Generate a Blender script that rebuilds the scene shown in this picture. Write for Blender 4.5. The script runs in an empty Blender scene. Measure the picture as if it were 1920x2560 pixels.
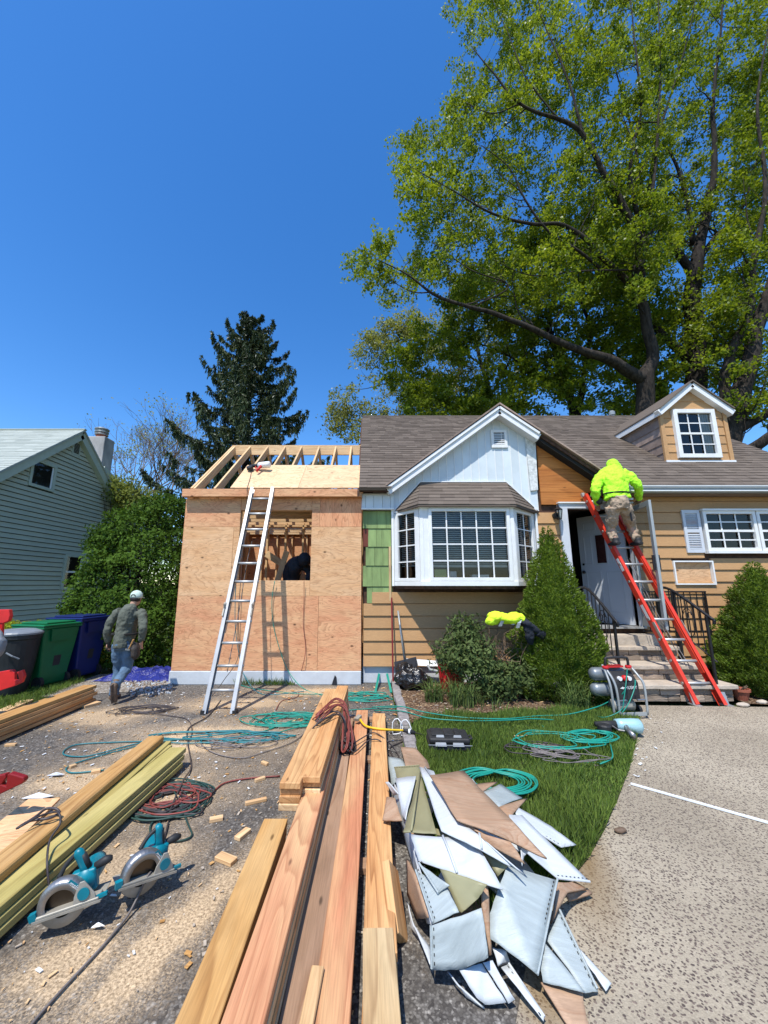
import bpy, bmesh, math, random
import numpy as np
from mathutils import Vector, Matrix, Euler, noise as mnoise
R=math.radians
scene=bpy.context.scene
COL=scene.collection
# ------------------------------------------------------------------ camera
F=961.0; CX=920.0; CY=1280.0; H=1.64; PITCH=math.atan(182/961)
cam_d=bpy.data.cameras.new('camera'); cam=bpy.data.objects.new('camera',cam_d); COL.objects.link(cam)
cam_d.sensor_fit='VERTICAL'; cam_d.sensor_height=36; cam_d.lens=36*F/2560
cam_d.shift_x=(960-CX)/2560; cam_d.clip_start=.05; cam_d.clip_end=3000
cam.location=(0,0,H); cam.rotation_euler=(R(90)+PITCH,0,0)
scene.camera=cam
# ------------------------------------------------------------------ light
w=bpy.data.worlds.new('World'); scene.world=w; w.use_nodes=True
nt=w.node_tree; nt.nodes.clear()
sky=nt.nodes.new('ShaderNodeTexSky'); sky.sky_type='NISHITA'; sky.sun_disc=False
SUN=Vector((-.44,-1,2.0)).normalized()
sky.sun_elevation=math.asin(SUN.z); sky.sun_rotation=math.atan2(SUN.x,SUN.y)
sky.air_density=1.0; sky.dust_density=.25; sky.ozone_density=3.5; sky.altitude=0
bg=nt.nodes.new('ShaderNodeBackground'); bg.inputs[1].default_value=.15
ow=nt.nodes.new('ShaderNodeOutputWorld')
hs=nt.nodes.new('ShaderNodeHueSaturation'); hs.inputs['Saturation'].default_value=1.3; hs.inputs['Value'].default_value=1.25; hs.inputs['Hue'].default_value=.505; nt.links.new(sky.outputs[0],hs.inputs['Color']); nt.links.new(hs.outputs[0],bg.inputs[0]); nt.links.new(bg.outputs[0],ow.inputs[0])
sd=bpy.data.lights.new('sun','SUN'); sd.energy=4.6; sd.angle=R(.53); sd.color=(1,.955,.88)
so=bpy.data.objects.new('sun',sd); COL.objects.link(so); so.location=(0,0,30)
so.rotation_euler=SUN.to_track_quat('Z','Y').to_euler()
vs=scene.view_settings; vs.view_transform='Standard'; vs.look='None'; vs.exposure=.38; vs.gamma=1
vs.use_curve_mapping=False
try:
    scene.cycles.max_bounces=6; scene.cycles.transparent_max_bounces=8
    scene.cycles.diffuse_bounces=3; scene.cycles.glossy_bounces=3
except Exception: pass
# ------------------------------------------------------------------ geometry helpers
cp,sp=math.cos(PITCH),math.sin(PITCH)
def ray(px,py):
    a=(px-CX)/F; b=-(py-CY)/F
    return Vector((a, cp-b*sp, sp+b*cp))
def P(px,py,D):                       # point seen at photo pixel, at depth y = D
    r=ray(px,py); t=D/r.y
    return Vector((r.x*t,D,H+r.z*t))
def G(px,py,z=0.0):                   # point seen at photo pixel, at height z
    r=ray(px,py); t=(z-H)/r.z
    return Vector((r.x*t,r.y*t,z))
def PXp(px,py,X):                     # on the plane x = X
    r=ray(px,py); t=X/r.x
    return Vector((X,r.y*t,H+r.z*t))
def Xat(px,D,z):                      # x of the point at depth D, height z under pixel column px
    zc=D*cp+(z-H)*sp
    return (px-CX)*zc/F
def Zat(py,D): return P(CX,py,D).z
WORLD={}
def wm(o): return WORLD.get(o.name,Matrix.Identity(4)) if o else Matrix.Identity(4)
def link(o,parent,M=None):
    COL.objects.link(o)
    M=M or Matrix.Identity(4)
    if parent:
        o.parent=parent
        L=wm(parent).inverted()@M
    else: L=M
    o.matrix_local=L; WORLD[o.name]=M
    return o
def mesh(name,verts,faces,mat,parent=None,M=None,smooth=False,mats=None,fm=None):
    """verts are given in the frame M (world when M is None)"""
    me=bpy.data.meshes.new(name)
    if M is None and parent is not None:
        M=wm(parent).copy(); inv=M.inverted(); verts=[inv@Vector(v) for v in verts]
    elif M is None:
        vv=[Vector(v) for v in verts]; lo=Vector((sum(v.x for v in vv)/len(vv),sum(v.y for v in vv)/len(vv),min(v.z for v in vv)))
        M=Matrix.Translation(lo); verts=[v-lo for v in vv]
    me.from_pydata([tuple(v) for v in verts],[],[tuple(f) for f in faces]); me.update()
    for m in (mats or [mat]): me.materials.append(m)
    if fm:
        for p,i in zip(me.polygons,fm): p.material_index=i
    if smooth:
        for p in me.polygons: p.use_smooth=True
    o=bpy.data.objects.new(name,me)
    return link(o,parent,M)
def tag(o,label=None,cat=None,group=None,kind=None):
    if label:o['label']=label
    if cat:o['category']=cat
    if group:o['group']=group
    if kind:o['kind']=kind
    return o
def thing(name,label,cat,loc=(0,0,0),group=None,rot=0,M=None):
    o=bpy.data.objects.new(name,None); o.empty_display_size=.1
    M=M or (Matrix.Translation(Vector(loc))@Matrix.Rotation(rot,4,'Z'))
    link(o,None,M); return tag(o,label,cat,group)
class MB:
    """collects geometry in world (or local) coordinates"""
    def __init__(s): s.v=[]; s.f=[]; s.m=[]; s.mi=0
    def add(s,vs,fs):
        n=len(s.v); s.v+= [Vector(v) for v in vs]; s.f+=[tuple(i+n for i in f) for f in fs]; s.m+=[s.mi]*len(fs); return s
    def box(s,a,b):
        x0,y0,z0=[min(a[i],b[i]) for i in range(3)]; x1,y1,z1=[max(a[i],b[i]) for i in range(3)]
        return s.add([(x0,y0,z0),(x1,y0,z0),(x1,y1,z0),(x0,y1,z0),(x0,y0,z1),(x1,y0,z1),(x1,y1,z1),(x0,y1,z1)],
          [(3,2,1,0),(4,5,6,7),(0,1,5,4),(1,2,6,5),(2,3,7,6),(3,0,4,7)])
    def hexa(s,q,off):                 # quad extruded by vector off
        off=Vector(off); q=[Vector(v) for v in q]; n=len(q)
        return s.add(q+[v+off for v in q],[tuple(range(n))[::-1],tuple(range(n,2*n))]+[(i,(i+1)%n,n+(i+1)%n,n+i) for i in range(n)])
    def beam(s,p0,p1,w,t,up=(0,0,1)):
        p0=Vector(p0);p1=Vector(p1);d=(p1-p0).normalized(); up=Vector(up)
        sd=d.cross(up).normalized(); u=sd.cross(d).normalized()
        q=[p0+sd*a*w/2+u*b*t/2 for a,b in ((-1,-1),(1,-1),(1,1),(-1,1))]
        return s.hexa(q,p1-p0)
    def tube(s,pts,r,n=8,cap=True):
        pts=[Vector(p) for p in pts]; m=len(pts)
        rr=r if isinstance(r,(list,tuple)) else [r]*m
        base=len(s.v); ref=None; rings=[]
        for i,p in enumerate(pts):
            d=(pts[min(i+1,m-1)]-pts[max(i-1,0)])
            if d.length<1e-9: d=Vector((0,0,1))
            d.normalize()
            if ref is None: ref=Vector((0,0,1)) if abs(d.z)<.9 else Vector((1,0,0))
            a=ref-d*ref.dot(d)
            if a.length<1e-4: a=Vector((1,0,0))-d*d.x
            a.normalize(); ref=a; b=d.cross(a)
            for k in range(n):
                t=2*math.pi*k/n; q=rr[i]
                if isinstance(q,tuple): s.v.append(p+a*math.cos(t)*q[0]+b*math.sin(t)*q[1])
                else: s.v.append(p+(a*math.cos(t)+b*math.sin(t))*q)
        for i in range(m-1):
            for k in range(n):
                s.f.append((base+i*n+k,base+i*n+(k+1)%n,base+(i+1)*n+(k+1)%n,base+(i+1)*n+k)); s.m.append(s.mi)
        if cap:
            s.f.append(tuple(base+k for k in range(n))[::-1]); s.f.append(tuple(base+(m-1)*n+k for k in range(n))); s.m+=[s.mi]*2
        return s
    def ell(s,c,r,n=12,m=8,M=None):
        c=Vector(c); r=r if isinstance(r,(tuple,list)) else (r,r,r); vs=[];fs=[]
        for j in range(m+1):
            th=math.pi*j/m
            for k in range(n):
                ph=2*math.pi*k/n; v=Vector((r[0]*math.sin(th)*math.cos(ph),r[1]*math.sin(th)*math.sin(ph),r[2]*math.cos(th)))
                vs.append(c+(M@v if M else v))
        for j in range(m):
            for k in range(n): fs.append((j*n+k,(j+1)*n+k,(j+1)*n+(k+1)%n,j*n+(k+1)%n))
        return s.add(vs,fs)
    def lathe(s,c,prof,n=20,ax='Z'):
        c=Vector(c); vs=[];fs=[]
        for r_,z in prof:
            for k in range(n):
                t=2*math.pi*k/n
                v={'Z':(r_*math.cos(t),r_*math.sin(t),z),'Y':(r_*math.cos(t),z,r_*math.sin(t)),'X':(z,r_*math.cos(t),r_*math.sin(t))}[ax]
                vs.append(c+Vector(v))
        for j in range(len(prof)-1):
            for k in range(n): fs.append((j*n+k,j*n+(k+1)%n,(j+1)*n+(k+1)%n,(j+1)*n+k))
        fs.append(tuple(range(n))[::-1]); fs.append(tuple((len(prof)-1)*n+k for k in range(n)))
        return s.add(vs,fs)
    def build(s,name,mat,parent=None,M=None,smooth=False,mats=None,local=False):
        if local: M=wm(parent)
        return mesh(name,s.v,s.f,mat,parent,M,smooth,mats,s.m if mats else None)
def bevel(o,wd=.004,seg=2,ang=35):
    m=o.modifiers.new('bevel','BEVEL'); m.width=wd; m.segments=seg; m.limit_method='ANGLE'; m.angle_limit=R(ang); return o
def remesh(o,vox=.012,sm=6,disp=0,dscale=.12,seed=0):
    m=o.modifiers.new('remesh','REMESH'); m.mode='VOXEL'; m.voxel_size=vox; m.use_smooth_shade=True
    if sm:
        m=o.modifiers.new('smooth','SMOOTH'); m.iterations=sm; m.factor=.6
    if disp:
        t=bpy.data.textures.new('folds','CLOUDS'); t.noise_scale=dscale; t.noise_depth=2
        m=o.modifiers.new('folds','DISPLACE'); m.texture=t; m.strength=disp; m.mid_level=.5; m.texture_coords='LOCAL'
    return o
def board(name,p0,p1,w,t,mat,parent=None,up=(0,0,1),bev=.003,label=None,cat=None,group=None):
    """a plank as its own object: local x along the grain, y the width, z the thickness; p0,p1 centre of the section"""
    p0=Vector(p0);p1=Vector(p1); L=(p1-p0).length; x=(p1-p0)/L; y=Vector(up).cross(x).normalized(); z=x.cross(y)
    M=Matrix((x,y,z)).transposed().to_4x4(); M.translation=(p0+p1)/2
    b=MB().box((-L/2,-w/2,-t/2),(L/2,w/2,t/2))
    o=mesh(name,b.v,b.f,mat,parent,M)
    if bev: bevel(o,bev,1)
    return tag(o,label,cat,group)
def crom(pts,n=6):
    pts=[Vector(p) for p in pts]; out=[]
    for i in range(len(pts)-1):
        a=pts[max(i-1,0)];b=pts[i];c=pts[i+1];d=pts[min(i+2,len(pts)-1)]
        for k in range(n):
            t=k/n; out.append(.5*((2*b)+(c-a)*t+(2*a-5*b+4*c-d)*t*t+(3*b-a-3*c+d)*t**3))
    out.append(pts[-1]); return out
# ------------------------------------------------------------------ materials
class NT:
    def __init__(s,name):
        s.m=bpy.data.materials.new(name); s.m.use_nodes=True; s.t=s.m.node_tree; s.t.nodes.clear()
        s.out=s.t.nodes.new('ShaderNodeOutputMaterial'); s.b=s.t.nodes.new('ShaderNodeBsdfPrincipled')
        s.t.links.new(s.b.outputs[0],s.out.inputs[0]); s._c=None
    def n(s,k,**kw):
        o=s.t.nodes.new('ShaderNode'+k)
        for a,b in kw.items(): setattr(o,a,b)
        return o
    def l(s,a,b): s.t.links.new(a,b)
    def coord(s,kind='Object',scale=(1,1,1),rand=True):
        tc=s.n('TexCoord'); mp=s.n('Mapping'); mp.inputs['Scale'].default_value=scale
        if rand and kind=='Object':
            oi=s.n('ObjectInfo'); mu=s.n('VectorMath',operation='MULTIPLY_ADD')
            cb=s.n('CombineXYZ'); s.l(oi.outputs['Random'],cb.inputs[0]); s.l(oi.outputs['Random'],cb.inputs[1])
            mu.inputs[1].default_value=(37,53,0); s.l(cb.outputs[0],mu.inputs[0]); s.l(tc.outputs[kind],mu.inputs[2])
            s.l(mu.outputs[0],mp.inputs[0])
        else: s.l(tc.outputs[kind],mp.inputs[0])
        return mp.outputs[0]
    def pos(s,scale=(1,1,1)):
        g=s.n('NewGeometry'); mp=s.n('Mapping'); mp.inputs['Scale'].default_value=scale
        s.l(g.outputs['Position'],mp.inputs[0]); return mp.outputs[0]
    def noise(s,vec,scale,detail=4,rough=.55,dist=0):
        o=s.n('TexNoise'); o.inputs['Scale'].default_value=scale; o.inputs['Detail'].default_value=detail
        o.inputs['Roughness'].default_value=rough; o.inputs['Distortion'].default_value=dist; s.l(vec,o.inputs['Vector']); return o.outputs[0]
    def vor(s,vec,scale,feature='F1',out=0):
        o=s.n('TexVoronoi',feature=feature); o.inputs['Scale'].default_value=scale; s.l(vec,o.inputs['Vector']); return o.outputs[out]
    def ramp(s,fac,stops,interp='LINEAR'):
        o=s.n('ValToRGB'); e=o.color_ramp.elements; o.color_ramp.interpolation=interp
        while len(e)<len(stops): e.new(.5)
        for k,(p,c) in zip(e,stops):
            k.position=p; k.color=(c,c,c,1) if not isinstance(c,(tuple,list)) else (*c,1)
        s.l(fac,o.inputs[0]); return o.outputs[0]
    def mix(s,fac,a,b,mode='MIX'):
        o=s.n('MixRGB',blend_type=mode)
        for i,v in ((0,fac),(1,a),(2,b)):
            if isinstance(v,(int,float)): o.inputs[i].default_value=v if i==0 else (v,v,v,1)
            elif isinstance(v,(tuple,list)): o.inputs[i].default_value=(*v,1)
            else: s.l(v,o.inputs[i])
        return o.outputs[0]
    def math(s,op,a,b=0):
        o=s.n('Math',operation=op)
        for i,v in ((0,a),(1,b)):
            if isinstance(v,(int,float)): o.inputs[i].default_value=v
            else: s.l(v,o.inputs[i])
        return o.outputs[0]
    def orand(s): return s.n('ObjectInfo').outputs['Random']
    def irand(s): return s.n('NewGeometry').outputs['Random Per Island']
    def bump(s,h,st=.3,d=.01):
        o=s.n('Bump'); o.inputs['Strength'].default_value=st; o.inputs['Distance'].default_value=d
        s.l(h,o.inputs['Height']); s.l(o.outputs[0],s.b.inputs['Normal'])
    def fin(s,col,rough=.7,metal=0,spec=.5):
        if isinstance(col,(tuple,list)): s.b.inputs['Base Color'].default_value=(*col,1)
        else: s.l(col,s.b.inputs['Base Color'])
        if isinstance(rough,(int,float)): s.b.inputs['Roughness'].default_value=rough
        else: s.l(rough,s.b.inputs['Roughness'])
        s.b.inputs['Metallic'].default_value=metal
        s.b.inputs['Specular IOR Level'].default_value=spec
        return s.m
def cm(c,k): return tuple(min(1,x*k) for x in c)
def plain(name,c,rough=.6,metal=0,var=.15,vs=6,bump=.1,bs=60,rnd=.1,spec=.4,stretch=(1,1,1),bd=.004):
    t=NT(name); v=t.coord(scale=stretch); n=t.noise(v,vs,5)
    col=t.mix(t.ramp(n,[(.3,0.0),(.7,1.0)]),cm(c,1-var),cm(c,1+var))
    if rnd:
        k=t.n('MapRange'); k.inputs[3].default_value=1-rnd; k.inputs[4].default_value=1+rnd; t.l(t.orand(),k.inputs[0])
        col=t.mix(1,col,k.outputs[0],'MULTIPLY')
    if bump: t.bump(t.noise(v,bs,4),bump,bd)
    return t.fin(col,rough,metal,spec)
def wood(name,a,b,dark=.55,scale=11,dist=5,knots=True,rnd=.12,rough=.65,xs=.18):
    t=NT(name); n=t.noise(t.coord(scale=(xs*1.1,3.2,3.2)),1.25,2,.5,.35)
    s1=t.math('FRACT',t.math('MULTIPLY',n,scale*1.7)); gr=t.ramp(s1,[(0,.05),(.6,.35),(.9,1),(1,.05)])
    big=t.noise(t.coord(scale=(.25,1.6,1.6)),3.5,3)
    base=t.mix(t.ramp(big,[(.35,0),(.65,1)]),a,b)
    br=t.ramp(t.noise(t.coord(scale=(.4,2,2)),3,2),[(.3,.25),(.7,.75)])
    col=t.mix(t.math('MULTIPLY',gr,br),base,(a[0]*dark*1.15,a[1]*dark*.9,a[2]*dark*.75))
    fine=t.noise(t.coord(scale=(.04,1,1)),170,2)
    col=t.mix(.3,col,t.ramp(fine,[(.3,.5),(.7,1.3)]),'MULTIPLY')
    if knots:
        kd=t.vor(t.coord(scale=(1.0,3.2,3.2)),2.2)
        col=t.mix(t.ramp(kd,[(.0,.9),(.04,.75),(.08,0)]),col,cm(a,.22))
    st=t.noise(t.coord(scale=(.5,1,1)),5,5); col=t.mix(t.ramp(st,[(.56,0),(.75,.4)]),col,cm(a,.5))
    k=t.n('MapRange'); k.inputs[3].default_value=1-rnd; k.inputs[4].default_value=1+rnd; t.l(t.orand(),k.inputs[0])
    col=t.mix(1,col,k.outputs[0],'MULTIPLY'); t.bump(fine,.15,.002)
    return t.fin(col,rough,0,.3)
def ply(name,a,b,rot=False,kn=1.0):
    """rotary cut plywood face in local xy"""
    t=NT(name); sc=(1,3.4,1) if not rot else (3.4,1,1)
    v=t.coord(scale=sc); n=t.noise(v,.85,5,.55,.6)
    s=t.math('FRACT',t.math('MULTIPLY',n,15)); ln=t.ramp(s,[(0,0),(.1,1),(.35,.3),(1,0)])
    base=t.mix(t.ramp(t.noise(t.coord(scale=sc),1.6,3),[(.35,0),(.65,1)]),a,b)
    col=t.mix(t.math('MULTIPLY',ln,.55),base,cm((a[0],a[1]*.8,a[2]*.7),.5))
    fine=t.noise(t.coord(scale=(.12,1,1) if not rot else (1,.12,1)),90,3)
    col=t.mix(.35,col,t.ramp(fine,[(.3,.6),(.7,1.3)]),'MULTIPLY')
    kd=t.vor(t.coord(scale=(1,1.5,1) if not rot else (1.5,1,1)),3.3); col=t.mix(t.ramp(kd,[(0,1),(.06,.9),(.09,.25),(.14,0)]),col,cm(a,.2))
    k2=t.vor(t.coord(scale=(.6,1.6,1)),9); col=t.mix(t.ramp(k2,[(0,.6),(.06,.4),(.1,0)]),col,cm(a,.4))
    k=t.n('MapRange'); k.inputs[3].default_value=.93; k.inputs[4].default_value=1.07; t.l(t.orand(),k.inputs[0])
    col=t.mix(1,col,k.outputs[0],'MULTIPLY'); t.bump(fine,.1,.002)
    return t.fin(col,.72,0,.25)
def leafmat(name,a,b,trans=.4,rough=.6,c=None,gl=.07):
    t=NT(name); r=t.irand(); big=t.noise(t.pos(),.35,3)
    col=t.mix(r,a,b); col=t.mix(t.ramp(big,[(.52,0),(.68,.6)]),col,c or cm(b,1.2)); col=t.mix(t.ramp(t.noise(t.pos(),.6,3),[(.32,.75),(.5,0)]),col,cm(a,.5))
    d=t.n('BsdfDiffuse'); t.l(col,d.inputs[0]); tr=t.n('BsdfTranslucent')
    t.l(t.mix(1,col,(1.3,1.25,.55),'MULTIPLY'),tr.inputs[0])
    m1=t.n('MixShader'); m1.inputs[0].default_value=trans; t.l(d.outputs[0],m1.inputs[1]); t.l(tr.outputs[0],m1.inputs[2])
    g=t.n('BsdfGlossy'); g.inputs['Roughness'].default_value=rough; g.inputs[0].default_value=(1,1,1,1)
    fr=t.n('Fresnel'); fr.inputs[0].default_value=1.35; m2=t.n('MixShader'); t.l(t.math('MULTIPLY',fr.outputs[0],gl),m2.inputs[0])
    t.l(m1.outputs[0],m2.inputs[1]); t.l(g.outputs[0],m2.inputs[2]); t.l(m2.outputs[0],t.out.inputs[0])
    return t.m
def glass(name,tint=(.02,.025,.03),alpha=.8):
    t=NT(name); v=t.coord(); n=t.noise(v,1.2,2)
    t.bump(n,.02,.01)
    g=t.n('BsdfGlossy'); g.inputs['Roughness'].default_value=.03; tr=t.n('BsdfTransparent'); tr.inputs[0].default_value=(.72,.76,.76,1)
    fr=t.n('Fresnel'); fr.inputs[0].default_value=1.52; m=t.n('MixShader')
    t.l(fr.outputs[0],m.inputs[0]); t.l(tr.outputs[0],m.inputs[1]); t.l(g.outputs[0],m.inputs[2]); t.l(m.outputs[0],t.out.inputs[0])
    return t.m
MT={}
MT['fir']=wood('fir lumber',(.50,.235,.085),(.61,.36,.16),dark=.42)
MT['pine']=wood('yellow pine lumber',(.52,.27,.08),(.60,.37,.15),scale=9,dark=.4)
MT['pink']=wood('pink fir lumber',(.57,.24,.125),(.62,.38,.19),dark=.45,scale=12,knots=True)
MT['dirty']=wood('dusty trodden lumber',(.30,.185,.115),(.40,.26,.17),scale=9,dark=.6)
MT['treated']=wood('greenish treated lumber',(.36,.30,.09),(.50,.42,.16),scale=7)
MT['weather']=wood('weathered lumber',(.50,.34,.17),(.58,.44,.25),scale=8,dark=.4)
MT['stud']=wood('framing lumber',(.62,.40,.20),(.70,.50,.28),scale=10)
MT['orange']=wood('old orange sheathing',(.46,.16,.035),(.56,.22,.055),scale=7,dark=.45)
MT['plyA']=ply('reddish plywood',(.64,.31,.16),(.69,.40,.21))
MT['plyB']=ply('yellow plywood',(.67,.385,.19),(.71,.45,.25))
MT['plyV']=ply('upright grain plywood',(.62,.28,.14),(.68,.36,.19),rot=True)
MT['plyR']=ply('pale roof plywood',(.66,.44,.25),(.70,.49,.29))
MT['white']=plain('white painted trim',(.70,.71,.70),.45,var=.06,bump=.05,rnd=.03)
MT['whitep']=plain('bluish white metal panel',(.56,.62,.64),.4,var=.08,vs=3,bump=.05,rnd=.06)
MT['vinyl']=plain('white vinyl',(.50,.53,.545),.42,var=.05,bump=.25,bs=14,stretch=(1,9,1),rnd=.05,bd=.003)
MT['vinylgrain']=plain('grained white vinyl',(.33,.375,.375),.5,var=.10,bump=.6,bs=16,stretch=(1,10,1),rnd=.05,bd=.004)
MT['olive']=plain('olive vinyl back',(.25,.235,.13),.5,var=.1,bump=.1,rnd=.06)
MT['tanback']=wood('tan siding scrap',(.36,.235,.15),(.42,.285,.19),scale=16,knots=False,dark=.75)
def siding_mat():
    t=NT('tan wood grain siding'); v=t.coord(scale=(.16,1,1)); n=t.noise(v,38,4,.6,1.5)
    s=t.ramp(n,[(.35,0),(.5,.8),(.62,.1),(.7,.6)]); base=t.mix(t.noise(t.coord(),2,2),(.45,.25,.105),(.53,.32,.15))
    col=t.mix(t.math('MULTIPLY',s,.45),base,(.27,.15,.07))
    k=t.n('MapRange'); k.inputs[3].default_value=.9; k.inputs[4].default_value=1.08; t.l(t.orand(),k.inputs[0])
    col=t.mix(1,col,k.outputs[0],'MULTIPLY'); t.bump(n,.25,.003); return t.fin(col,.6,0,.3)
MT['siding']=siding_mat()
MT['sidingW']=plain('weathered brown siding',(.26,.19,.15),.7,var=.25,vs=8,stretch=(.2,1,1),rnd=.2)
MT['green']=plain('old green painted shingle',(.19,.27,.10),.75,var=.25,vs=9,stretch=(1,1,.25),bump=.6,bs=30,rnd=.12)
MT['grayside']=plain('gray green siding',(.45,.46,.35),.5,var=.06,vs=2,bump=.05,rnd=.05)
MT['graytrim']=plain('gray green trim',(.40,.44,.36),.5,var=.05)
MT['darkwood']=plain('dark exposed wood',(.07,.035,.022),.85,var=.5,vs=12,bump=.4)
MT['black']=plain('black void',(.012,.011,.010),.9,var=.1)
MT['concrete']=plain('pale parged concrete',(.50,.53,.55),.85,var=.14,vs=3,bump=.5,bs=25,rnd=.03)
MT['alu']=plain('aluminium',(.42,.42,.41),.5,.6,var=.1,vs=9,bump=.05)
MT['gutter']=plain('grey gutter',(.30,.32,.32),.4,.2,var=.06)
MT['redfg']=plain('red fibreglass',(.62,.045,.02),.4,var=.12,rnd=0)
MT['iron']=plain('black iron',(.018,.018,.02),.45,.3,var=.3)
MT['rubber']=plain('black rubber',(.02,.02,.021),.6,var=.3,vs=20)
MT['teal']=plain('teal plastic',(.0,.16,.21),.4,var=.15,vs=12)
MT['steel']=plain('brushed steel',(.33,.32,.31),.42,.85,var=.2,vs=14)
MT['cast']=plain('cast metal',(.34,.32,.27),.55,.3,var=.2,vs=14)
MT['tank']=plain('grey metallic tank',(.19,.21,.22),.4,.4,var=.1)
MT['red']=plain('red plastic',(.55,.02,.02),.4,var=.15)
MT['cream']=plain('yellow paper',(.62,.66,.34),.8)
MT['brick']=plain('terracotta',(.30,.09,.05),.8,var=.2)
MT['graydoor']=plain('grey white door',(.44,.47,.50),.5,var=.06,vs=2,bump=.1)
MT['shutter']=plain('pale blue grey shutter',(.50,.53,.57),.5,var=.05)
MT['aggrey']=plain('grey plastic lid',(.17,.19,.21),.45,var=.2)
MT['bin']=plain('black bin plastic',(.018,.02,.022),.5,var=.3)
MT['bingreen']=plain('green bin plastic',(.004,.125,.04),.4,var=.1,bump=.1)
MT['binblue']=plain('blue bin plastic',(.006,.015,.10),.4,var=.1,bump=.1)
MT['tarp']=plain('blue tarp',(.02,.028,.19),.35,var=.25,vs=18,bump=.8,bs=30,bd=.02)
MT['bag']=plain('black bin bag',(.012,.012,.013),.22,var=.2,bump=.9,bs=22,bd=.02,spec=.6)
MT['lime']=plain('lime hi vis fabric',(.42,.90,.03),.8,var=.08,vs=7,bump=.8,bs=11,bd=.03,rnd=0)
MT['limey']=plain('yellow hi vis fabric',(.62,.90,.03),.8,var=.08,vs=7,bump=.5,bs=20,bd=.02,rnd=0)
MT['khaki']=plain('khaki cotton',(.34,.255,.18),.85,var=.15,vs=9,bump=.8,bs=12,bd=.03,rnd=0)
MT['hoodie']=plain('olive grey hoodie fabric',(.095,.105,.082),.9,var=.12,vs=8,bump=.8,bs=10,bd=.03,rnd=0)
MT['jeans']=plain('blue denim',(.075,.13,.20),.85,var=.28,vs=10,bump=.7,bs=16,bd=.02,rnd=0)
MT['navy']=plain('black navy fabric',(.012,.016,.025),.85,var=.2,vs=9,bump=.8,bs=10,bd=.03,rnd=0)
MT['skin']=plain('skin',(.42,.24,.16),.55,var=.08,rnd=0)
MT['hair']=plain('dark hair',(.012,.009,.007),.6)
MT['capw']=plain('mint white cap fabric',(.50,.62,.54),.8,var=.08)
MT['leather']=plain('brown leather',(.13,.085,.055),.7,var=.25,vs=18)
MT['stripe']=plain('reflective stripe',(.42,.44,.44),.35,var=.1)
MT['hosegreen']=plain('green air hose',(.012,.23,.17),.4,var=.1,bump=0)
MT['hoseteal']=plain('teal air hose',(.02,.17,.19),.4,var=.1,bump=0)
MT['corddark']=plain('dark extension cord',(.05,.04,.04),.5,var=.4,vs=2,bump=0)
MT['cordred']=plain('dull red extension cord',(.20,.045,.035),.5,var=.3,vs=2,bump=0)
MT['corddgreen']=plain('dark green extension cord',(.02,.055,.045),.5,var=.3,bump=0)
MT['cordgrey']=plain('grey cord',(.16,.14,.13),.6,var=.3,bump=0)
MT['yellow']=plain('yellow cord',(.75,.47,.02),.45,var=.05,bump=0)
MT['lighthose']=plain('pale blue tool metal',(.30,.48,.52),.35,.2,var=.08)
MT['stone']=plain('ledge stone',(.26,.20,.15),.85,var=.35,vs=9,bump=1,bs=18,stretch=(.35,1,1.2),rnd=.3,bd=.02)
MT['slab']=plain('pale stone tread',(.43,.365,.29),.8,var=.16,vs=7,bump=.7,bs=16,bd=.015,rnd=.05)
MT['block']=plain('granite curb block',(.24,.22,.21),.85,var=.3,vs=22,bump=.9,bs=30,rnd=.15,bd=.01)
MT['glass']=glass('window glass')
MT['blind']=plain('pale blind slat',(.62,.60,.55),.6)
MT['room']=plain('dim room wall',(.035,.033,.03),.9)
MT['curtain']=plain('pale curtain',(.55,.53,.48),.85,var=.2,vs=14,stretch=(4,4,.4))
def bark(name,a,b):
    t=NT(name); v=t.pos(scale=(1,1,.28)); n=t.noise(v,9,6,.65); col=t.mix(t.ramp(n,[(.35,0),(.65,1)]),a,b)
    t.bump(n,1,.06); return t.fin(col,.9,0,.2)
MT['bark']=bark('grey brown bark',(.014,.011,.009),(.055,.045,.037))
MT['barkd']=bark('dark bark',(.010,.008,.007),(.035,.029,.025))
MT['twig']=bark('dry twig',(.13,.09,.06),(.26,.19,.13))
MT['leafA']=leafmat('spring leaf',(.12,.19,.018),(.25,.30,.028),.5)
MT['leafB']=leafmat('deep spring leaf',(.11,.17,.015),(.22,.27,.022),.5)
MT['leafC']=leafmat('pale new leaf',(.19,.22,.075),(.30,.31,.12),.5)
MT['spruce']=leafmat('spruce needles',(.028,.042,.02),(.085,.115,.055),.15)
MT['bushl']=leafmat('glossy bush leaf',(.032,.068,.010),(.085,.15,.022),.25,.4)
MT['bud']=leafmat('budding leaf',(.12,.15,.03),(.22,.25,.06),.35)
MT['hedge']=leafmat('yellow green hedge leaf',(.20,.25,.02),(.38,.40,.04),.35)
MT['conel']=leafmat('dwarf conifer needles',(.06,.11,.012),(.15,.215,.026),.28)
MT['shrubl']=leafmat('grey green shrub leaf',(.05,.08,.025),(.13,.17,.06),.25,.5)
MT['blade']=leafmat('strap leaf',(.06,.11,.03),(.17,.22,.07),.3)
MT['grass']=leafmat('lawn grass',(.065,.125,.022),(.20,.28,.06),.3,c=(.17,.22,.05))
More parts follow.
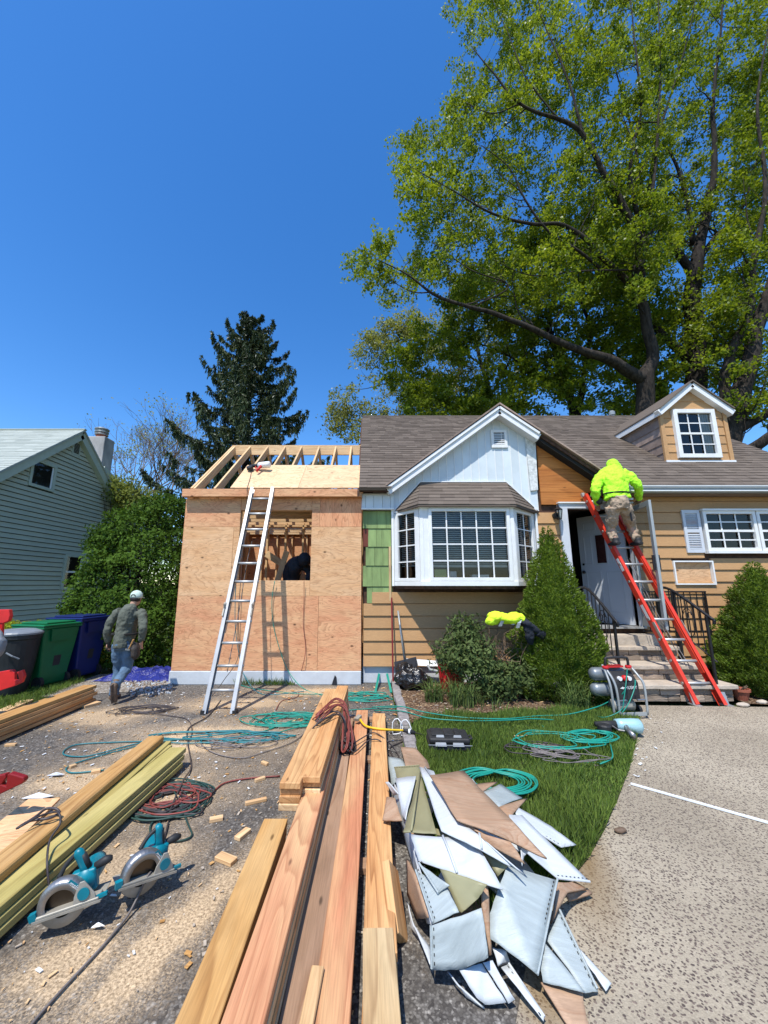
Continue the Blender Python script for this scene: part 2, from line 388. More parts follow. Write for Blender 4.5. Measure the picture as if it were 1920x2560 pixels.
# ------------------------------------------------------------------ ground
def gmask(t,spots):
    """soft world-space patches: list of (x,y,rx,ry,angle)"""
    acc=None
    for x,y,rx,ry,an in spots:
        g=t.n('NewGeometry'); mp=t.n('Mapping',vector_type='TEXTURE'); mp.inputs['Location'].default_value=(x,y,0)
        mp.inputs['Rotation'].default_value=(0,0,R(an)); mp.inputs['Scale'].default_value=(rx,ry,1); t.l(g.outputs['Position'],mp.inputs[0])
        gr=t.n('TexGradient',gradient_type='SPHERICAL'); t.l(mp.outputs[0],gr.inputs[0])
        acc=gr.outputs[1] if acc is None else t.math('MAXIMUM',acc,gr.outputs[1])
    return acc
def asphalt():
    t=NT('dusty asphalt'); v=t.pos()
    c=t.ramp(t.vor(v,75,out='Color'),[(0,(.045,.04,.036)),(.45,(.135,.122,.105)),(.8,(.27,.25,.22)),(1,(.56,.52,.46))])
    c=t.mix(t.ramp(t.vor(v,75),[(.15,0),(.5,.5)]),c,(.035,.03,.027))
    n=t.noise(v,1.3,6,.65); n2=t.noise(t.pos(scale=(1,.45,1)),9,5,.7)
    dust=t.math('ADD',t.math('MULTIPLY',n,.62),t.math('MULTIPLY',n2,.5))
    sp=gmask(t,[(*G(520,1850)[:2],1.9,1.0,10),(*G(330,2010)[:2],1.7,.8,30),(*G(620,1760)[:2],1.6,.6,0),(*G(470,2300)[:2],.28,1.2,-24),(*G(330,2150)[:2],.6,.5,0),(*G(250,1790)[:2],1.1,.7,0),(*G(190,1950)[:2],.9,.6,20),(*G(150,2420)[:2],.5,.4,20),(*G(760,1730)[:2],1.6,.55,0)])
    dust=t.math('ADD',dust,t.math('MULTIPLY',sp,.6))
    m=t.ramp(dust,[(.60,0),(.80,.55),(1.05,1)])
    grain=t.noise(v,110,3,.7); m=t.math('MULTIPLY',m,t.ramp(grain,[(.40,.1),(.60,1)])); m=t.math('MAXIMUM',m,t.ramp(dust,[(.88,0),(1.12,.9)]))
    saw=t.mix(t.ramp(t.noise(v,70,4,.75),[(.38,0),(.62,1)]),(.26,.18,.10),(.78,.58,.36))
    col=t.mix(m,c,saw)
    col=t.mix(t.ramp(t.vor(v,34),[(.0,.8),(.05,.7),(.08,0)]),col,(.5,.46,.38))
    col=t.mix(t.ramp(t.noise(v,.55,5,.6),[(.35,.45),(.6,0)]),col,(.055,.05,.046),'MIX')
    t.bump(grain,.5,.006)
    return t.fin(col,.9,0,.2)
def aggregate():
    t=NT('exposed aggregate concrete'); v=t.pos(scale=(1,1,1)); vd=t.n('VectorMath',operation='ADD')
    nn=t.n('TexNoise'); nn.inputs['Scale'].default_value=30; t.l(v,nn.inputs[0]); sc=t.n('VectorMath',operation='SCALE'); sc.inputs['Scale'].default_value=.02
    t.l(nn.outputs[1],sc.inputs[0]); t.l(v,vd.inputs[0]); t.l(sc.outputs[0],vd.inputs[1])
    pv=vd.outputs[0]; d=t.vor(pv,68); cell=t.vor(pv,68,out='Color')
    mask=t.math('MULTIPLY',t.ramp(d,[(.34,1),(.44,0)]),t.ramp(cell,[(.22,0),(.30,1)]))
    bigc=t.mix(t.ramp(t.noise(v,1.1,5),[(.35,0),(.65,1)]),(.29,.245,.18),(.39,.335,.25))
    bigc=t.mix(.5,bigc,t.ramp(t.noise(v,130,3),[(.3,.6),(.7,1.3)]),'MULTIPLY')
    peb=t.mix(t.ramp(cell,[(.4,0),(.9,1)]),(.085,.065,.055),(.22,.17,.135))
    col=t.mix(mask,bigc,peb)
    col=t.mix(t.ramp(t.vor(v,19),[(0,.7),(.035,.5),(.05,0)]),col,(.45,.42,.36))
    col=t.mix(t.math('MULTIPLY',gmask(t,[(*G(1470,2160)[:2],.18,.7,-22),(*G(1340,2420)[:2],.14,.5,-10)]),.9),col,(.20,.13,.06))
    t.bump(t.math('ADD',t.noise(v,110,3),t.math('MULTIPLY',mask,.7)),.6,.008); return t.fin(col,.85,0,.25)
def soil(name,a,b,chips):
    t=NT(name); v=t.pos(); col=t.mix(t.noise(v,7,6,.7),a,b)
    cc=t.vor(v,55,out='Color'); col=t.mix(t.ramp(cc,[(.60,0),(.66,.85)]),col,chips)
    t.bump(t.noise(v,30,6,.7),1,.04); return t.fin(col,.95,0,.1)
MT['asph']=asphalt(); MT['agg']=aggregate(); MT['mulch']=soil('reddish mulch bed',(.055,.032,.02),(.16,.095,.06),(.34,.24,.15))
MT['rubble']=soil('pale crushed stone',(.16,.13,.10),(.30,.26,.21),(.5,.47,.42))
MT['sod']=soil('grassy soil',(.035,.055,.014),(.085,.105,.03),(.10,.12,.04))
def sheet(name,pts,z,mat,th=0):
    vs=[Vector((p[0],p[1],z)) for p in pts]
    me=MB(); me.add(vs,[tuple(range(len(vs)))])
    o=me.build(name,mat); bm=bmesh.new(); bm.from_mesh(o.data); bmesh.ops.recalc_face_normals(bm,faces=bm.faces)
    if bm.faces[0].normal.z<0: bmesh.ops.reverse_faces(bm,faces=bm.faces)
    bm.to_mesh(o.data); bm.free(); return tag(o,kind='structure')
sheet('ground',[(-900,-60),(900,-60),(900,1400),(-900,1400)],-.06,MT['sod'])
sheet('driveway',[(-4.55,-3),(.36,-3),(.36,6.95),(-4.75,6.95),(-4.7,5.2)],0,MT['asph'])
sheet('gravel_strip',[(-4.9,6.1),(-3.32,6.5),(-3.32,7.6),(-5.0,7.6)],.006,MT['rubble'])
lawn_px=[(1008,1880),(1020,1832),(1060,1800),(1150,1792),(1330,1782),(1500,1776),(1600,1786),(1592,1850),(1575,1920),(1545,2000),(1510,2080),(1470,2150),(1405,2230),(1330,2330),(1200,2330),(1040,2200)]
lawn=[G(*p) for p in lawn_px]
edge=[p for p in lawn[6:14]]
sheet('walkway',[(p.x,p.y) for p in edge]+[G(1290,2560)[:2],(.95,1.2),(.9,-3),(9,-3),(9,5.3),(5.9,5.62),(3.2,5.75)],.004,MT['agg'])
sheet('driveway_apron',[(.36,-3),(2.6,-3),(2.6,4.2),(.36,5.0)],.0,MT['asph'])
sheet('lawn_soil',[(p.x,p.y) for p in lawn],.008,MT['sod'])
sheet('garden_bed',[(.5,6.95),(.5,4.6)]+[(p.x,p.y) for p in (G(1020,1815),G(1060,1796),G(1150,1788),G(1330,1779),G(1500,1773))]+[(3.3,5.7),(3.45,6.95)],.016,MT['mulch'])
sheet('side_bed',[(5.3,6.95),(5.3,5.75),(5.9,5.65),(9,5.3),(9,6.95)],.016,MT['mulch'])
sheet('side_lawn',[(-12,2),(-4.6,2),(-4.65,5.2),(-4.8,7.6),(-12,9)],.0,MT['sod'])
# ------------------------------------------------------------------ timber addition
FA=6.86; EV=6.72                       # wall face, fascia face
XL=Xat(455,FA,2.6)
XL=-3.31; XR=-.115
add=thing('timber_addition','raw plywood room addition with open rafters and a square window hole','extension',(XL,FA,0))
z0,z1,z2,z3=[Zat(y,FA) for y in (1677,1490,1317,1241)]
def sh(name,x0,x1,za,zb,mat,y=FA,t=.016,holes=None):
    M=Matrix(((1,0,0,(x0+x1)/2),(0,0,1,y+t/2),(0,1,0,(za+zb)/2),(0,0,0,1)))   # local x right, local y up, local z into the wall
    b=MB(); a,c=(x1-x0)/2-.002,(zb-za)/2-.002
    b.box((-a,-c,-t/2),(a,c,t/2)); return bevel(mesh(name,b.v,b.f,mat,add,M),.0015,1)
wx0,wx1=Xat(593,FA,1.9),Xat(777,FA,2.2); wz0,wz1=Zat(1451,FA),Zat(1276,FA)
s1=Xat(795,FA,.9)
sh('plywood_sheet',XL,s1,z0,z1,MT['plyA']); sh('plywood_sheet',s1,XR,z0,z1,MT['plyA'])
q=Xat(577,FA,1.8)
sh('plywood_sheet',XL,q,z1,z2,MT['plyB']); sh('plywood_sheet',q,wx0,z1,z2,MT['plyB']); sh('plywood_sheet',wx0,wx1,z1,wz0,MT['plyB'])
sh('plywood_sheet',wx1,XR,z1,z2,MT['plyB'])
s3=Xat(799,FA,2.7)
sh('plywood_sheet',XL,wx0,z2,z3,MT['plyA']); sh('plywood_sheet',wx0,wx1,wz1,z3,MT['plyA']); sh('plywood_sheet',wx1,s3,z2,z3,MT['plyA']); sh('plywood_sheet',s3,XR,z2,z3,MT['plyV'])
# thin seams where the lower rows meet
b=MB().box((XL-.03,FA-.02,0),(XR,FA+.25,z0-.003)); tag(bevel(b.build('foundation',MT['concrete'],add),.01),'pale parged foundation with drips')
b=MB().box((XL-.02,FA+.25,0),(XL+.2,10.45,z0-.003)); b.build('foundation_side',MT['concrete'],add)
b=MB().box((XL+.2,FA+.25,z0-.06),(XR,10.4,z0-.01)); b.build('subfloor',MT['plyB'],add)
ex0,ez0,ez1=XL-.03,Zat(1241,EV),Zat(1222,EV)
board('fascia_board',(ex0,EV+.02,(ez0+ez1)/2),(XR,EV+.02,(ez0+ez1)/2),ez1-ez0,.04,MT['plyA'],add,up=(0,-1,0))
board('soffit_board',(ex0,EV+.08,ez0+.012),(XR,EV+.08,ez0+.012),.10,.02,MT['fir'],add)
SL=.8; RD=8.63
def rz(D): return ez1+SL*(D-EV)
RZ=rz(RD)
board('ridge_board',(-3.2,RD,RZ-.11),(XR,RD,RZ-.11),.24,.04,MT['stud'],add,up=(0,-1,0))
nrm=Vector((0,-SL,1)).normalized(); nb=Vector((0,SL,1)).normalized()
BD=2*RD-EV
def rafter(x,w=.04):
    dn=.085
    board('rafter',Vector((x,EV+.03,rz(EV+.03)))-nrm*dn,Vector((x,RD-.01,RZ-.01))-nrm*dn,w,.16,MT['stud'],add,up=nrm)
    board('rafter',Vector((x,RD+.03,RZ-.01))-nb*dn,Vector((x,BD,ez1))-nb*dn,w,.16,MT['stud'],add,up=nb)
for i,px in enumerate((587,626,670,713,754,798,840,878,907)):
    x=Xat(px,RD,RZ); x=min(x,XR-.03); rafter(x)
x=Xat(587,RD,RZ)
board('rafter',Vector((x-.05,EV+.03,rz(EV+.03)))-nrm*.1,Vector((x-.05,RD,RZ-.01))-nrm*.1,.04,.2,MT['stud'],add,up=nrm)
shx0=-2.48
for xa,xb in ((shx0,-1.26),(-1.255,XR)):
    D1=7.60; a=Vector((0,EV,rz(EV)+.002)); c=Vector((0,D1,rz(D1)+.002))
    M=Matrix(((1,0,0,0),(0,nrm.z,nrm.y,0),(0,-nrm.y,nrm.z,0),(0,0,0,1))); M.translation=Vector(((xa+xb)/2,(a.y+c.y)/2,(a.z+c.z)/2+.012))
    L=(c-a).length/2; bb=MB().box((-(xb-xa)/2,-L,-.008),((xb-xa)/2,L,.008)); mesh('roof_sheathing',bb.v,bb.f,MT['plyR'],add,M)
# walls framing
zt=ez0-.02
for D,x0,x1,st in ((FA+.07,XL+.06,XR-.05,.4),(10.38,XL+.06,XR-.05,.4)):
    x=x0
    while x<x1+.01:
        inwin=D<7 and wx0-.02<x<wx1+.02
        if not inwin: board('stud',(x,D,z0),(x,D,zt-.08),.04,.09,MT['stud'],add,up=(0,1,0))
        else: board('stud',(x,D,z0),(x,D,wz0-.05),.04,.09,MT['stud'],add,up=(0,1,0))
        x+=st
    for zz in (zt-.06,zt-.02,z0+.02): board('wall_plate',(x0-.02,D,zz),(x1+.02,D,zz),.09,.038,MT['stud'],add)
for x in (wx0-.02,wx1+.02): board('stud',(x,FA+.07,z0),(x,FA+.07,zt-.08),.04,.09,MT['stud'],add,up=(0,1,0))
board('window_header',(wx0-.02,FA+.07,wz1+.07),(wx1+.02,FA+.07,wz1+.07),.09,.14,MT['stud'],add)
board('window_sill_plate',(wx0,FA+.07,wz0-.02),(wx1,FA+.07,wz0-.02),.09,.038,MT['stud'],add)
for X in (XL+.05,XR-.06):
    y=FA+.2
    while y<10.3: board('stud',(X,y,z0),(X,y,zt-.08),.04,.09,MT['stud'],add,up=(1,0,0)); y+=.4
    for zz in (zt-.06,zt-.02,z0+.02): board('wall_plate',(X,FA+.12,zz),(X,10.33,zz),.09,.038,MT['stud'],add)
for k in range(3):
    y0,y1=FA+.02+k*1.2,FA+.02+(k+1)*1.2-.01
    for X in (XL-.012,):
        M=Matrix(((0,0,1,X),(1,0,0,(y0+y1)/2),(0,1,0,(z0+zt)/2),(0,0,0,1))); bb=MB().box((-(y1-y0)/2,-(zt-z0)/2,-.008),((y1-y0)/2,(zt-z0)/2,.008)); mesh('plywood_sheet',bb.v,bb.f,MT['plyA'],add,M)
M=Matrix(((1,0,0,(XL+XR)/2),(0,0,1,10.44),(0,1,0,(z0+zt)/2),(0,0,0,1))); bb=MB().box((-1.6,-(zt-z0)/2,-.008),(1.6,(zt-z0)/2,.008)); mesh('back_wall_sheet',bb.v,bb.f,MT['plyA'],add,M)
for k in range(8):
    y=FA+.5+k*.42; board('ceiling_joist',(XL+.1,y,zt-.13),(XR-.1,y,zt-.13),.04,.15,MT['stud'],add)
# partition with brace seen through the hole
for x in (-2.2,-1.8,-1.42,-1.02,-.7): board('partition_stud',(x,8.4,z0),(x,8.4,zt-.2),.04,.09,MT['stud'],add,up=(0,1,0))
board('partition_plate',(XL+.1,8.4,zt-.27),(XR-.1,8.4,zt-.27),.09,.04,MT['stud'],add)
board('brace',(-2.2,8.34,2.3),(-1.3,8.34,1.75),.14,.035,MT['stud'],add,up=(0,-1,0))
board('brace',(-1.75,8.3,2.35),(-2.3,8.1,z0),.12,.035,MT['stud'],add,up=(0,-1,0))
# ------------------------------------------------------------------ main house
FW=6.93; GE=6.70; RE=10.56; HXR=8.75
EZ=H+1.755                              # eave height of the roof plane
def mz(D): return EZ+.8*(D-GE)
MRZ=mz(RE)
house=thing('cape_house','tan sided cape house with brown shingle roof, white gable, bay window and dormer','house',(0,FW,0))
# body behind the siding (solid shell walls)
zb=.42
b=MB(); b.box((-.09,FW+.03,0),(3.62,FW+.22,zb)); bevel(b.build('foundation',MT['concrete'],house),.008)
door_x0,door_x1,door_z0,door_z1=3.63,4.74,.93,H+1.37
wa=[]                                   # wall backing, split around openings
bay_x0,bay_x1=Xat(987,FW,1.6),Xat(1346,FW,1.6); bay_z0,bay_z1=Zat(1466,6.4),Zat(1262,6.4)
b=MB(); T=FW+.04
def wallpiece(x0,x1,za,zc): b.box((x0,T,za),(x1,T+.14,zc))
topz=EZ-.02
win=dict(x0=Xat(1757,FW,2.5),x1=Xat(1985,FW,2.5),z0=Zat(1378,FW),z1=Zat(1279,FW))
wallpiece(-.09,bay_x0+.1,zb,topz); wallpiece(bay_x0+.1,bay_x1-.1,zb,bay_z0+.02); wallpiece(bay_x0+.1,bay_x1-.1,bay_z1,topz)
wallpiece(bay_x1-.1,door_x0,zb,topz); wallpiece(door_x0,door_x1,door_z1,topz); wallpiece(door_x0,door_x1,0,door_z0-.02)
wallpiece(door_x1,win['x0'],0,topz); wallpiece(win['x0'],win['x1'],0,win['z0']); wallpiece(win['x0'],win['x1'],win['z1'],topz); wallpiece(win['x1'],HXR-.1,0,topz)
b.build('wall',MT['darkwood'],house)
b=MB(); b.box((-.09,FW+.2,0),(-.0,14.2,topz)); b.box((HXR-.2,FW+.2,0),(HXR-.1,14.2,topz)); b.box((-.09,14.1,0),(HXR-.1,14.2,topz)); b.build('outer_wall',MT['siding'],house)
# gable end walls
for x in (-.09,HXR-.2):
    b=MB().hexa([(x,FW+.1,topz),(x,14.2,topz),(x,RE,MRZ-.12)],(.1,0,0)); b.build('gable_end_wall',MT['siding'],house)
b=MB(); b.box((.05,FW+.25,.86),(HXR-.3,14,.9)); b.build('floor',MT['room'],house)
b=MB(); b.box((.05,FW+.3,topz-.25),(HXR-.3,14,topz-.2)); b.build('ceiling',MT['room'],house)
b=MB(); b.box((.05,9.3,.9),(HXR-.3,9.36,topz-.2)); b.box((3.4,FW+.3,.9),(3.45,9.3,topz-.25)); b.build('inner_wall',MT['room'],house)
# --- siding boards
def siding(x0,x1,zl,zh,holes=(),ex=.21,name='siding_board',mat='siding',y=FW,first=None,ends=None):
    z=zl; k=0
    while z<zh-.02:
        zt_=min(z+ex,zh); segs=[(x0,x1)]
        for hx0,hx1,hz0,hz1 in holes:
            if hz0<(z+zt_)/2<hz1:
                ns=[]
                for a,c in segs:
                    if hx1<=a or hx0>=c: ns.append((a,c)); continue
                    if a<hx0: ns.append((a,hx0))
                    if hx1<c: ns.append((hx1,c))
                segs=ns
        for a,c in segs:
            pieces=[(a,c)]
            if c-a>3.66: j=a+1.2+random.Random(k).random()*1.2; pieces=[(a,j),(j,c)]
            for a2,c2 in pieces:
                if ends: c2=min(c2,ends(z))
                if c2-a2<.03: continue
                L=(c2-a2); M=Matrix.Translation(((a2+c2)/2,y,z))
                bb=MB().add([(-L/2,-.03,.004),(L/2,-.03,.004),(L/2,.04,0),(-L/2,.04,0),(-L/2,-.006,zt_-z-.001),(L/2,-.006,zt_-z-.001),(L/2,.038,zt_-z-.001),(-L/2,.038,zt_-z-.001)],
                    [(3,2,1,0),(4,5,6,7),(0,1,5,4),(1,2,6,5),(2,3,7,6),(3,0,4,7)])
                o=mesh(name,bb.v,bb.f,MT[mat],house,M); bevel(o,.0025,1)
        z+=ex; k+=1
zs=[Zat(y,FW) for y in (1666,1634,1602,1571,1541,1509)]
ex=(zs[-1]-zs[0])/5
siding(-.08,Xat(1352,FW,1),zs[0],zs[-1],ex=ex)
siding(Xat(930,FW,1.5),Xat(1352,FW,1.5),zs[-1],zs[-1]+ex*.95,ex=ex)
# right hand wall with door, window, air conditioner hole
acx0,acx1,acz0,acz1=Xat(1683,FW,1.8),Xat(1783,FW,1.8),Zat(1462,FW),Zat(1402,FW)
zr=Zat(1577,FW)
RX0=Xat(1349,FW,2)
siding(RX0,HXR-.1,zr-ex*3,topz-.14,holes=[(door_x0-.06,door_x1+.09,0,door_z1+.07),(win['x0']-.05,win['x1']+.05,win['z0']-.04,win['z1']+.04),(acx0,acx1,acz0,acz1),(0,door_x0+1.0,Zat(1275,FW),9)],ex=ex)
# --- green old shingles strip
zz=[Zat(y,FW) for y in (1508,1466,1414,1367,1321,1277)]
lefts=[917,906,914,920,906]; X2=Xat(980,FW,2)
for i in range(5):
    a=Xat(lefts[i],FW,zz[i]); x=a; k=0
    while x<X2-.02:
        wdt=[.10,.17,.16,.15][(k+i)%4]; x2=min(x+wdt,X2); h=zz[i+1]-zz[i]
        M=Matrix.Translation(((x+x2)/2,FW+.012,zz[i])); L=(x2-x)-.004
        bb=MB().add([(-L/2,-.02,0),(L/2,-.02,0),(L/2,.02,0),(-L/2,.02,0),(-L/2,-.005,h-.004),(L/2,-.005,h-.004),(L/2,.02,h-.004),(-L/2,.02,h-.004)],[(3,2,1,0),(4,5,6,7),(0,1,5,4),(1,2,6,5),(2,3,7,6),(3,0,4,7)])
        mesh('green_shingle',bb.v,bb.f,MT['green'],house,M); x=x2; k+=1
board('furring_strip',(Xat(975,FW,1.6),FW-.015,zz[0]),(Xat(975,FW,2),FW-.015,zz[3]),.04,.02,MT['weather'],house,up=(0,-1,0))
board('sheathing_board',(Xat(914,FW,2),FW+.01,zz[3]),(Xat(914,FW,2),FW+.01,zz[4]-.01),.10,.018,plain('red brown old board',(.13,.03,.015)),house,up=(0,-1,0))
# green remnant right of the gable
bb=MB().box((Xat(1335,FW,2.6),FW-.01,Zat(1262,FW)),(Xat(1351,FW,2.6),FW+.03,Zat(1225,FW))); bb.build('green_shingle',MT['green'],house)
# --- white frieze box at the left
fz0,fz1=Zat(1270,FW-.08),Zat(1237,FW-.08)
x=Xat(905,FW,3.2); xe=Xat(984,FW,3.2); k=0
cuts=[x]+[Xat(p,FW,3.2) for p in (914,934,956,976)]+[xe]
for a,c in zip(cuts,cuts[1:]): bevel(MB().box((a+.002,FW-.08,fz0),(c-.002,FW+.03,fz1)).build('frieze_panel',MT['whitep'],house),.003)
MB().box((x-.01,FW-.10,fz0-.03),(xe,FW-.02,fz0-.001)).build('frieze_trim',MT['white'],house)
MB().box((x-.01,FW-.09,fz1+.001),(xe,FW+.03,fz1+.02)).build('frieze_trim',MT['white'],house)
MB().box((x+.2,FW-.06,fz1+.022),(xe,FW+.03,EZ-.02)).build('soffit_block',MT['sidingW'],house)
# --- white cross gable
gx=2.45; gz=H+3.30; gs=.735
def gzx(x): return gz-gs*abs(x-gx)
GF=FW-.03
bay_top=Zat(1277,FW)
seams=[984,998,1018,1038,1058,1079,1099,1119,1139,1160,1180,1200,1220,1242,1262,1282,1303,1322,1336]
xs=[Xat(p,GF,3.4) for p in seams]; xs[0]=.44; xs[-1]=Xat(1341,GF,3.4)
for a,c in zip(xs,xs[1:]):
    if a<gx<c: top=[(a,gzx(a)-.10),(gx,gz-.10),(c,gzx(c)-.10)]
    else: top=[(a,gzx(a)-.10),(c,gzx(c)-.10)]
    pts=[(a+.0015,bay_top-.0)]+[(x,z) for x,z in top]+[(c-.0015,bay_top-.0)]
    q=[Vector((min(max(x,a+.0015),c-.0015),GF,z)) for x,z in pts][::-1]
    o=MB().hexa(q,(0,.03,0)).build('gable_panel',MT['whitep'],house); bevel(o,.004,1)
    # raised seam
    MB().box((c-.006,GF-.008,bay_top+.02),(c+.006,GF-.0005,gzx(c)-.13)).build('panel_seam',MT['white'],house)
# peeling corner board
cx0,cx1=Xat(1329,GF,3),Xat(1347,GF,3)
q=[Vector((cx0,GF-.035,Zat(1228,GF))),Vector((cx1,GF-.035,Zat(1226,GF))),Vector((cx1+.03,GF-.035,gzx(cx1)-.12)),Vector((cx0-.03,GF-.035,gzx(cx0)-.12))]
tag(MB().hexa(q,(0,.025,0)).build('corner_board',plain('peeling white paint',(.60,.62,.60),.7,var=.3,vs=18,bump=.5),house),'white corner board with peeling paint')
# rakes (left full white, right white down to the broken end, then bare dark)
def rakeboard(name,xa,xb,mat,dy,off,wd,th=.04):
    a=Vector((xa,dy,gzx(xa)-off)); c=Vector((xb,dy,gzx(xb)-off)); d=(c-a).normalized()
    n=Vector((-d.z,0,d.x)); n=n if n.z>0 else -n
    q=[a-n*wd/2,c-n*wd/2,c+n*wd/2,a+n*wd/2]
    q=[v for v in q]; o=MB().hexa(q if d.x<0 else q[::-1],(0,th,0)).build(name,MT[mat],house); return bevel(o,.003,1)
glx=.36; grx=Xat(1500,GE,H+1.97)
brk=Xat(1349,GE,4.2)
for a,c in ((glx,gx),(gx,brk)):
    rakeboard('rake_board',a,c,'white',GE-.02,.115,.135); rakeboard('rake_crown',a,c,'white',GE-.045,.05,.05,.03); rakeboard('rake_soffit',a,c,'white',GE+.02,.14,.07,.21)
rakeboard('bare_rake',brk,grx,'black',GE+.03,.10,.10,.2)
rakeboard('bare_rake',brk,grx,'darkwood',GE-.0,.055,.05,.03)
# gable roof slabs
gd=GE+(gz-EZ)/.8
for sgn,xe_ in ((-1,glx-.05),(1,grx+.02)):
    q=[Vector((gx,GE-.06,gz+.0)),Vector((xe_,GE-.06,gzx(xe_))),Vector((xe_,GE+max(0,(gzx(xe_)-EZ)/.8)+.1,gzx(xe_))),Vector((gx,gd+.1,gz))]
    if sgn>0: q=q[::-1]
    MB().hexa(q,(0,0,.035)).build('gable_roof',MT['sidingW'],house)
# louvre vent
vx0,vx1,vz0,vz1=Xat(1228,GF,4.2),Xat(1268,GF,4.2),Zat(1120,GF),Zat(1076,GF)
vent=MB().box((vx0,GF-.03,vz0),(vx0+.05,GF-.001,vz1)).box((vx1-.05,GF-.03,vz0),(vx1,GF-.001,vz1)).box((vx0+.051,GF-.03,vz0),(vx1-.051,GF-.001,vz0+.06)).box((vx0+.051,GF-.03,vz1-.05),(vx1-.051,GF-.001,vz1)).build('louvre_vent',MT['white'],house)
MB().box((vx0+.05,GF-.004,vz0+.06),(vx1-.05,GF-.002,vz1-.05)).build('backing',MT['black'],vent)
for k in range(6):
    z=vz0+.07+k*(vz1-vz0-.13)/6; MB().hexa([(vx0+.05,GF-.026,z),(vx1-.05,GF-.026,z),(vx1-.05,GF-.006,z+.026),(vx0+.05,GF-.006,z+.026)],(0,.002,.004)).build('slat',MT['white'],vent)
# --- orange exposed boards right of the gable
ys=[1262,1231,1203,1173,1145,1118,1085]
for i in range(6):
    za,zc=Zat(ys[i],FW-.01),Zat(ys[i+1],FW-.01); xa=Xat(1347,FW,3.5)+.01
    xr0=gx+(gz-.16-za)/gs; xr1=gx+(gz-.16-zc)/gs
    xr0=min(xr0,grx-.05); xr1=min(xr1,grx-.05)
    if i==0: xr0=Xat(1472,FW,3.1); xr1=xr0
    if xr1<xa+.02: xr1=xa+.02
    q=[(xa,FW-.015,za+.002),(xr0,FW-.015,za+.002),(xr1,FW-.015,zc-.002),(xa,FW-.015,zc-.002)]
    M=Matrix.Translation((xa,FW-.015,za)); M2=M.inverted()
    bb=MB().hexa([M2@Vector(v) for v in q],(0,.03,0)); o=mesh('sheathing_board',bb.v,bb.f,MT['orange'],house,M); bevel(o,.004,1)
# --- main roof
def shingle_mat(name,a,b):
    t=NT(name); r=t.math('ADD',t.math('MULTIPLY',t.irand(),.6),t.math('MULTIPLY',t.orand(),.4))
    col=t.mix(r,a,b); col=t.mix(.5,col,t.ramp(t.noise(t.pos(),160,2),[(.3,.55),(.7,1.45)]),'MULTIPLY')
    col=t.mix(.35,col,t.ramp(t.noise(t.pos(),.8,4),[(.3,.75),(.7,1.2)]),'MULTIPLY')
    t.bump(t.noise(t.pos(),120,2),.5,.003); return t.fin(col,.9,0,.2)
MT['shing']=shingle_mat('brown asphalt shingle',(.075,.059,.047),(.17,.138,.112))
MT['shingG']=shingle_mat('grey green shingle',(.30,.33,.30),(.42,.45,.41))
n_=Vector((0,-.8,1)).normalized(); s_=Vector((0,1,.8)).normalized()
roofM=MB(); ylo=GE-.08
def rp(x,D): return Vector((x,D,mz(D)))
def vD(x): return GE+(gzx(x)-EZ)/.8
roofM.hexa([rp(-.16,ylo),rp(glx-.04,ylo),rp(glx-.04,vD(glx-.04)),rp(gx,vD(gx)),rp(gx,RE),rp(-.16,RE)][::-1],-n_*.05)
roofM.hexa([rp(gx,RE),rp(gx,vD(gx)),rp(grx,vD(grx)),rp(grx,ylo),rp(HXR+.1,ylo),rp(HXR+.1,RE)][::-1],-n_*.05)
BE=2*RE-GE
q=[Vector((-.16,RE,MRZ)),Vector((HXR+.1,RE,MRZ)),Vector((HXR+.1,BE,EZ)),Vector((-.16,BE,EZ))]
roofM.hexa(q[::-1],(0,0,-.05)); 
# cut the front slab where the cross gable stands: handled by the gable roof being above it
roof=roofM.build('roof',MT['shing'],house)
dx0,dx1=Xat(1664,7.66,2.6+H-1.6),Xat(1828,7.66,2.6)
DF=7.66; dx0,dx1=6.20,7.58; dmx=(dx0+dx1)/2
d_eave=H+3.60; d_apex=H+4.24; ds=(d_apex-d_eave)/((dx1-dx0)/2+.1)
def hidden(x,D):
    if glx<x<grx and gzx(x)>mz(D)+.02: return True
    if dx0+.05<x<dx1-.05 and D>DF+.06:
        if mz(D)<min(d_apex-ds*abs(x-dmx),99)-.03: return True
    return False
def shingles(parent,O,ux,us,nn,W,Lh,hid,ex=.137,tw=.24,limit=300,seed=1,mat='shing',name='shingle',rowsel=None,xr=None):
    rg=random.Random(seed); small=MB(); cnt=0; rows=int(Lh/ex)+1
    cand=[]
    for r in range(rows):
        s=r*ex; xa,xb=(0,W) if xr is None else xr(s)
        x=xa
        while x<xb-.02:
            wd=min(tw*rg.uniform(.6,1.3),xb-x); c=O+ux*(x+wd/2)+us*(s+ex/2)
            if not hid(c.x,c.y): cand.append((s,x,wd,rg.uniform(.004,.011)))
            x+=wd
    cand.sort(key=lambda t:(t[0],))
    for s,x,wd,th in cand:
        L=min(ex*1.04,Lh-s+ .02)
        def V(a,bb,c): return O+ux*(x+a)+us*(s+bb)+nn*c
        vs=[V(.001,0,.004),V(wd-.001,0,.004),V(wd-.001,L,.001),V(.001,L,.001),V(.001,0,.006+th),V(wd-.001,0,.006+th),V(wd-.001,L,.004),V(.001,L,.004)]
        fs=[(3,2,1,0),(4,5,6,7),(0,1,5,4),(1,2,6,5),(2,3,7,6),(3,0,4,7)]
        if cnt<limit: mesh(name,vs,fs,MT[mat],parent); cnt+=1
        else: small.add(vs,fs)
    if small.v: tag(small.build('shingle_field',MT[mat],parent),kind='stuff')
shingles(roof,Vector((-.16,ylo,mz(ylo))),Vector((1,0,0)),s_,n_,HXR+.26,math.hypot(RE-ylo,.8*(RE-ylo)),hidden,tw=.21)
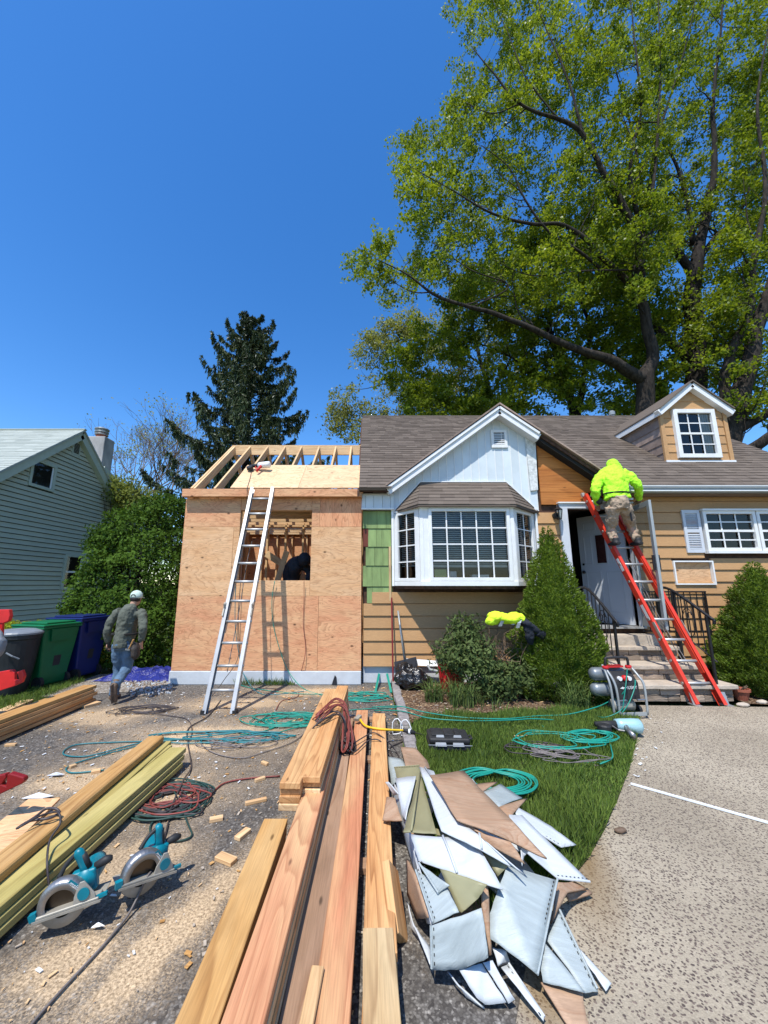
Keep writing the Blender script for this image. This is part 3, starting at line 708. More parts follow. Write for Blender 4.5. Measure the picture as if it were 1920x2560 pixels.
MB().tube([(-.16,RE,MRZ+.01),(HXR+.1,RE,MRZ+.01)],.03,6).build('ridge_cap',MT['shing'],roof)
MB().lathe((Xat(1550,RE,MRZ+.1),RE+.35,MRZ-.35),[(.06,0),(.06,.55),(.085,.56),(.085,.66),(.04,.70)],12).build('vent_pipe',MT['gutter'],roof,smooth=False)
# left roof edge rotten boards
MB().hexa([(-.19,ylo,mz(ylo)-.06),(-.19,RE,MRZ-.06),(-.19,RE,MRZ-.16),(-.19,ylo,mz(ylo)-.16)],(.03,0,0)).build('rake_edge',MT['darkwood'],roof)
# gutter + fascia on the right
gxa=grx+.02; gz1=Zat(1217,GE-.06); gz0=Zat(1232,GE-.06)
gy=GE-.13
prof=[(0,gz1),(0.0,gz1-.03),(.02,gz1-.04),(.02,gz0+.03),(.05,gz0),(.12,gz0),(.12,gz1),(.11,gz1),(.11,gz0+.012),(.05,gz0+.012),(.03,gz0+.035),(.03,gz1-.035),(.012,gz1-.025),(.012,gz1)]
gut=MB().hexa([(gxa,gy+a,z) for a,z in prof][::-1],(HXR-gxa+.1,0,0)).build('gutter',MT['gutter'],house)
MB().box((gxa,gy-.004,gz1-.001),(HXR+.1,gy+.014,gz1+.012)).build('gutter_lip',MT['white'],gut); MB().box((gxa,gy+.012,gz0+.018),(HXR+.1,gy+.019,gz0+.034)).build('gutter_bead',MT['white'],gut)
MB().box((gxa-.1,GE-.005,EZ-.13),(HXR+.05,GE+.02,EZ-.03)).build('fascia_board',MT['sidingW'],house)
MB().box((grx-.1,GE+.021,EZ-.16),(HXR+.05,FW-.01,EZ-.13)).build('soffit',MT['sidingW'],house)
MB().box((-.14,GE+.0,EZ-.12),(glx+.02,GE+.02,EZ-.06)).build('fascia_board',MT['darkwood'],house)
# --- windows
def gridwin(parent,x0,x1,z0,z1,y,cols,rows_,fr=.05,dp=.05,mid=True,blind=None,name='window',inner='room',curt=False,bars=.011):
    b=MB(); b.box((x0,y-dp,z0),(x0+fr,y+.03,z1)).box((x1-fr,y-dp,z0),(x1,y+.03,z1)).box((x0+fr+.0005,y-dp,z0),(x1-fr-.0005,y+.03,z0+fr)).box((x0+fr+.0005,y-dp,z1-fr),(x1-fr-.0005,y+.03,z1))
    wn=b.build(name,MT['white'],parent); bevel(wn,.004,1)
    gx0,gx1,gz0_,gz1_=x0+fr,x1-fr,z0+fr,z1-fr
    b=MB(); zm=(gz0_+gz1_)/2
    if mid: b.box((gx0,y-.025,zm-.02),(gx1,y+.012,zm+.02))
    for s0,s1,yy in (((gz0_,zm-.02,y-.012),(zm+.02,gz1_,y-.0)) if mid else ((gz0_,gz1_,y-.005),)):
        for k in range(1,cols): xx=gx0+(gx1-gx0)*k/cols; b.box((xx-bars,yy-.008,s0),(xx+bars,yy+.001,s1))
        rr=rows_//2 if mid else rows_
        for k in range(1,rr): z_=s0+(s1-s0)*k/rr; b.box((gx0,yy-.006,z_-bars),(gx1,yy-.001,z_+bars))
    b.build('muntin',MT['white'],wn)
    MB().add([(gx0,y+.006,gz0_),(gx1,y+.006,gz0_),(gx1,y+.006,gz1_),(gx0,y+.006,gz1_)],[(0,1,2,3)]).build('pane',MT['glass'],wn)
    if blind:
        zlo=gz0_+blind; b=MB(); z_=zlo
        while z_<gz1_: b.hexa([(gx0,y+.06,z_),(gx1,y+.06,z_),(gx1,y+.075,z_+.016),(gx0,y+.075,z_+.016)],(0,.001,.003)); z_+=.034
        tag(b.build('blind',MT['blind'],wn)); MB().box((gx0,y+.055,zlo-.05),(gx1,y+.08,zlo-.012)).build('blind_rail',MT['blind'],wn)
    if curt:
        b=MB(); n=14; q=[]
        for k in range(n+1): xx=gx1-.28+.27*k/n; q.append((xx,y+.12+.02*math.sin(k*2.2)))
        for (a,c),(d,e) in zip(q,q[1:]): b.add([(a,c,gz0_),(d,e,gz0_),(d,e,gz1_),(a,c,gz1_)],[(0,1,2,3)])
        b.build('curtain',MT['curtain'],wn,smooth=True)
    return wn
# right window pair
xm=Xat(1888,FW,2.5)
gridwin(house,win['x0'],xm,win['z0'],win['z1'],FW-.03,3,4,fr=.055); gridwin(house,xm+.02,xm+1.0,win['z0'],win['z1'],FW-.03,3,4,fr=.055)
MB().box((win['x0']-.02,FW-.11,win['z1']+.001),(xm+1.05,FW,win['z1']+.035)).box((win['x0']-.02,FW-.10,win['z0']-.045),(xm+1.05,FW,win['z0']-.001)).build('window_casing',MT['white'],house)
# shutter
sx0,sx1=Xat(1708,FW,2.5),Xat(1752,FW,2.5)
st=MB().box((sx0,FW-.05,win['z0']-.03),(sx0+.05,FW-.02,win['z1']+.02)).box((sx1-.05,FW-.05,win['z0']-.03),(sx1,FW-.02,win['z1']+.02)).box((sx0+.05,FW-.049,win['z0']-.03),(sx1-.05,FW-.02,win['z0']+.03)).box((sx0+.05,FW-.049,win['z1']-.04),(sx1-.05,FW-.02,win['z1']+.02)).box((sx0+.05,FW-.049,(win['z0']+win['z1'])/2-.03),(sx1-.05,FW-.02,(win['z0']+win['z1'])/2+.03)).box((sx0+.05,FW-.024,win['z0']),(sx1-.05,FW-.021,win['z1'])).build('shutter',MT['shutter'],house)
k=0; z=win['z0']+.035
while z<win['z1']-.06:
    if abs(z+.012-(win['z0']+win['z1'])/2)>.045: MB().hexa([(sx0+.05,FW-.048,z),(sx1-.05,FW-.048,z),(sx1-.05,FW-.028,z+.02),(sx0+.05,FW-.028,z+.02)],(0,.002,.004)).build('louvre',MT['shutter'],st)
    z+=.032
# boarded air conditioner hole
acb=MB().box((acx0,FW-.05,acz0),(acx0+.025,FW+.04,acz1)).box((acx1-.025,FW-.05,acz0),(acx1,FW+.04,acz1)).box((acx0+.025,FW-.05,acz0),(acx1-.025,FW+.04,acz0+.025)).box((acx0+.025,FW-.05,acz1-.025),(acx1-.025,FW+.04,acz1)).build('boarded_opening',MT['white'],house)
M=Matrix(((1,0,0,(acx0+acx1)/2),(0,0,1,FW+.02),(0,1,0,(acz0+acz1)/2),(0,0,0,1)))
bb=MB().box((-(acx1-acx0)/2+.03,-(acz1-acz0)/2+.03,-.008),((acx1-acx0)/2-.03,(acz1-acz0)/2-.03,.008)); mesh('plywood_panel',bb.v,bb.f,MT['plyB'],acb,M)
# --- dormer
dm=MB(); dz0=mz(DF)
dm.box((dx0,DF,dz0-.05),(dx1,DF+.05,d_eave)).hexa([(dx0,DF,d_eave),(dx1,DF,d_eave),(dmx,DF,d_apex-.05)],(0,.05,0))
yb=GE+(d_eave-EZ)/.8
for x in (dx0,dx1-.05): dm.hexa([(x,DF+.05,dz0-.05),(x,DF+.05,d_eave),(x,yb,d_eave)],(.05,0,0))
dorm=dm.build('dormer',MT['siding'],house)
wz0_,wz1_=Zat(1147,DF)-.0,Zat(1027,DF); wxa,wxb=Xat(1676,DF,wz1_)-.0,Xat(1776,DF,wz1_)+.13
wxa,wxb=dx0+.235,dx0+.235+.88
dwin=gridwin(dorm,wxa,wxb,wz0_,wz1_,DF-.04,3,4,fr=.085,curt=False)
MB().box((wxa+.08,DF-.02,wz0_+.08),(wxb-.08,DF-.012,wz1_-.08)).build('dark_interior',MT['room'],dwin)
b=MB()
for k in range(8): b.box((wxb-.30+k*.025,DF-.030+.003*(k%2),wz0_+.09),(wxb-.278+k*.025,DF-.026+.003*(k%2),wz1_-.09))
b.build('curtain',MT['curtain'],dwin)
z=dz0; ed=.19
hw=lambda z_: (dx1-dx0)/2 if z_<d_eave else max(0,(dx1-dx0)/2*(d_apex-.06-z_)/(d_apex-.06-d_eave))
while z<d_apex-.1:
    zt_=min(z+ed,d_apex-.08)
    for a,c in (((dx0+.07,wxa),(wxb,dx1-.07)) if z+ed*.5<wz1_ and z+ed*.5>wz0_ else ((dmx-min(hw(z),(dx1-dx0)/2-.07),dmx+min(hw(z),(dx1-dx0)/2-.07)),)):
        a2,c2=(a,c) if z+ed*.5<d_eave else (dmx-hw(zt_),dmx+hw(zt_))
        if c-a>.05:
            M=Matrix.Translation(((a+c)/2,DF-.004,z)); o0=(a+c)/2
            bb=MB().add([(a-o0,-.02,0),(c-o0,-.02,0),(c-o0,.003,0),(a-o0,.003,0),(a2-o0,-.006,zt_-z-.001),(c2-o0,-.006,zt_-z-.001),(c2-o0,.003,zt_-z-.001),(a2-o0,.003,zt_-z-.001)],[(3,2,1,0),(4,5,6,7),(0,1,5,4),(1,2,6,5),(2,3,7,6),(3,0,4,7)])
            bevel(mesh('siding_board',bb.v,bb.f,MT['siding'],dorm,M),.002,1)
    # cheek board
    for sx in ((dx0,-1),(dx1,1)):
        if z<d_eave-.05:
            ye=GE+(z-EZ)/.8; ye2=GE+(min(zt_,d_eave)-EZ)/.8; X,sg=sx
            o=MB().hexa([(X+sg*.018,DF+.0,z),(X+sg*.018,ye+.02,z),(X+sg*.006,ye2+.02,min(zt_,d_eave)-.001),(X+sg*.006,DF+.0,min(zt_,d_eave)-.001)],(-sg*.01,0,0)).build('cheek_board',MT['sidingW'],dorm)
    z+=ed
for X in (dx0-.02,dx1-.06): bevel(MB().box((X,DF-.035,dz0-.03),(X+.08,DF+.02,d_eave+.0)).build('corner_board',MT['siding'],dorm),.003)
MB().box((dx0-.03,DF-.055,dz0-.035),(dx1+.03,DF-.036,dz0+.01)).build('flashing',MT['white'],dorm)
for sg in (-1,1):
    xa=dmx+sg*((dx1-dx0)/2+.09); za=d_apex-ds*abs(xa-dmx)
    a=Vector((dmx,DF-.14,d_apex-.06)); c=Vector((xa,DF-.14,za-.06)); d=(c-a).normalized(); n=Vector((-d.z,0,d.x)); n=n if n.z>0 else -n
    q=[a-n*.06,c-n*.06,c+n*.06,a+n*.06]; MB().hexa(q if sg<0 else q[::-1],(0,.13,0)).build('rake_board',MT['white'],dorm)
    yb2=GE+(za-EZ)/.8; yr=GE+(d_apex-EZ)/.8
    q=[Vector((dmx,DF-.17,d_apex+.012)),Vector((xa,DF-.17,za+.012)),Vector((xa,yb2+.05,za+.012)),Vector((dmx,yr+.05,d_apex+.012))]
    MB().hexa(q if sg>0 else q[::-1],(0,0,.03)).build('dormer_roof',MT['shing'],dorm)
    MB().beam((xa-sg*.02,DF-.1,za-.05),(xa-sg*.02,yb2+.02,za-.05),.025,.11).build('eave_trim',MT['white'],dorm)
# --- bay window
BF=6.38
bl,br=Xat(1057,BF,1.7),Xat(1291,BF,1.7); zb0,zb1=Zat(1465,BF),Zat(1263,BF)
wl,wr=.46,3.03
bay=MB()
plan=[Vector((wl,FW,0)),Vector((bl,BF,0)),Vector((br,BF,0)),Vector((wr,FW,0))]
sl=MB(); e=.03
sl.hexa([(wl-.02,FW-.0,zb0),(bl-.02,BF-.04,zb0),(br+.02,BF-.04,zb0),(wr+.02,FW-.0,zb0)],(0,0,.075))
bayo=sl.build('bay_window',MT['white'],house); bevel(bayo,.005)
MB().hexa([(wl+.02,FW,zb0-.05),(bl+.02,BF+.02,zb0-.05),(br-.02,BF+.02,zb0-.05),(wr-.02,FW,zb0-.05)],(0,0,.048)).build('bay_floor',MT['darkwood'],bayo)
MB().hexa([(wl-.02,FW-.0,zb1-.05),(bl-.02,BF-.05,zb1-.05),(br+.02,BF-.05,zb1-.05),(wr+.02,FW-.0,zb1-.05)],(0,0,.05)).build('bay_head',MT['white'],bayo)
# posts
for p in (plan[1],plan[2]):
    s=1 if p.x<1.5 else -1
    bevel(MB().box((p.x-.03,BF-.01,zb0+.076),(p.x+.03,BF+.05,zb1-.051)).build('corner_post',MT['white'],bayo),.004)
for X in (wl-.035,wr+.0): MB().box((X,FW-.06,zb0-.0),(X+.04,FW-.02,zb1+.06)).build('side_trim',MT['white'],bayo)
fx0=Xat(1075,BF,1.7); fx1=Xat(1284,BF,1.7)
MB().box((bl+.031,BF-.005,zb0+.076),(fx0,BF+.04,zb1-.051)).build('mullion_panel',MT['white'],bayo); MB().box((fx1,BF-.005,zb0+.076),(br-.031,BF+.04,zb1-.051)).build('mullion_panel',MT['white'],bayo)
fw=gridwin(bayo,fx0,fx1,zb0+.08,zb1-.055,BF+.02,5,4,fr=.055,mid=False,blind=.22,name='front_sash')
tg=MB().add([(0,0,0),(.2,0,0),(.2,0,.125),(0,0,.125)],[(0,1,2,3)])
t0=NT('printed yellow notice'); bv=t0.coord('Object',rand=False); wv=t0.n('TexWave',bands_direction='Z'); wv.inputs['Scale'].default_value=18; t0.l(bv,wv.inputs[0]); ns=t0.noise(t0.coord('Object',scale=(60,1,8),rand=False),3,2)
nm=t0.fin(t0.mix(t0.math('MULTIPLY',t0.ramp(wv.outputs[0],[(.7,0),(.8,.8)]),t0.ramp(ns,[(.5,0),(.55,1)])),(.55,.60,.25),(.15,.2,.1)),.8)
o=mesh('notice',tg.v,tg.f,nm,fw,Matrix.Translation((fx0+.085,BF+.045,zb0+.145))); tag(o,'yellow printed paper notice')
MB().box((fx0+.35,BF+.10,zb0+.14),(fx0+.46,BF+.2,zb0+.24)).build('tissue_box',MT['shutter'],fw)
MB().box((fx0+.72,BF+.10,zb0+.13),(fx0+1.0,BF+.25,zb0+.185)).build('paper_stack',MT['white'],fw)
MB().hexa([(bl,BF+.08,zb0+.08),(br,BF+.08,zb0+.08),(wr,FW+.4,zb0+.08),(wl,FW+.4,zb0+.08)],(0,0,.02)).build('inner_sill',MT['room'],fw)
def sidesash(a,c,cols):
    a=Vector((a.x,a.y,0)); c=Vector((c.x,c.y,0)); L=(c-a).length; ang=math.atan2((c-a).y,(c-a).x)
    M=Matrix.Translation((a.x,a.y,0))@Matrix.Rotation(ang,4,'Z')
    e=bpy.data.objects.new('side_sash',None); 
    tmp=MB(); x0,x1,z0_,z1_=.05,L-.05,zb0+.08,zb1-.055; y=.02; fr=.05
    tmp.box((0,y-.04,z0_),(x0+fr,y+.02,z1_)).box((x1-fr,y-.04,z0_),(L,y+.02,z1_)).box((x0+fr+.0005,y-.04,z0_),(x1-fr-.0005,y+.02,z0_+fr)).box((x0+fr+.0005,y-.04,z1_-fr),(x1-fr-.0005,y+.02,z1_))
    o=bevel(mesh('side_sash',tmp.v,tmp.f,MT['white'],bayo,M),.004,1)
    g0,g1,h0,h1=x0+fr,x1-fr,z0_+fr,z1_-fr; m=MB()
    for k in range(1,cols): xx=g0+(g1-g0)*k/cols; m.box((xx-.01,y-.02,h0),(xx+.01,y-.01,h1))
    for k in range(1,4): zz_=h0+(h1-h0)*k/4; m.box((g0,y-.018,zz_-.01),(g1,y-.012,zz_+.01))
    mesh('muntin',m.v,m.f,MT['white'],o,M); mesh('pane',[(g0,y,h0),(g1,y,h0),(g1,y,h1),(g0,y,h1)],[(0,1,2,3)],MT['glass'],o,M)
    bl_=MB(); zz_=h0+.2
    while zz_<h1: bl_.hexa([(g0+.01,y+.04,zz_),(g1-.01,y+.04,zz_),(g1-.01,y+.055,zz_+.012),(g0+.01,y+.055,zz_+.012)],(0,.001,.003)); zz_+=.034
    mesh('blind',bl_.v,bl_.f,MT['blind'],o,M)
sidesash(plan[0]+Vector((.02,-.02,0)),plan[1]+Vector((-.03,.03,0)),2); sidesash(plan[2]+Vector((.03,.03,0)),plan[3]+Vector((-.02,-.02,0)),2)
# bay roof
rt0,rt1=Xat(1052,FW-.05,3),Xat(1270,FW-.05,3); rzt=Zat(1206,FW-.05)
el=Vector((Xat(984,FW,zb1),FW-.02,zb1-.02)); fl=Vector((bl-.06,BF-.10,zb1-.01)); fr_=Vector((br+.05,BF-.10,zb1-.01)); er=Vector((Xat(1344,FW,zb1),FW-.02,zb1-.02)); tl=Vector((rt0,FW-.04,rzt)); tr_=Vector((rt1,FW-.04,rzt))
br_=MB().add([el,fl,fr_,er,tr_,tl,el+Vector((0,0,-.03)),fl+Vector((0,0,-.03)),fr_+Vector((0,0,-.03)),er+Vector((0,0,-.03))],[(0,1,5),(1,2,4,5),(2,3,4),(0,6,7,1),(1,7,8,2),(2,8,9,3),(6,9,8,7)]).build('bay_roof',MT['shing'],bayo)
MB().beam(tl+Vector((0,-.01,.012)),tr_+Vector((0,-.01,.012)),.03,.02).beam(tl+Vector((0,-.01,.012)),el+Vector((0,-.02,.02)),.03,.02).beam(tr_+Vector((0,-.01,.012)),er+Vector((0,-.02,.02)),.03,.02).build('roof_flashing',MT['white'],bayo)
def facet(A,B,C,D,rows=7,seed=0,tw=.22):
    """quad eave A-B, top D-C"""
    rg=random.Random(seed); nn=(B-A).cross(D-A).normalized(); nn=nn if nn.z>0 else -nn
    for r in range(rows):
        t0_,t1=r/rows,(r+1.05)/rows; t1=min(1,t1)
        a0,b0,a1,b1=A.lerp(D,t0_),B.lerp(C,t0_),A.lerp(D,t1),B.lerp(C,t1); L=(b0-a0).length
        if L<.03: continue
        u=0; 
        while u<1-1e-4:
            u2=min(1,u+tw*rg.uniform(.7,1.25)/L); 
            if 1-u2<.06/L: u2=1
            th=rg.uniform(.006,.012); q=[a0.lerp(b0,u),a0.lerp(b0,u2),a1.lerp(b1,u2),a1.lerp(b1,u)]
            vs=[q[0]+nn*.002,q[1]+nn*.002,q[2]+nn*.001,q[3]+nn*.001,q[0]+nn*(.004+th),q[1]+nn*(.004+th),q[2]+nn*.003,q[3]+nn*.003]
            mesh('shingle',vs,[(3,2,1,0),(4,5,6,7),(0,1,5,4),(1,2,6,5),(2,3,7,6),(3,0,4,7)],MT['shing'],bayo); u=u2
facet(fl,fr_,tr_,tl,7,1); facet(el,fl,tl,tl+Vector((-.001,0,0)),7,2); facet(fr_,er,tr_+Vector((.001,0,0)),tr_,7,3)
# --- doorway
fr0=Xat(1399,FW,2.6)
MB().box((fr0,FW-.06,door_z0),(door_x0,FW+.1,door_z1)).box((fr0,FW-.06,door_z1+.001),(door_x1+.07,FW+.1,door_z1+.09)).box((door_x1,FW-.06,door_z0),(door_x1+.07,FW+.1,door_z1)).build('door_frame',MT['shutter'],house)
MB().box((fr0-.02,FW-.09,door_z1+.091),(door_x1+.09,FW-.02,door_z1+.115)).build('door_cap',MT['white'],house)
MB().box((door_x0-.05,FW-.08,door_z0-.03),(door_x1+.05,FW+.3,door_z0-.001)).build('threshold',MT['alu'],house)
M=Matrix.Translation((door_x1-.03,FW+.09,door_z0+.01))@Matrix.Rotation(R(180-64),4,'Z')
Lw,Lh=.90,door_z1-door_z0-.03
d=MB().box((0,-.02,0),(Lw,.02,Lh)); dr=mesh('front_door',d.v,d.f,MT['graydoor'],house,M)
for (a,c,e,f) in ((.10,.40,.20,.95),(.50,.80,.20,.95),(.10,.26,1.1,1.65),(.64,.80,1.1,1.65),(.12,.38,1.76,1.93),(.52,.78,1.76,1.93)):
    m=MB(); 
    for yy in (.021,-.021):
        s=1 if yy>0 else -1
        for bx in (((a,e),(c,e+.02)),((a,f-.02),(c,f)),((a,e+.02),(a+.02,f-.02)),((c-.02,e+.02),(c,f-.02))): m.box((bx[0][0],yy,bx[0][1]),(bx[1][0],yy+s*.007,bx[1][1]))
    mesh('door_panel',m.v,m.f,MT['graydoor'],dr,M)
m=MB().box((.33,.021,1.08),(.57,.028,1.68)).box((.33,-.028,1.08),(.57,-.021,1.68)); mesh('light_frame',m.v,m.f,MT['graydoor'],dr,M)
m=MB().box((.36,.0282,1.11),(.54,.030,1.65)).box((.36,-.030,1.11),(.54,-.0282,1.65)); mesh('door_glass',m.v,m.f,plain('dark reddish door glass',(.05,.02,.018),.1,var=.4),dr,M)
m=MB().ell((Lw-.07,.05,.95),.032).ell((Lw-.07,-.05,.95),.032).ell((Lw-.07,.035,1.1),.022).ell((Lw-.07,-.035,1.1),.022); mesh('door_knob',m.v,m.f,MT['iron'],dr,M,smooth=True)
# storm door, open outward
hx=door_x1+.01; M=Matrix.Translation((hx,FW-.07,door_z0+.02))@Matrix.Rotation(R(-101),4,'Z'); sw=.72; shh=door_z1-door_z0-.02
m=MB().box((0,-.02,0),(.05,.02,shh)).box((sw-.085,-.02,0),(sw,.02,shh)).box((.05,-.019,shh-.09),(sw-.085,.019,shh)).box((.05,-.019,0),(sw-.085,.019,.17))
sdr=mesh('storm_door',m.v,m.f,MT['gutter'],house,M); bevel(sdr,.004); tag(sdr,'open grey aluminium storm door')
mesh('pane',[(.05,0,.17),(sw-.085,0,.17),(sw-.085,0,shh-.09),(.05,0,shh-.09)],[(0,1,2,3)],MT['glass'],sdr,M)
m=MB().box((sw-.06,-.055,.92),(sw-.03,-.021,1.16)).box((sw-.10,-.07,1.03),(sw-.02,-.056,1.05)).box((sw-.06,.021,.92),(sw-.03,.05,1.16)); mesh('latch',m.v,m.f,MT['iron'],sdr,M)
# wall lantern
lx,lz=Xat(1386,FW,2.9),Zat(1285,FW-.1)
lan=MB().lathe((lx,FW-.03,lz-.02),[(.055,-.04),(.055,.02)],14,'Y').build('wall_lantern',MT['iron'],house)
b=MB(); c=Vector((lx,FW-.16,lz+.02)); b.lathe(c,[(.075,.05),(.02,.10),(.008,.14)],6).lathe(c,[(.035,-.13),(.05,-.12)],6)
for k in range(6):
    a=2*math.pi*k/6; b.beam(c+Vector((.07*math.cos(a),.07*math.sin(a),.05)),c+Vector((.045*math.cos(a),.045*math.sin(a),-.12)),.008,.008)
b.tube([(lx,FW-.03,lz-.02),(lx,FW-.1,lz-.08),(lx,FW-.16,lz-.1)],.008,6); b.build('lantern_cage',MT['iron'],lan)
MB().lathe(c,[(.042,-.12),(.066,.05)],6).build('lantern_glass',MT['glass'],lan)
# --- steps
stp=thing('front_steps','stone front steps with pale slab treads and rough ledge stone risers','steps',(4.4,6.2,0))
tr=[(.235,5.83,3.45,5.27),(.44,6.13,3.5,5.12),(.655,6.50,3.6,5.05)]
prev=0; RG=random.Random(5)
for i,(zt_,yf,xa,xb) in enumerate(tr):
    back=tr[i+1][1]+.05 if i<2 else FW-.01
    # slab
    n=14; top=[];  q=[]
    for k in range(n+1): q.append((xa+(xb-xa)*k/n, yf+RG.uniform(-.012,.012)))
    m=MB(); pts=[(x,y,zt_-.055) for x,y in q]+[(xb,back,zt_-.055),(xa,back,zt_-.055)]
    m.hexa(pts,(0,0,.055)); o=m.build('tread_slab',MT['slab'],stp); bevel(o,.008,2)
    # riser stones
    z=prev; rows=[]; hh=(zt_-.057-prev); nr=2 if hh<.2 else 3
    for r in range(nr):
        za,zc=prev+hh*r/nr,prev+hh*(r+1)/nr; x=xa+.04
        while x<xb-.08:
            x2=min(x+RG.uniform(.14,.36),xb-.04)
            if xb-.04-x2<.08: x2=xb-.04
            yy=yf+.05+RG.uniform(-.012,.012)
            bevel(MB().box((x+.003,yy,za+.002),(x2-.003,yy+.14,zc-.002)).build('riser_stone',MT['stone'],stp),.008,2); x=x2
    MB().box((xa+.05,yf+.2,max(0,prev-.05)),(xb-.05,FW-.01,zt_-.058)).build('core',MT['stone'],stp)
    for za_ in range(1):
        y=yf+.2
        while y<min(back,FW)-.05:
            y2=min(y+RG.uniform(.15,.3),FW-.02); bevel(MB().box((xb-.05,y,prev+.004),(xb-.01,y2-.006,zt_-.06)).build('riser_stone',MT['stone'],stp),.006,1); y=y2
    prev=zt_-.0
MB().box((3.5,FW-.28,.656),(4.85,FW-.02,.655+.16)).build('door_step',MT['slab'],stp)
# ------------------------------------------------------------------ gray neighbour house
GX=-10.3; PY=13.1
nh=thing('neighbour_house','grey green clapboard house on the left with a steep gable and a chimney','house',(GX,PY,0))
gpk=PXp(195,1079,GX); PY=gpk.y; PZ=gpk.z
gsl=.85
fL=8.2; base=.0
def nz(y): return PZ-gsl*abs(y-PY)
eN=PY-4.6; eF=PXp(300,1280,GX).y+1.5
MB().hexa([(GX-.02,eN,0),(GX-.02,eF,0),(GX-.02,eF,nz(eF)),(GX-.02,PY,PZ-.02),(GX-.02,eN,nz(eN))],(-.2,0,0)).build('wall',MT['black'],nh)  # backing coloured black: butt shadow painted into the gaps between siding boards
MB().box((GX-9,eN,0),(GX-.25,eN+.2,nz(eN))).build('wall',MT['grayside'],nh)
exg=.147; z=.15; nwin=[]
def wrect(a,c): p,q=PXp(*a,GX),PXp(*c,GX); return p,q
u0=PXp(68,1222,GX); u1=PXp(140,1226,GX); ul=PXp(134,1160,GX)
uw=(PXp(72,1180,GX).y,PXp(137,1190,GX).y,PXp(100,1222,GX).z+.0,PXp(100,1150,GX).z)
lw=(PXp(153,1440,GX).y,PXp(203,1440,GX).y,PXp(170,1474,GX).z,PXp(170,1385,GX).z)
vw=(PXp(179,1120,GX).y,PXp(200,1120,GX).y,PXp(190,1140,GX).z,PXp(190,1103,GX).z)
holes=[uw,lw,vw]
while z<PZ-.2:
    zc=z+exg; ya=max(eN,PY-(PZ-.14-z)/gsl) ; yb_=min(eF,PY+(PZ-.14-z)/gsl); segs=[(ya,yb_)]
    for h0,h1,h2,h3 in holes:
        if h2<z+exg/2<h3:
            ns=[]
            for a,c in segs:
                if h1<=a or h0>=c: ns.append((a,c)); continue
                if a<h0: ns.append((a,h0))
                if h1<c: ns.append((h1,c))
            segs=ns
    for a,c in segs:
        if c-a<.06: continue
        cut=gsl and 0
        vs=[(GX+.04,a,z+.018),(GX+.04,c,z+.018),(GX+.001,c,z+.018),(GX+.001,a,z+.018),(GX+.006,a,zc),(GX+.006,c,zc),(GX+.001,c,zc),(GX+.001,a,zc)]
        mesh('siding_board',vs,[(0,1,2,3),(7,6,5,4),(4,5,1,0),(5,6,2,1),(6,7,3,2),(7,4,0,3)],MT['grayside'],nh)
    z+=exg
def sidewin(h,nm,fr=.09,mid=False):
    y0,y1,a,c=h; b=MB().box((GX-.02,y0,a),(GX+.06,y0+fr,c)).box((GX-.02,y1-fr,a),(GX+.06,y1,c)).box((GX-.02,y0+fr,a),(GX+.06,y1-fr,a+fr)).box((GX-.02,y0+fr,c-fr),(GX+.06,y1-fr,c))
    o=b.build(nm,MT['graytrim'],nh)
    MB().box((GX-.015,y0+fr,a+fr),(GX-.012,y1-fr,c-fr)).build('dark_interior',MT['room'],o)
    MB().add([(GX+.005,y0+fr,a+fr),(GX+.005,y1-fr,a+fr),(GX+.005,y1-fr,c-fr),(GX+.005,y0+fr,c-fr)],[(0,1,2,3)]).build('pane',MT['glass'],o)
    if mid: MB().box((GX,y0+fr,(a+c)/2-.03),(GX+.03,y1-fr,(a+c)/2+.03)).build('meeting_rail',MT['white'],o)
    MB().box((GX+.006,y0+fr,a+fr),(GX+.02,y0+fr+.03,c-fr)).box((GX+.006,y1-fr-.05,a+fr),(GX+.02,y1-fr,c-fr)).build('sash',MT['white'],o)
    return o
sidewin(uw,'window'); sidewin(lw,'window',mid=True)
v=MB().box((GX-.01,vw[0],vw[2]),(GX+.035,vw[1],vw[3])).build('louvre_vent',MT['graytrim'],nh)
for k in range(8):
    zz_=vw[2]+.08+k*(vw[3]-vw[2]-.14)/8; MB().box((GX+.036,vw[0]+.07,zz_),(GX+.045,vw[1]-.07,zz_+.03)).build('slat',MT['black'],v)
for sg,ye in ((-1,eN-.3),(1,PXp(300,1282,GX+.2).y)):
    a=Vector((GX,PY,PZ-.12)); c=Vector((GX,ye,nz(ye)-.12)); d=(c-a).normalized(); n=Vector((0,-d.z,d.y)); n=n if n.z>0 else -n
    q=[a-n*.15,c-n*.15,c+n*.1,a+n*.1]; MB().hexa(q if sg>0 else q[::-1],(.20,0,0)).build('rake_board',MT['graytrim'],nh)
q=[Vector((GX+.25,eN-.35,nz(eN-.35)+.0)),Vector((GX+.25,PY,PZ)),Vector((GX-9.5,PY,PZ)),Vector((GX-9.5,eN-.35,nz(eN-.35)))]
nr=MB().hexa(q,(0,0,.06)).hexa([Vector((GX+.25,PY,PZ)),Vector((GX+.25,eF+.3,nz(eF+.3))),Vector((GX-9.5,eF+.3,nz(eF+.3))),Vector((GX-9.5,PY,PZ))],(0,0,.06)).build('roof',MT['shingG'],nh)
ns=Vector((0,1,gsl)).normalized(); nn=Vector((0,-gsl,1)).normalized(); O=Vector((GX-4.5,eN-.35,nz(eN-.35)+.06))
shingles(nr,O,Vector((1,0,0)),ns,nn,4.75,(PY-eN+.35)*math.hypot(1,gsl),lambda x,y:False,ex=.14,tw=.5,limit=290,seed=4,mat='shingG')
MB().box((GX-6,PY-.06,PZ+.05),(GX+.27,PY+.06,PZ+.09)).build('ridge_cap',MT['graytrim'],nr)
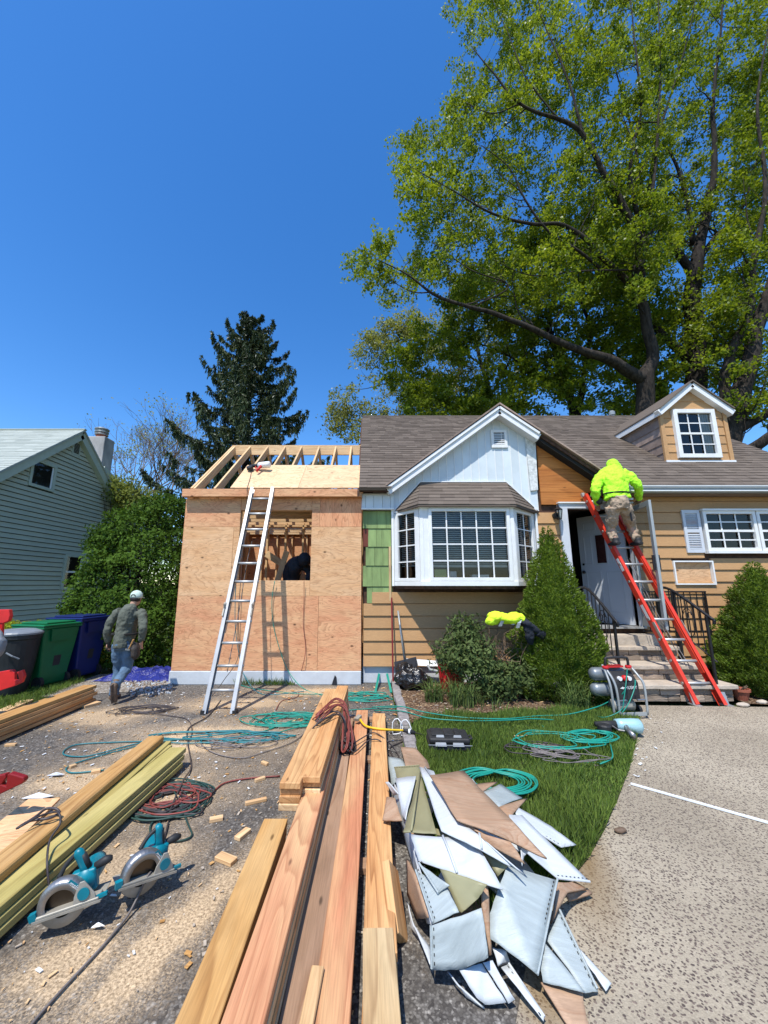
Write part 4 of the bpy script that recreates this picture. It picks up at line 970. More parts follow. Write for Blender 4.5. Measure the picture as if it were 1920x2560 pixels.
# rear wing gable
w2=PXp(335,1254,GX+.0)
q=[Vector((GX-.3,PXp(250,1168,GX).y,PXp(250,1168,GX).z-.15)),Vector((GX-.3,w2.y+1,w2.z-1)),Vector((GX-.3,w2.y+1,0)),Vector((GX-.3,PXp(250,1168,GX).y,0))]
MB().hexa(q,(-.2,0,0)).build('rear_wall',MT['grayside'],nh)
a,c=PXp(252,1170,GX-.25),PXp(338,1258,GX-.25)
d=(c-a).normalized(); c=c+d*5; n=Vector((0,-d.z,d.y)); n=n if n.z>0 else -n
MB().hexa([a-n*.1,c-n*.1,c+n*.08,a+n*.08],(.14,0,0)).build('rake_board',MT['graytrim'],nh)
z=a.z-.45
while z>a.z-3.4:
    y1_=a.y+(a.z-.12-z)/max(.2,-(d.z/d.y)); MB().hexa([(GX-.29,a.y-.4,z),(GX-.29,y1_,z),(GX-.30,y1_-.1,z+.14),(GX-.30,a.y-.4,z+.14)],(.012,0,0)).build('siding_board',MT['grayside'],nh); z-=.15
# chimney
ch=PXp(233,1165,GX+.5); cyd=PY+2.0; cxl,cxr=Xat(212,cyd,PZ),Xat(258,cyd,PZ); ctz=Zat(1090,cyd)
bevel(MB().box((cxl,cyd,2),(cxr,cyd+.62,ctz)).build('chimney',plain('stained stucco',(.33,.32,.30),.9,var=.45,vs=1.6,stretch=(1,1,.5)),nh),.03)
cc=((cxl+cxr)/2,cyd+.3,ctz); cp2=MB().lathe(cc,[(.2,-.05),(.2,.28)],14).build('flue',MT['brick'],nh)
MB().lathe(cc,[(.24,.14),(.25,.17),(.20,.18),(.20,.24),(.26,.25),(.26,.28),(.2,.30),(.2,.36),(.27,.37),(.27,.41),(.1,.48)],16).build('flue_cap',MT['gutter'],cp2,smooth=True)
# ------------------------------------------------------------------ vegetation
def leafmesh(name,C,N,U,L,W,mat,parent,fold=0):
    """C centres (n,3), U along-leaf, N normal; rhombus leaves, each an island"""
    n=len(C); U=U/np.linalg.norm(U,axis=1)[:,None]; S=np.cross(U,N); S/= (np.linalg.norm(S,axis=1)[:,None]+1e-9)
    L=np.broadcast_to(L,(n,))[:,None]; W=np.broadcast_to(W,(n,))[:,None]
    V=np.empty((n,4,3)); V[:,0]=C-U*L*.5; V[:,1]=C+S*W*.5-U*L*.08; V[:,2]=C+U*L*.5; V[:,3]=C-S*W*.5-U*L*.08
    org=np.array(wm(parent).translation) if parent else np.zeros(3); V-=org
    me=bpy.data.meshes.new(name); me.vertices.add(4*n); me.vertices.foreach_set('co',V.ravel())
    me.loops.add(4*n); me.loops.foreach_set('vertex_index',np.arange(4*n,dtype=np.int32))
    me.polygons.add(n); me.polygons.foreach_set('loop_start',np.arange(0,4*n,4,dtype=np.int32)); me.polygons.foreach_set('loop_total',np.full(n,4,dtype=np.int32))
    me.update(); me.validate(); me.materials.append(MT[mat]); o=bpy.data.objects.new(name,me)
    M=Matrix.Translation(Vector(org)); return link(o,parent,M)
def rdir(rg,n): v=rg.normal(size=(n,3)); return v/np.linalg.norm(v,axis=1)[:,None]
def inpoly(x,y,poly):
    c=False;j=len(poly)-1
    for i in range(len(poly)):
        if (poly[i][1]>y)!=(poly[j][1]>y) and x<(poly[j][0]-poly[i][0])*(y-poly[i][1])/(poly[j][1]-poly[i][1])+poly[i][0]: c=not c
        j=i
    return c
def smooth_limb(pts,n=5):
    """pts: (px,py,D,r)"""
    q=[P(a,b,d) for a,b,d,_ in pts]; rr=[r for *_,r in pts]; c=crom(q,n); out=[]
    for i in range(len(c)):
        t=i/n; k=min(int(t),len(rr)-2); f=t-k; out.append(rr[k]*(1-f)+rr[k+1]*f)
    return c,out
def tree(name,label,base,limbs,poly,nclump,D0,D1,cr,lpc,ls,seed,leafm,barkm,group=None,droop=.35,rmax=.05,gap=.42,twigk=5,sub=120):
    rg=np.random.default_rng(seed); rr=random.Random(seed)
    root=thing(name,label,'tree',(base[0],base[1],0),group); mb=MB(); nodes=[]
    for i,l in enumerate(limbs):
        c,ra=smooth_limb(l); ra=[r if r>.2 else r*(.62+.38*r/.2) for r in ra]
        # gnarl
        c=[p+Vector(mnoise.noise_vector(p*.9))*min(.10,ra[k]*.6) for k,p in enumerate(c)]
        mb.tube(c,ra,9 if ra[0]>.12 else 6)
        nodes+= [(p,ra[k]) for k,p in enumerate(c)]
    xs=[p[0] for p in poly]; ys=[p[1] for p in poly]; cl=[]; tries=0
    while len(cl)<nclump and tries<nclump*60:
        tries+=1; x=rr.uniform(min(xs),max(xs)); y=rr.uniform(min(ys),max(ys))
        if not inpoly(x,y,poly): continue
        D=rr.uniform(D0,D1); p=P(x,y,D)
        if p.z>36 : continue
        if mnoise.noise(p*.33+Vector((seed,0,0)))*.5+.5<gap*.98+rr.uniform(-.12,.06): continue
        if p.z<5.0: continue
        cl.append(p)
    base_nodes=[q for q in nodes if q[1]>.025 and q[0].z>4.5]
    for _ in range(sub):
        p,r_0=rr.choice(base_nodes); r1=min(r_0*.6,rr.uniform(.018,.045)); d=Vector(rdir(rg,1)[0]); d.z=abs(d.z)*.9+.1; d=(d+Vector((-.35,0,.15))*(1 if rr.random()<.5 else -.6)).normalized(); L=rr.uniform(1.4,3.8); c=[p]
        for j in range(5): d=(d+Vector(rdir(rg,1)[0])*.28+Vector((0,0,.05))).normalized(); c.append(c[-1]+d*L/5)
        
        if min((c[-1]-q).length for q in cl)>.8 or min((c[3]-q).length for q in cl)>1.0: continue
        c=crom(c,3); rs=[r1*(1-.85*j/(len(c)-1)) for j in range(len(c))]; mb.tube(c,rs,5,cap=False); nodes+=[(q,rs[j]) for j,q in enumerate(c) if j>3]
    NP=np.array([p[:] for p,_ in nodes]); NR=np.array([r for _,r in nodes]); tips=[]
    order=sorted(cl,key=lambda p:min((p-Vector(q)).length for q in NP[::7]))
    for p in order:
        d=NP-np.array(p[:]); dist=np.linalg.norm(d,axis=1)+np.maximum(0,d[:,2])*1.4+(NR<.012)*1.2
        k=int(dist.argmin()); a=Vector(NP[k]); ra=float(NR[k]); L=(p-a).length
        r0=min(ra*.6,rmax,.008+L*.011); mid=a.lerp(p,.5)+Vector((rr.uniform(-.12,.12)*L,rr.uniform(-.12,.12)*L,.10*L))
        c=crom([a,mid,p],4); rs=[r0*(1-.72*i/(len(c)-1)) for i in range(len(c))]; mb.tube(c,rs,4,cap=False)
        NP=np.vstack([NP,np.array([q[:] for q in c[2:]])]); NR=np.concatenate([NR,np.array(rs[2:])])
        for _ in range(twigk):
            v=Vector(rdir(rg,1)[0]); v.z=v.z*.5-droop*.3; e=p+v*cr*rr.uniform(.6,1.15); mm=p.lerp(e,.5)+Vector((0,0,.06))
            mb.tube([p,mm,e],[r0*.28,r0*.2,.003],3,cap=False); tips.append((p,e))
    mb.build('trunk',MT[barkm],root,smooth=True)
    A=np.array([a[:] for a,_ in tips]); B=np.array([b[:] for _,b in tips]); m=len(A); k=max(1,lpc//twigk)
    idx=np.repeat(np.arange(m),k); t=rg.random(len(idx))**.6; C=A[idx]+(B-A)[idx]*t[:,None]*1.05
    off=rdir(rg,len(idx))*(rg.random(len(idx))**.5)[:,None]*cr*.33; off[:,2]*=.8; C+=off; C[:,2]-=rg.random(len(idx))*droop*cr*.5
    N=rdir(rg,len(idx)); N[:,2]=np.abs(N[:,2])+.35; U=rdir(rg,len(idx)); U[:,2]-=droop*1.4
    s=ls*rg.uniform(.45,1.4,len(idx)); leafmesh('crown',C,N,U,s*1.25,s*.8,leafm,root); return root
def X_(p): return (800+.675*p[0],.675*p[1])
def L_(pts): return [(*X_((a,b)),d,r) for a,b,d,r in pts]
# main forked tree
tA=[ (1205,1620,14.6,.36),(1208,1490,14.5,.33),(1200,1400,14.4,.31),(1232,1330,14.3,.22),(1215,1220,14.2,.20),(1180,1110,14.0,.19),(1165,1050,13.8,.18),(1190,920,13.5,.16),(1140,800,13.2,.145),(1095,710,13,.13),(1040,630,12.8,.12),(975,495,12.6,.11),(880,440,12.5,.09),(740,385,12.4,.07),(640,270,12.3,.045),(560,170,12.3,.02)]
limbsA=[L_(tA),
 L_([(1195,1410,14.4,.26),(1090,1345,14.0,.20),(930,1290,13.6,.15),(700,1180,13,.11),(560,1140,12.8,.09),(430,1095,12.6,.07),(330,1020,12.4,.045),(210,960,12.3,.02)]),
 L_([(1160,1060,13.8,.15),(1060,970,13.2,.12),(1000,900,13,.11),(900,830,12.8,.09),(790,830,12.6,.08),(640,790,12.4,.06),(480,700,12.2,.03),(340,620,12.1,.015)]),
 L_([(1050,1010,13.4,.08),(960,930,13.0,.07),(850,860,12.7,.06),(760,740,12.5,.05),(700,620,12.4,.03),(600,540,12.3,.02)]),
 L_([(975,495,12.6,.08),(930,330,12.4,.06),(880,200,12.4,.045),(820,60,12.4,.03),(800,-60,12.4,.015)]),
 L_([(1175,800,13.3,.11),(1150,600,13,.09),(1190,400,12.8,.07),(1170,200,12.7,.05),(1150,0,12.6,.03),(1140,-80,12.6,.01)]),
 L_([(1200,850,13.4,.10),(1230,720,13.2,.09),(1250,500,13,.07),(1260,250,12.8,.05),(1250,-60,12.8,.02)]),
 L_([(1200,1000,13.4,.07),(960,1005,12.9,.045),(780,1020,12.7,.03),(640,960,12.6,.015)]),
 L_([(560,1140,12.8,.05),(700,1060,12.7,.04),(560,1000,12.6,.03),(420,900,12.5,.015)]),
 L_([(880,440,12.5,.05),(760,280,12.4,.04),(700,130,12.4,.025),(640,0,12.4,.012)]),
 L_([(740,385,12.4,.04),(640,420,12.3,.03),(540,380,12.2,.015)])]
polyA=[X_(p) for p in [(540,-90),(470,60),(480,410),(430,480),(310,500),(265,640),(310,760),(350,880),(260,860),(110,920),(130,1000),(200,1100),(330,1130),(420,1050),(640,1120),(900,1130),(1080,1020),(1250,1100),(1330,800),(1300,500),(1250,-90)]]
tree('tall_forked_tree','tall tree with a thick forked grey trunk, branches reaching far left over the roof',P(1613,1006,14.5),limbsA,polyA,700,12.4,16.6,.72,165,.10,11,'leafA','bark',gap=.43)
limbsB=[L_([(1395,1600,16.2,.45),(1392,1430,16,.42),(1385,1200,15.8,.38),(1380,1080,15.6,.34),(1385,1000,15.4,.28),(1430,800,15.2,.18),(1460,600,15,.14),(1455,380,14.8,.10),(1480,150,14.6,.07),(1500,-80,14.6,.03)]),
 L_([(1375,1340,15.9,.22),(1300,1270,15.7,.17),(1220,1180,15.4,.15),(1190,1080,15.2,.13),(1210,900,15,.12),(1180,620,14.8,.08),(1130,380,14.6,.05),(1060,150,14.4,.03)]),
 L_([(1385,1050,15.5,.20),(1330,940,15.3,.17),(1260,830,15.1,.15),(1220,770,14.9,.12),(1240,560,14.7,.09),(1290,380,14.5,.06),(1360,150,14.4,.04),(1400,-60,14.4,.02)]),
 L_([(1400,980,15.4,.14),(1460,880,15.2,.11),(1560,780,15,.08),(1610,620,14.8,.05),(1640,500,14.7,.02)]),
 L_([(1385,900,15.4,.15),(1360,750,15.2,.11),(1330,640,15,.09),(1280,530,14.9,.05)])]
polyB=[X_(p) for p in [(1180,-90),(1180,500),(1050,700),(900,900),(1000,1150),(1250,1250),(1330,1380),(1480,1400),(1600,1250),(1640,700),(1700,300),(1700,-90)]]
tree('dark_trunk_tree','tall tree with a straight dark trunk rising just behind the dormer',P(1741,965,16),limbsB,polyB,500,14.4,18.2,.8,140,.11,12,'leafB','barkd',gap=.44)
limbsC=[L_([(1500,1700,14.2,.40),(1530,1560,14,.37),(1580,1380,13.8,.30),(1620,1200,13.6,.25),(1670,1050,13.4,.2),(1760,800,13.2,.14),(1800,500,13,.08)]),
 L_([(1525,1560,14,.22),(1500,1380,13.8,.18),(1580,1160,13.6,.16),(1610,950,13.4,.13),(1650,700,13.2,.1),(1620,400,13,.07),(1660,100,12.8,.04),(1680,-60,12.8,.02)]),
 L_([(1540,1600,13.9,.2),(1640,1540,13.5,.17),(1760,1450,13,.14),(1900,1300,12.6,.1)]),
 L_([(1560,1690,13.9,.22),(1660,1620,13.3,.18),(1800,1520,12.7,.12)])]
polyC=[X_(p) for p in [(1520,-90),(1560,400),(1500,900),(1420,1200),(1500,1450),(1620,1620),(1900,1600),(1950,600),(1950,-90)]]
tree('leaning_tree','tall tree with several leaning limbs at the right behind the roof edge',P(1835,1080,14),limbsC,polyC,380,13,16.5,.8,135,.11,13,'leafB','bark',gap=.42)
limbsD=[L_([(945,1650,18.2,.26),(945,1540,18,.24),(915,1430,17.8,.17),(870,1300,17.6,.15),(850,1180,17.4,.13),(880,1020,17.2,.1),(860,850,17,.06)]),
 L_([(955,1540,18,.18),(975,1400,17.8,.13),(1000,1230,17.6,.11),(960,1100,17.4,.09),(920,950,17.2,.06)]),
 L_([(860,1250,17.5,.08),(760,1120,17.3,.06),(650,1050,17.1,.04),(520,1010,17,.02)]),
 L_([(930,1480,17.9,.09),(800,1380,17.5,.07),(640,1290,17.2,.05),(500,1260,17,.03)]),
 L_([(1000,1230,17.6,.07),(1090,1130,17.4,.06),(1120,950,17.2,.03)])]
polyD=[X_(p) for p in [(420,1130),(600,980),(850,780),(1100,820),(1300,1050),(1340,1400),(1250,1540),(300,1540),(250,1400),(280,1250)]]
tree('twin_stem_tree','dark twin stemmed tree low behind the middle of the main ridge',P(1436,1050,18),limbsD,polyD,420,16,19,.85,150,.14,14,'leafB','barkd',gap=.40)
limbsE=[L_([(640,1700,22,.2),(640,1500,22,.17),(590,1320,22,.13),(560,1150,21.8,.08),(600,1000,21.6,.04)]),
 L_([(640,1500,22,.12),(500,1430,21.8,.09),(330,1400,21.6,.06),(170,1440,21.4,.03),(60,1440,21.4,.015)]),
 L_([(600,1350,22,.09),(450,1260,21.8,.07),(300,1230,21.7,.04),(180,1270,21.6,.02)]),
 L_([(640,1450,22,.08),(720,1300,21.8,.07),(760,1150,21.7,.04)]),
 L_([(500,1430,21.8,.06),(380,1520,21.6,.05),(200,1560,21.4,.03),(90,1590,21.3,.015)])]
polyE=[X_(p) for p in [(60,1400),(130,1290),(250,1180),(430,1090),(640,940),(800,1060),(820,1300),(700,1540),(160,1640),(40,1600)]]
tree('pale_leafed_tree','pale sparse spring tree behind the left end of the main roof',P(1232,1100,22),limbsE,polyE,460,20.3,23,.85,95,.12,15,'leafC','bark',gap=.52)
# bare trees behind the neighbour house
def bare(px,py,h,D,seed,label,leaf=.0,pale=True):
    rr=random.Random(seed); rg=np.random.default_rng(seed); b=P(px,py,D); b.z=0; top=P(px,h,D).z; root=thing('bare_tree',label,'tree',b,'bare trees beyond the neighbour house'); mb=MB(); ends=[]
    def grow(p,d,L,r,dep):
        e=p+d*L; m=p.lerp(e,.5)+Vector((rr.uniform(-1,1),rr.uniform(-1,1),rr.uniform(-.5,.5)))*L*.08
        mb.tube([p,m,e],[r,r*.85,r*.7],4,cap=False)
        if dep==0: ends.append(e); return
        for _ in range(3 if dep>1 else 2+rr.randint(0,2)):
            v=(d+Vector((rr.uniform(-1,1),rr.uniform(-1,1),rr.uniform(-.3,.7)))*.75).normalized(); grow(e,v,L*rr.uniform(.6,.85),r*.6,dep-1)
    grow(b,Vector((0,0,1)),top*.38,.13,6 if pale else 5)
    mb.build('trunk',MT['twig'] if pale else MT['bark'],root,smooth=True)
    if leaf and ends:
        E=np.array([e[:] for e in ends]); idx=rg.integers(0,len(E),int(leaf)); C=E[idx]+rg.normal(size=(len(idx),3))*.25; leafmesh('crown',C,rdir(rg,len(idx)),rdir(rg,len(idx)),.12,.08,'leafC',root)
bare(300,1240,1095,24,3,'bare pale twiggy tree just right of the neighbour chimney',400)
bare(372,1240,1125,22,7,'bare twiggy tree directly left of the dark spruce',1500)
# spruce
def spruce():
    rr=random.Random(8); rg=np.random.default_rng(8); D=19.0; top=P(630,798,D); low=P(614,1180,D); root=thing('spruce_tree','tall dark spruce with drooping branches behind the timber addition','tree',(low.x,D,0)); mb=MB()
    tx=lambda z: low.x+(top.x-low.x)*max(0,(z-low.z))/(top.z-low.z)
    mb.tube([(tx(0),D,0),(tx(4),D,4),(tx(9),D,9),(tx(13),D,13),(top.x,D,top.z)],[.30,.26,.17,.09,.02],8); C=[];U=[];S=[]
    z=top.z-.2; ang=0
    while z>3.2:
        f=(top.z-z)/(top.z-4); R0=.35+5.1*f**.82; n=5+int(3*f); 
        for k in range(n):
            ang+=2.4+rr.uniform(-.4,.4); Lb=R0*rr.uniform(.55,1.2); a=ang; dv=Vector((math.cos(a),math.sin(a),0)); zz=z+rr.uniform(-.15,.15)
            pts=[]; m=8
            for i in range(m+1):
                t=i/m; pts.append(Vector((tx(zz),D,zz))+dv*Lb*t+Vector((0,0,Lb*(.02*t-.45*t*t+.52*t**4)+ (1-f)*Lb*.55*t)))
            mb.tube(pts,[.035*(1-i/(m+.5))+.006 for i in range(m+1)],4,cap=False)
            nt_=int(8+Lb*9)
            for j in range(nt_):
                t=rr.uniform(.12,1.0)**.75; i=min(int(t*m),m-1); p=pts[i].lerp(pts[i+1],t*m-i); side=dv.cross(Vector((0,0,1)))*rr.choice((-1,1))
                ln=(.16+.5*(1-t)*min(1,Lb/2.5))*rr.uniform(.6,1.3); e=p+side*ln*.75+dv*ln*.3+Vector((0,0,-ln*.35))
                hang=Vector((0,0,-rr.uniform(.2,.62)*min(1,.35+f)))
                for q in range(6):
                    w=q/5; c=p.lerp(e,w); C.append(c[:]); U.append((e-p)[:]); S.append(.17)
                for q in range(5):
                    w=(q+.5)/5; c=p.lerp(e,rr.random())+hang*w; C.append(c[:]); U.append((hang+Vector((rr.uniform(-.1,.1),rr.uniform(-.1,.1),0)))[:]); S.append(.17)
        z-=.25+.42*f
    mb.build('trunk',MT['barkd'],root,smooth=True); C=np.array(C);U=np.array(U);S=np.array(S); n=len(C)
    C=np.repeat(C,2,0)+rg.normal(size=(2*n,3))*.03; U=np.repeat(U,2,0)+rdir(rg,2*n)*.12; leafmesh('crown',C,rdir(rg,2*n),U,np.repeat(S,2)*1.25,.055,'spruce',root)
spruce()
# leafy masses -----------------------------------------------------
def blobs(name,label,cat,ells,n,ls,leafm,seed,base,twig='barkd',droop=.3,up=.3,shell=.25,core=True,group=None,asp=.55,lump=.12,lf=2.2,yclip=None):
    rg=np.random.default_rng(seed); root=thing(name,label,cat,base,group); mb=MB(); vol=[]
    for c,r in ells: vol.append((r[0]*r[1]+r[1]*r[2]+r[0]*r[2]))
    vol=np.array(vol)/sum(vol); Cs=[];Ns=[]
    for i,((c,r),v) in enumerate(zip(ells,vol)):
        k=int(n*v); d=rdir(rg,k); rad=1-shell*rg.random(k)**1.5
        nz=np.array([mnoise.noise(Vector(x)*lf+Vector((i*3.1,seed,0))) for x in d]); rad*=1+lump*nz*2
        Cs.append(np.array(c)+d*np.array(r)*rad[:,None]); Ns.append(d)
    C=np.vstack(Cs); N=np.vstack(Ns)
    keep=np.ones(len(C),bool)
    for c,r in ells:
        q=((C-np.array(c))/np.array(r)); keep&=(np.linalg.norm(q,axis=1)>1-shell*1.15-.08)
    keep&=C[:,2]>.02
    if yclip: keep&=C[:,1]<yclip
    C=C[keep];N=N[keep]; m=len(C); U=rdir(rg,m)+N*.3; U[:,2]-=droop; NN=N+rdir(rg,m)*.6; NN[:,2]+=up
    s=ls*rg.uniform(.6,1.35,m); leafmesh('foliage',C,NN,U,s,s*asp,leafm,root)
    rr=random.Random(seed)
    for c,r in ells:
        for _ in range(7):
            v=Vector(rdir(rg,1)[0]); v.z=abs(v.z); e=Vector(c)+Vector((v.x*r[0],v.y*r[1],v.z*r[2]))*.85; b0=Vector((base[0]+rr.uniform(-.1,.1),base[1]+rr.uniform(-.1,.1),0)); mb.tube(crom([b0,(b0+e)/2+Vector((0,0,.1)),e],4),[.02,.02,.018,.016,.014,.012,.01,.008,.005],4,cap=False)
    mb.build('stem',MT[twig],root); return root
bD=8.6
def BE_(px,py,D,rx,ry,rz): p=P(px,py,D); return (tuple(p),(rx,ry,rz))
blobs('large_bush','large dark green leafy bush between the grey house and the plywood wall','bush',
 [BE_(345,1480,8.7,1.25,1.0,1.25),BE_(300,1560,8.4,1.15,.9,1.0),BE_(400,1380,9.0,.95,.9,1.25),BE_(330,1350,9.1,.85,.8,.75),BE_(255,1480,8.7,.55,.7,.75),BE_(415,1290,9.2,.7,.7,.5),BE_(400,1560,8.7,.8,.8,1.1),BE_(235,1565,8.5,.45,.5,.55),BE_(290,1350,9.1,.5,.5,.3)],
 62000,.075,'bushl',21,(P(330,1650,8.7).x,8.8,0),shell=.22,lump=.2,lf=3)
blobs('sprouting_tree','small yellow green budding tree behind the large bush','tree',
 [BE_(300,1225,15,.9,.8,.7),BE_(345,1250,15,1.1,.8,.5)],4200,.11,'bud',22,(P(310,1240,15).x,15,0),shell=.7,lump=.3)
blobs('low_hedge','low clipped yellow green hedge behind the bins','hedge',
 [((x,8.3+.05*math.sin(x*3),.42),(.42,.38,.50)) for x in np.arange(-8.6,-5.5,.34)],26000,.055,'hedge',23,(-7,8.3,0),shell=.25,lump=.1,asp=.6)
# dwarf conifers
def cone(cx,cy,h,r,seed,label,n=42000):
    rg=np.random.default_rng(seed); root=thing('dwarf_conifer',label,'conifer',(cx,cy,0),'clipped cone conifers beside the steps')
    k=n; z=h*(1-np.sqrt(rg.random(k))); a=rg.random(k)*2*math.pi; t=z/h
    prof=r*((1-t)**.76)*(.70+.30*np.clip(t*5,0,1)**.6)+.02
    lum=np.array([mnoise.noise(Vector((math.cos(x)*2.0,math.sin(x)*2.0,zz*3.0+seed)))*.26+mnoise.noise(Vector((math.cos(x)*5,math.sin(x)*5,zz*8+seed)))*.2 for x,zz in zip(a,z)])
    dep=rg.random(k)**2*.10; R_=prof*(1+lum)-dep*(prof>.1); C=np.stack([cx+np.cos(a)*R_,cy+np.sin(a)*R_,z+.03],1)
    N=np.stack([np.cos(a),np.sin(a),np.full(k,.4)],1); dn=np.array([mnoise.noise(Vector(q)*6.5)+.6*mnoise.noise(Vector(q)*13) for q in C]); C+=N*(dn*.055*np.clip(prof*6,0.2,1))[:,None]; U=N*.9+rdir(rg,k)*.65; U[:,2]+=.35; leafmesh('foliage',C,rdir(rg,k),U,.052*rg.uniform(.6,1.3,k),.017,'conel',root)
    MB().tube([(cx,cy,0),(cx,cy,h*.9)],[.05,.01],6).build('stem',MT['barkd'],root)
    m=MB().lathe((cx,cy,0),[(max(.01,r*.80*((1-t_)**.76)*(.70+.30*min(1,t_*5)**.6)-.05),.05+t_*h) for t_ in [i/14 for i in range(14)]],20); m.build('inner_growth',MT['conel'],root,smooth=True)
c1=P(1373,1318,6.15); cone(c1.x-.04,6.15,c1.z,.72,31,'cone shaped dwarf conifer left of the stone steps')
c2=P(1880,1407,6.25); cone(c2.x,6.25,c2.z,.80,32,'cone shaped dwarf conifer right of the stone steps')
# strap-leaf clumps and lawn
def straps(cx,cy,n,h,seed,label,r=.12,group='strap leafed clumps in the beds',wd=.014):
    rr=random.Random(seed); root=thing('strap_leaf_clump',label,'plant',(cx,cy,0),group); mb=MB()
    for _ in range(n):
        a=rr.random()*6.28; b=Vector((cx+rr.uniform(-1,1)*r*.6,cy+rr.uniform(-1,1)*r*.6,.01)); d=Vector((math.cos(a),math.sin(a),0)); L=h*rr.uniform(.6,1.15); s=rr.uniform(.25,.95)
        pts=[b+d*L*s*t*t*.8+Vector((0,0,L*(t-.62*s*t*t*t))) for t in (0,.25,.5,.75,1)]; sd=d.cross(Vector((0,0,1)))*wd*.5; vs=[];fs=[]
        for i,p in enumerate(pts): q=sd*(1-.9*(i/4)**2); vs+= [p-q,p+q]
        for i in range(4): fs.append((2*i,2*i+1,2*i+3,2*i+2))
        mb.add(vs,fs)
    mb.build('leaves',MT['blade'],root)
def gp(px,py): p=G(px,py); return p.x,p.y
straps(*gp(1085,1755),110,.42,1,'tall strap leaf clump left of the shrub stems',r=.2); straps(*gp(1155,1765),150,.48,2,'wide strap leaf clump in front of the shrub',r=.28)
straps(*gp(1260,1750),60,.35,3,'small strap leaf clump under the bare shrub stems',r=.3)
straps(*gp(1440,1778),190,.5,4,'strap leaf clump directly left of the air compressor',r=.22); straps(*gp(1890,1740),60,.42,5,'strap leaf clump beside the terracotta pot',r=.1)
straps(*gp(1225,1770),40,.22,6,'short strap leaf clump at the bed edge',r=.3)
def grass(name,pts,n,h,seed,holes=()):
    rg=np.random.default_rng(seed); xs=[p[0] for p in pts]; ys=[p[1] for p in pts]; X=rg.uniform(min(xs),max(xs),n); Y=rg.uniform(min(ys),max(ys),n)
    keep=np.zeros(n,bool); j=len(pts)-1
    for i in range(len(pts)):
        xi,yi=pts[i][0],pts[i][1]; xj,yj=pts[j][0],pts[j][1]
        c=((yi>Y)!=(yj>Y))&(X<(xj-xi)*(Y-yi)/(yj-yi+1e-12)+xi); keep^=c; j=i
    X=X[keep];Y=Y[keep];m=len(X); C=np.stack([X,Y,np.full(m,.01)],1)
    pn=np.array([mnoise.noise(Vector((x*2.2,y*2.2,seed))) for x,y in zip(X,Y)]); hh=h*rg.uniform(.4,1.4,m)*(1+.9*pn)
    U=np.stack([rg.normal(size=m)*.45,rg.normal(size=m)*.45,np.ones(m)],1); U/=np.linalg.norm(U,axis=1)[:,None]; C+=U*hh[:,None]*.48
    N=rdir(rg,m); N[:,2]*=.2; o=leafmesh(name,C,N,U,hh,.0075*rg.uniform(.7,1.4,m),'grass',None); return tag(o,kind='stuff')
o=grass('lawn_grass',lawn,105000,.075,1); tag(o,'dense green lawn grass blades between curb and walkway','grass')
o=grass('side_grass',[(-8,4.6),(-4.62,4.6),(-4.66,5.3),(-4.85,7.0),(-8,7.3)],34000,.08,2); tag(o,'short grass around the bins at the left','grass')
o=grass('bed_weeds',[(-2.2,6.75),(-1.2,6.75),(-1.2,6.84),(-2.2,6.84)],500,.10,3); tag(o,'green weeds sprouting along the white foundation','weeds')
# mixed shrub with bare stems
pS=G(1270,1725); sx=pS.x; sy=pS.y
blobs('leafy_shrub','grey green leafy shrub with the vest lying on its right side','shrub',
 [BE_(1165,1580,6.15,.30,.28,.27),BE_(1140,1640,6.0,.34,.30,.28),BE_(1190,1650,5.85,.36,.3,.3),BE_(1230,1700,5.85,.4,.28,.25),BE_(1300,1690,5.95,.35,.25,.22)],
 6000,.075,'shrubl',41,(sx-.1,sy,0),twig='twig',shell=.6,lump=.3,asp=.38,droop=.15)
tw=thing('bare_shrub_stems','tangle of bare brown stems holding up the bright vest','shrub',(sx+.1,sy,0)); mb=MB(); rr=random.Random(4)
for _ in range(120):
    a=rr.uniform(0,6.28); b0=Vector((sx+rr.uniform(-.15,.4),sy+rr.uniform(-.35,.05),0)); e=b0+Vector((math.cos(a)*rr.uniform(.1,.7),math.sin(a)*.3-.08,rr.uniform(.3,.95))); m=b0.lerp(e,.55)+Vector((rr.uniform(-.1,.1),rr.uniform(-.1,.1),.08))
    c=crom([b0,m,e],4); mb.tube(c,[.011*(1-.8*i/8) for i in range(9)],4,cap=False)
    for _ in range(3): q=c[rr.randint(4,8)]; mb.tube([q,q+Vector((rr.uniform(-.2,.2),rr.uniform(-.15,.15),rr.uniform(-.03,.2)))],[.004,.002],3,cap=False)
mb.build('stems',MT['twig'],tw)
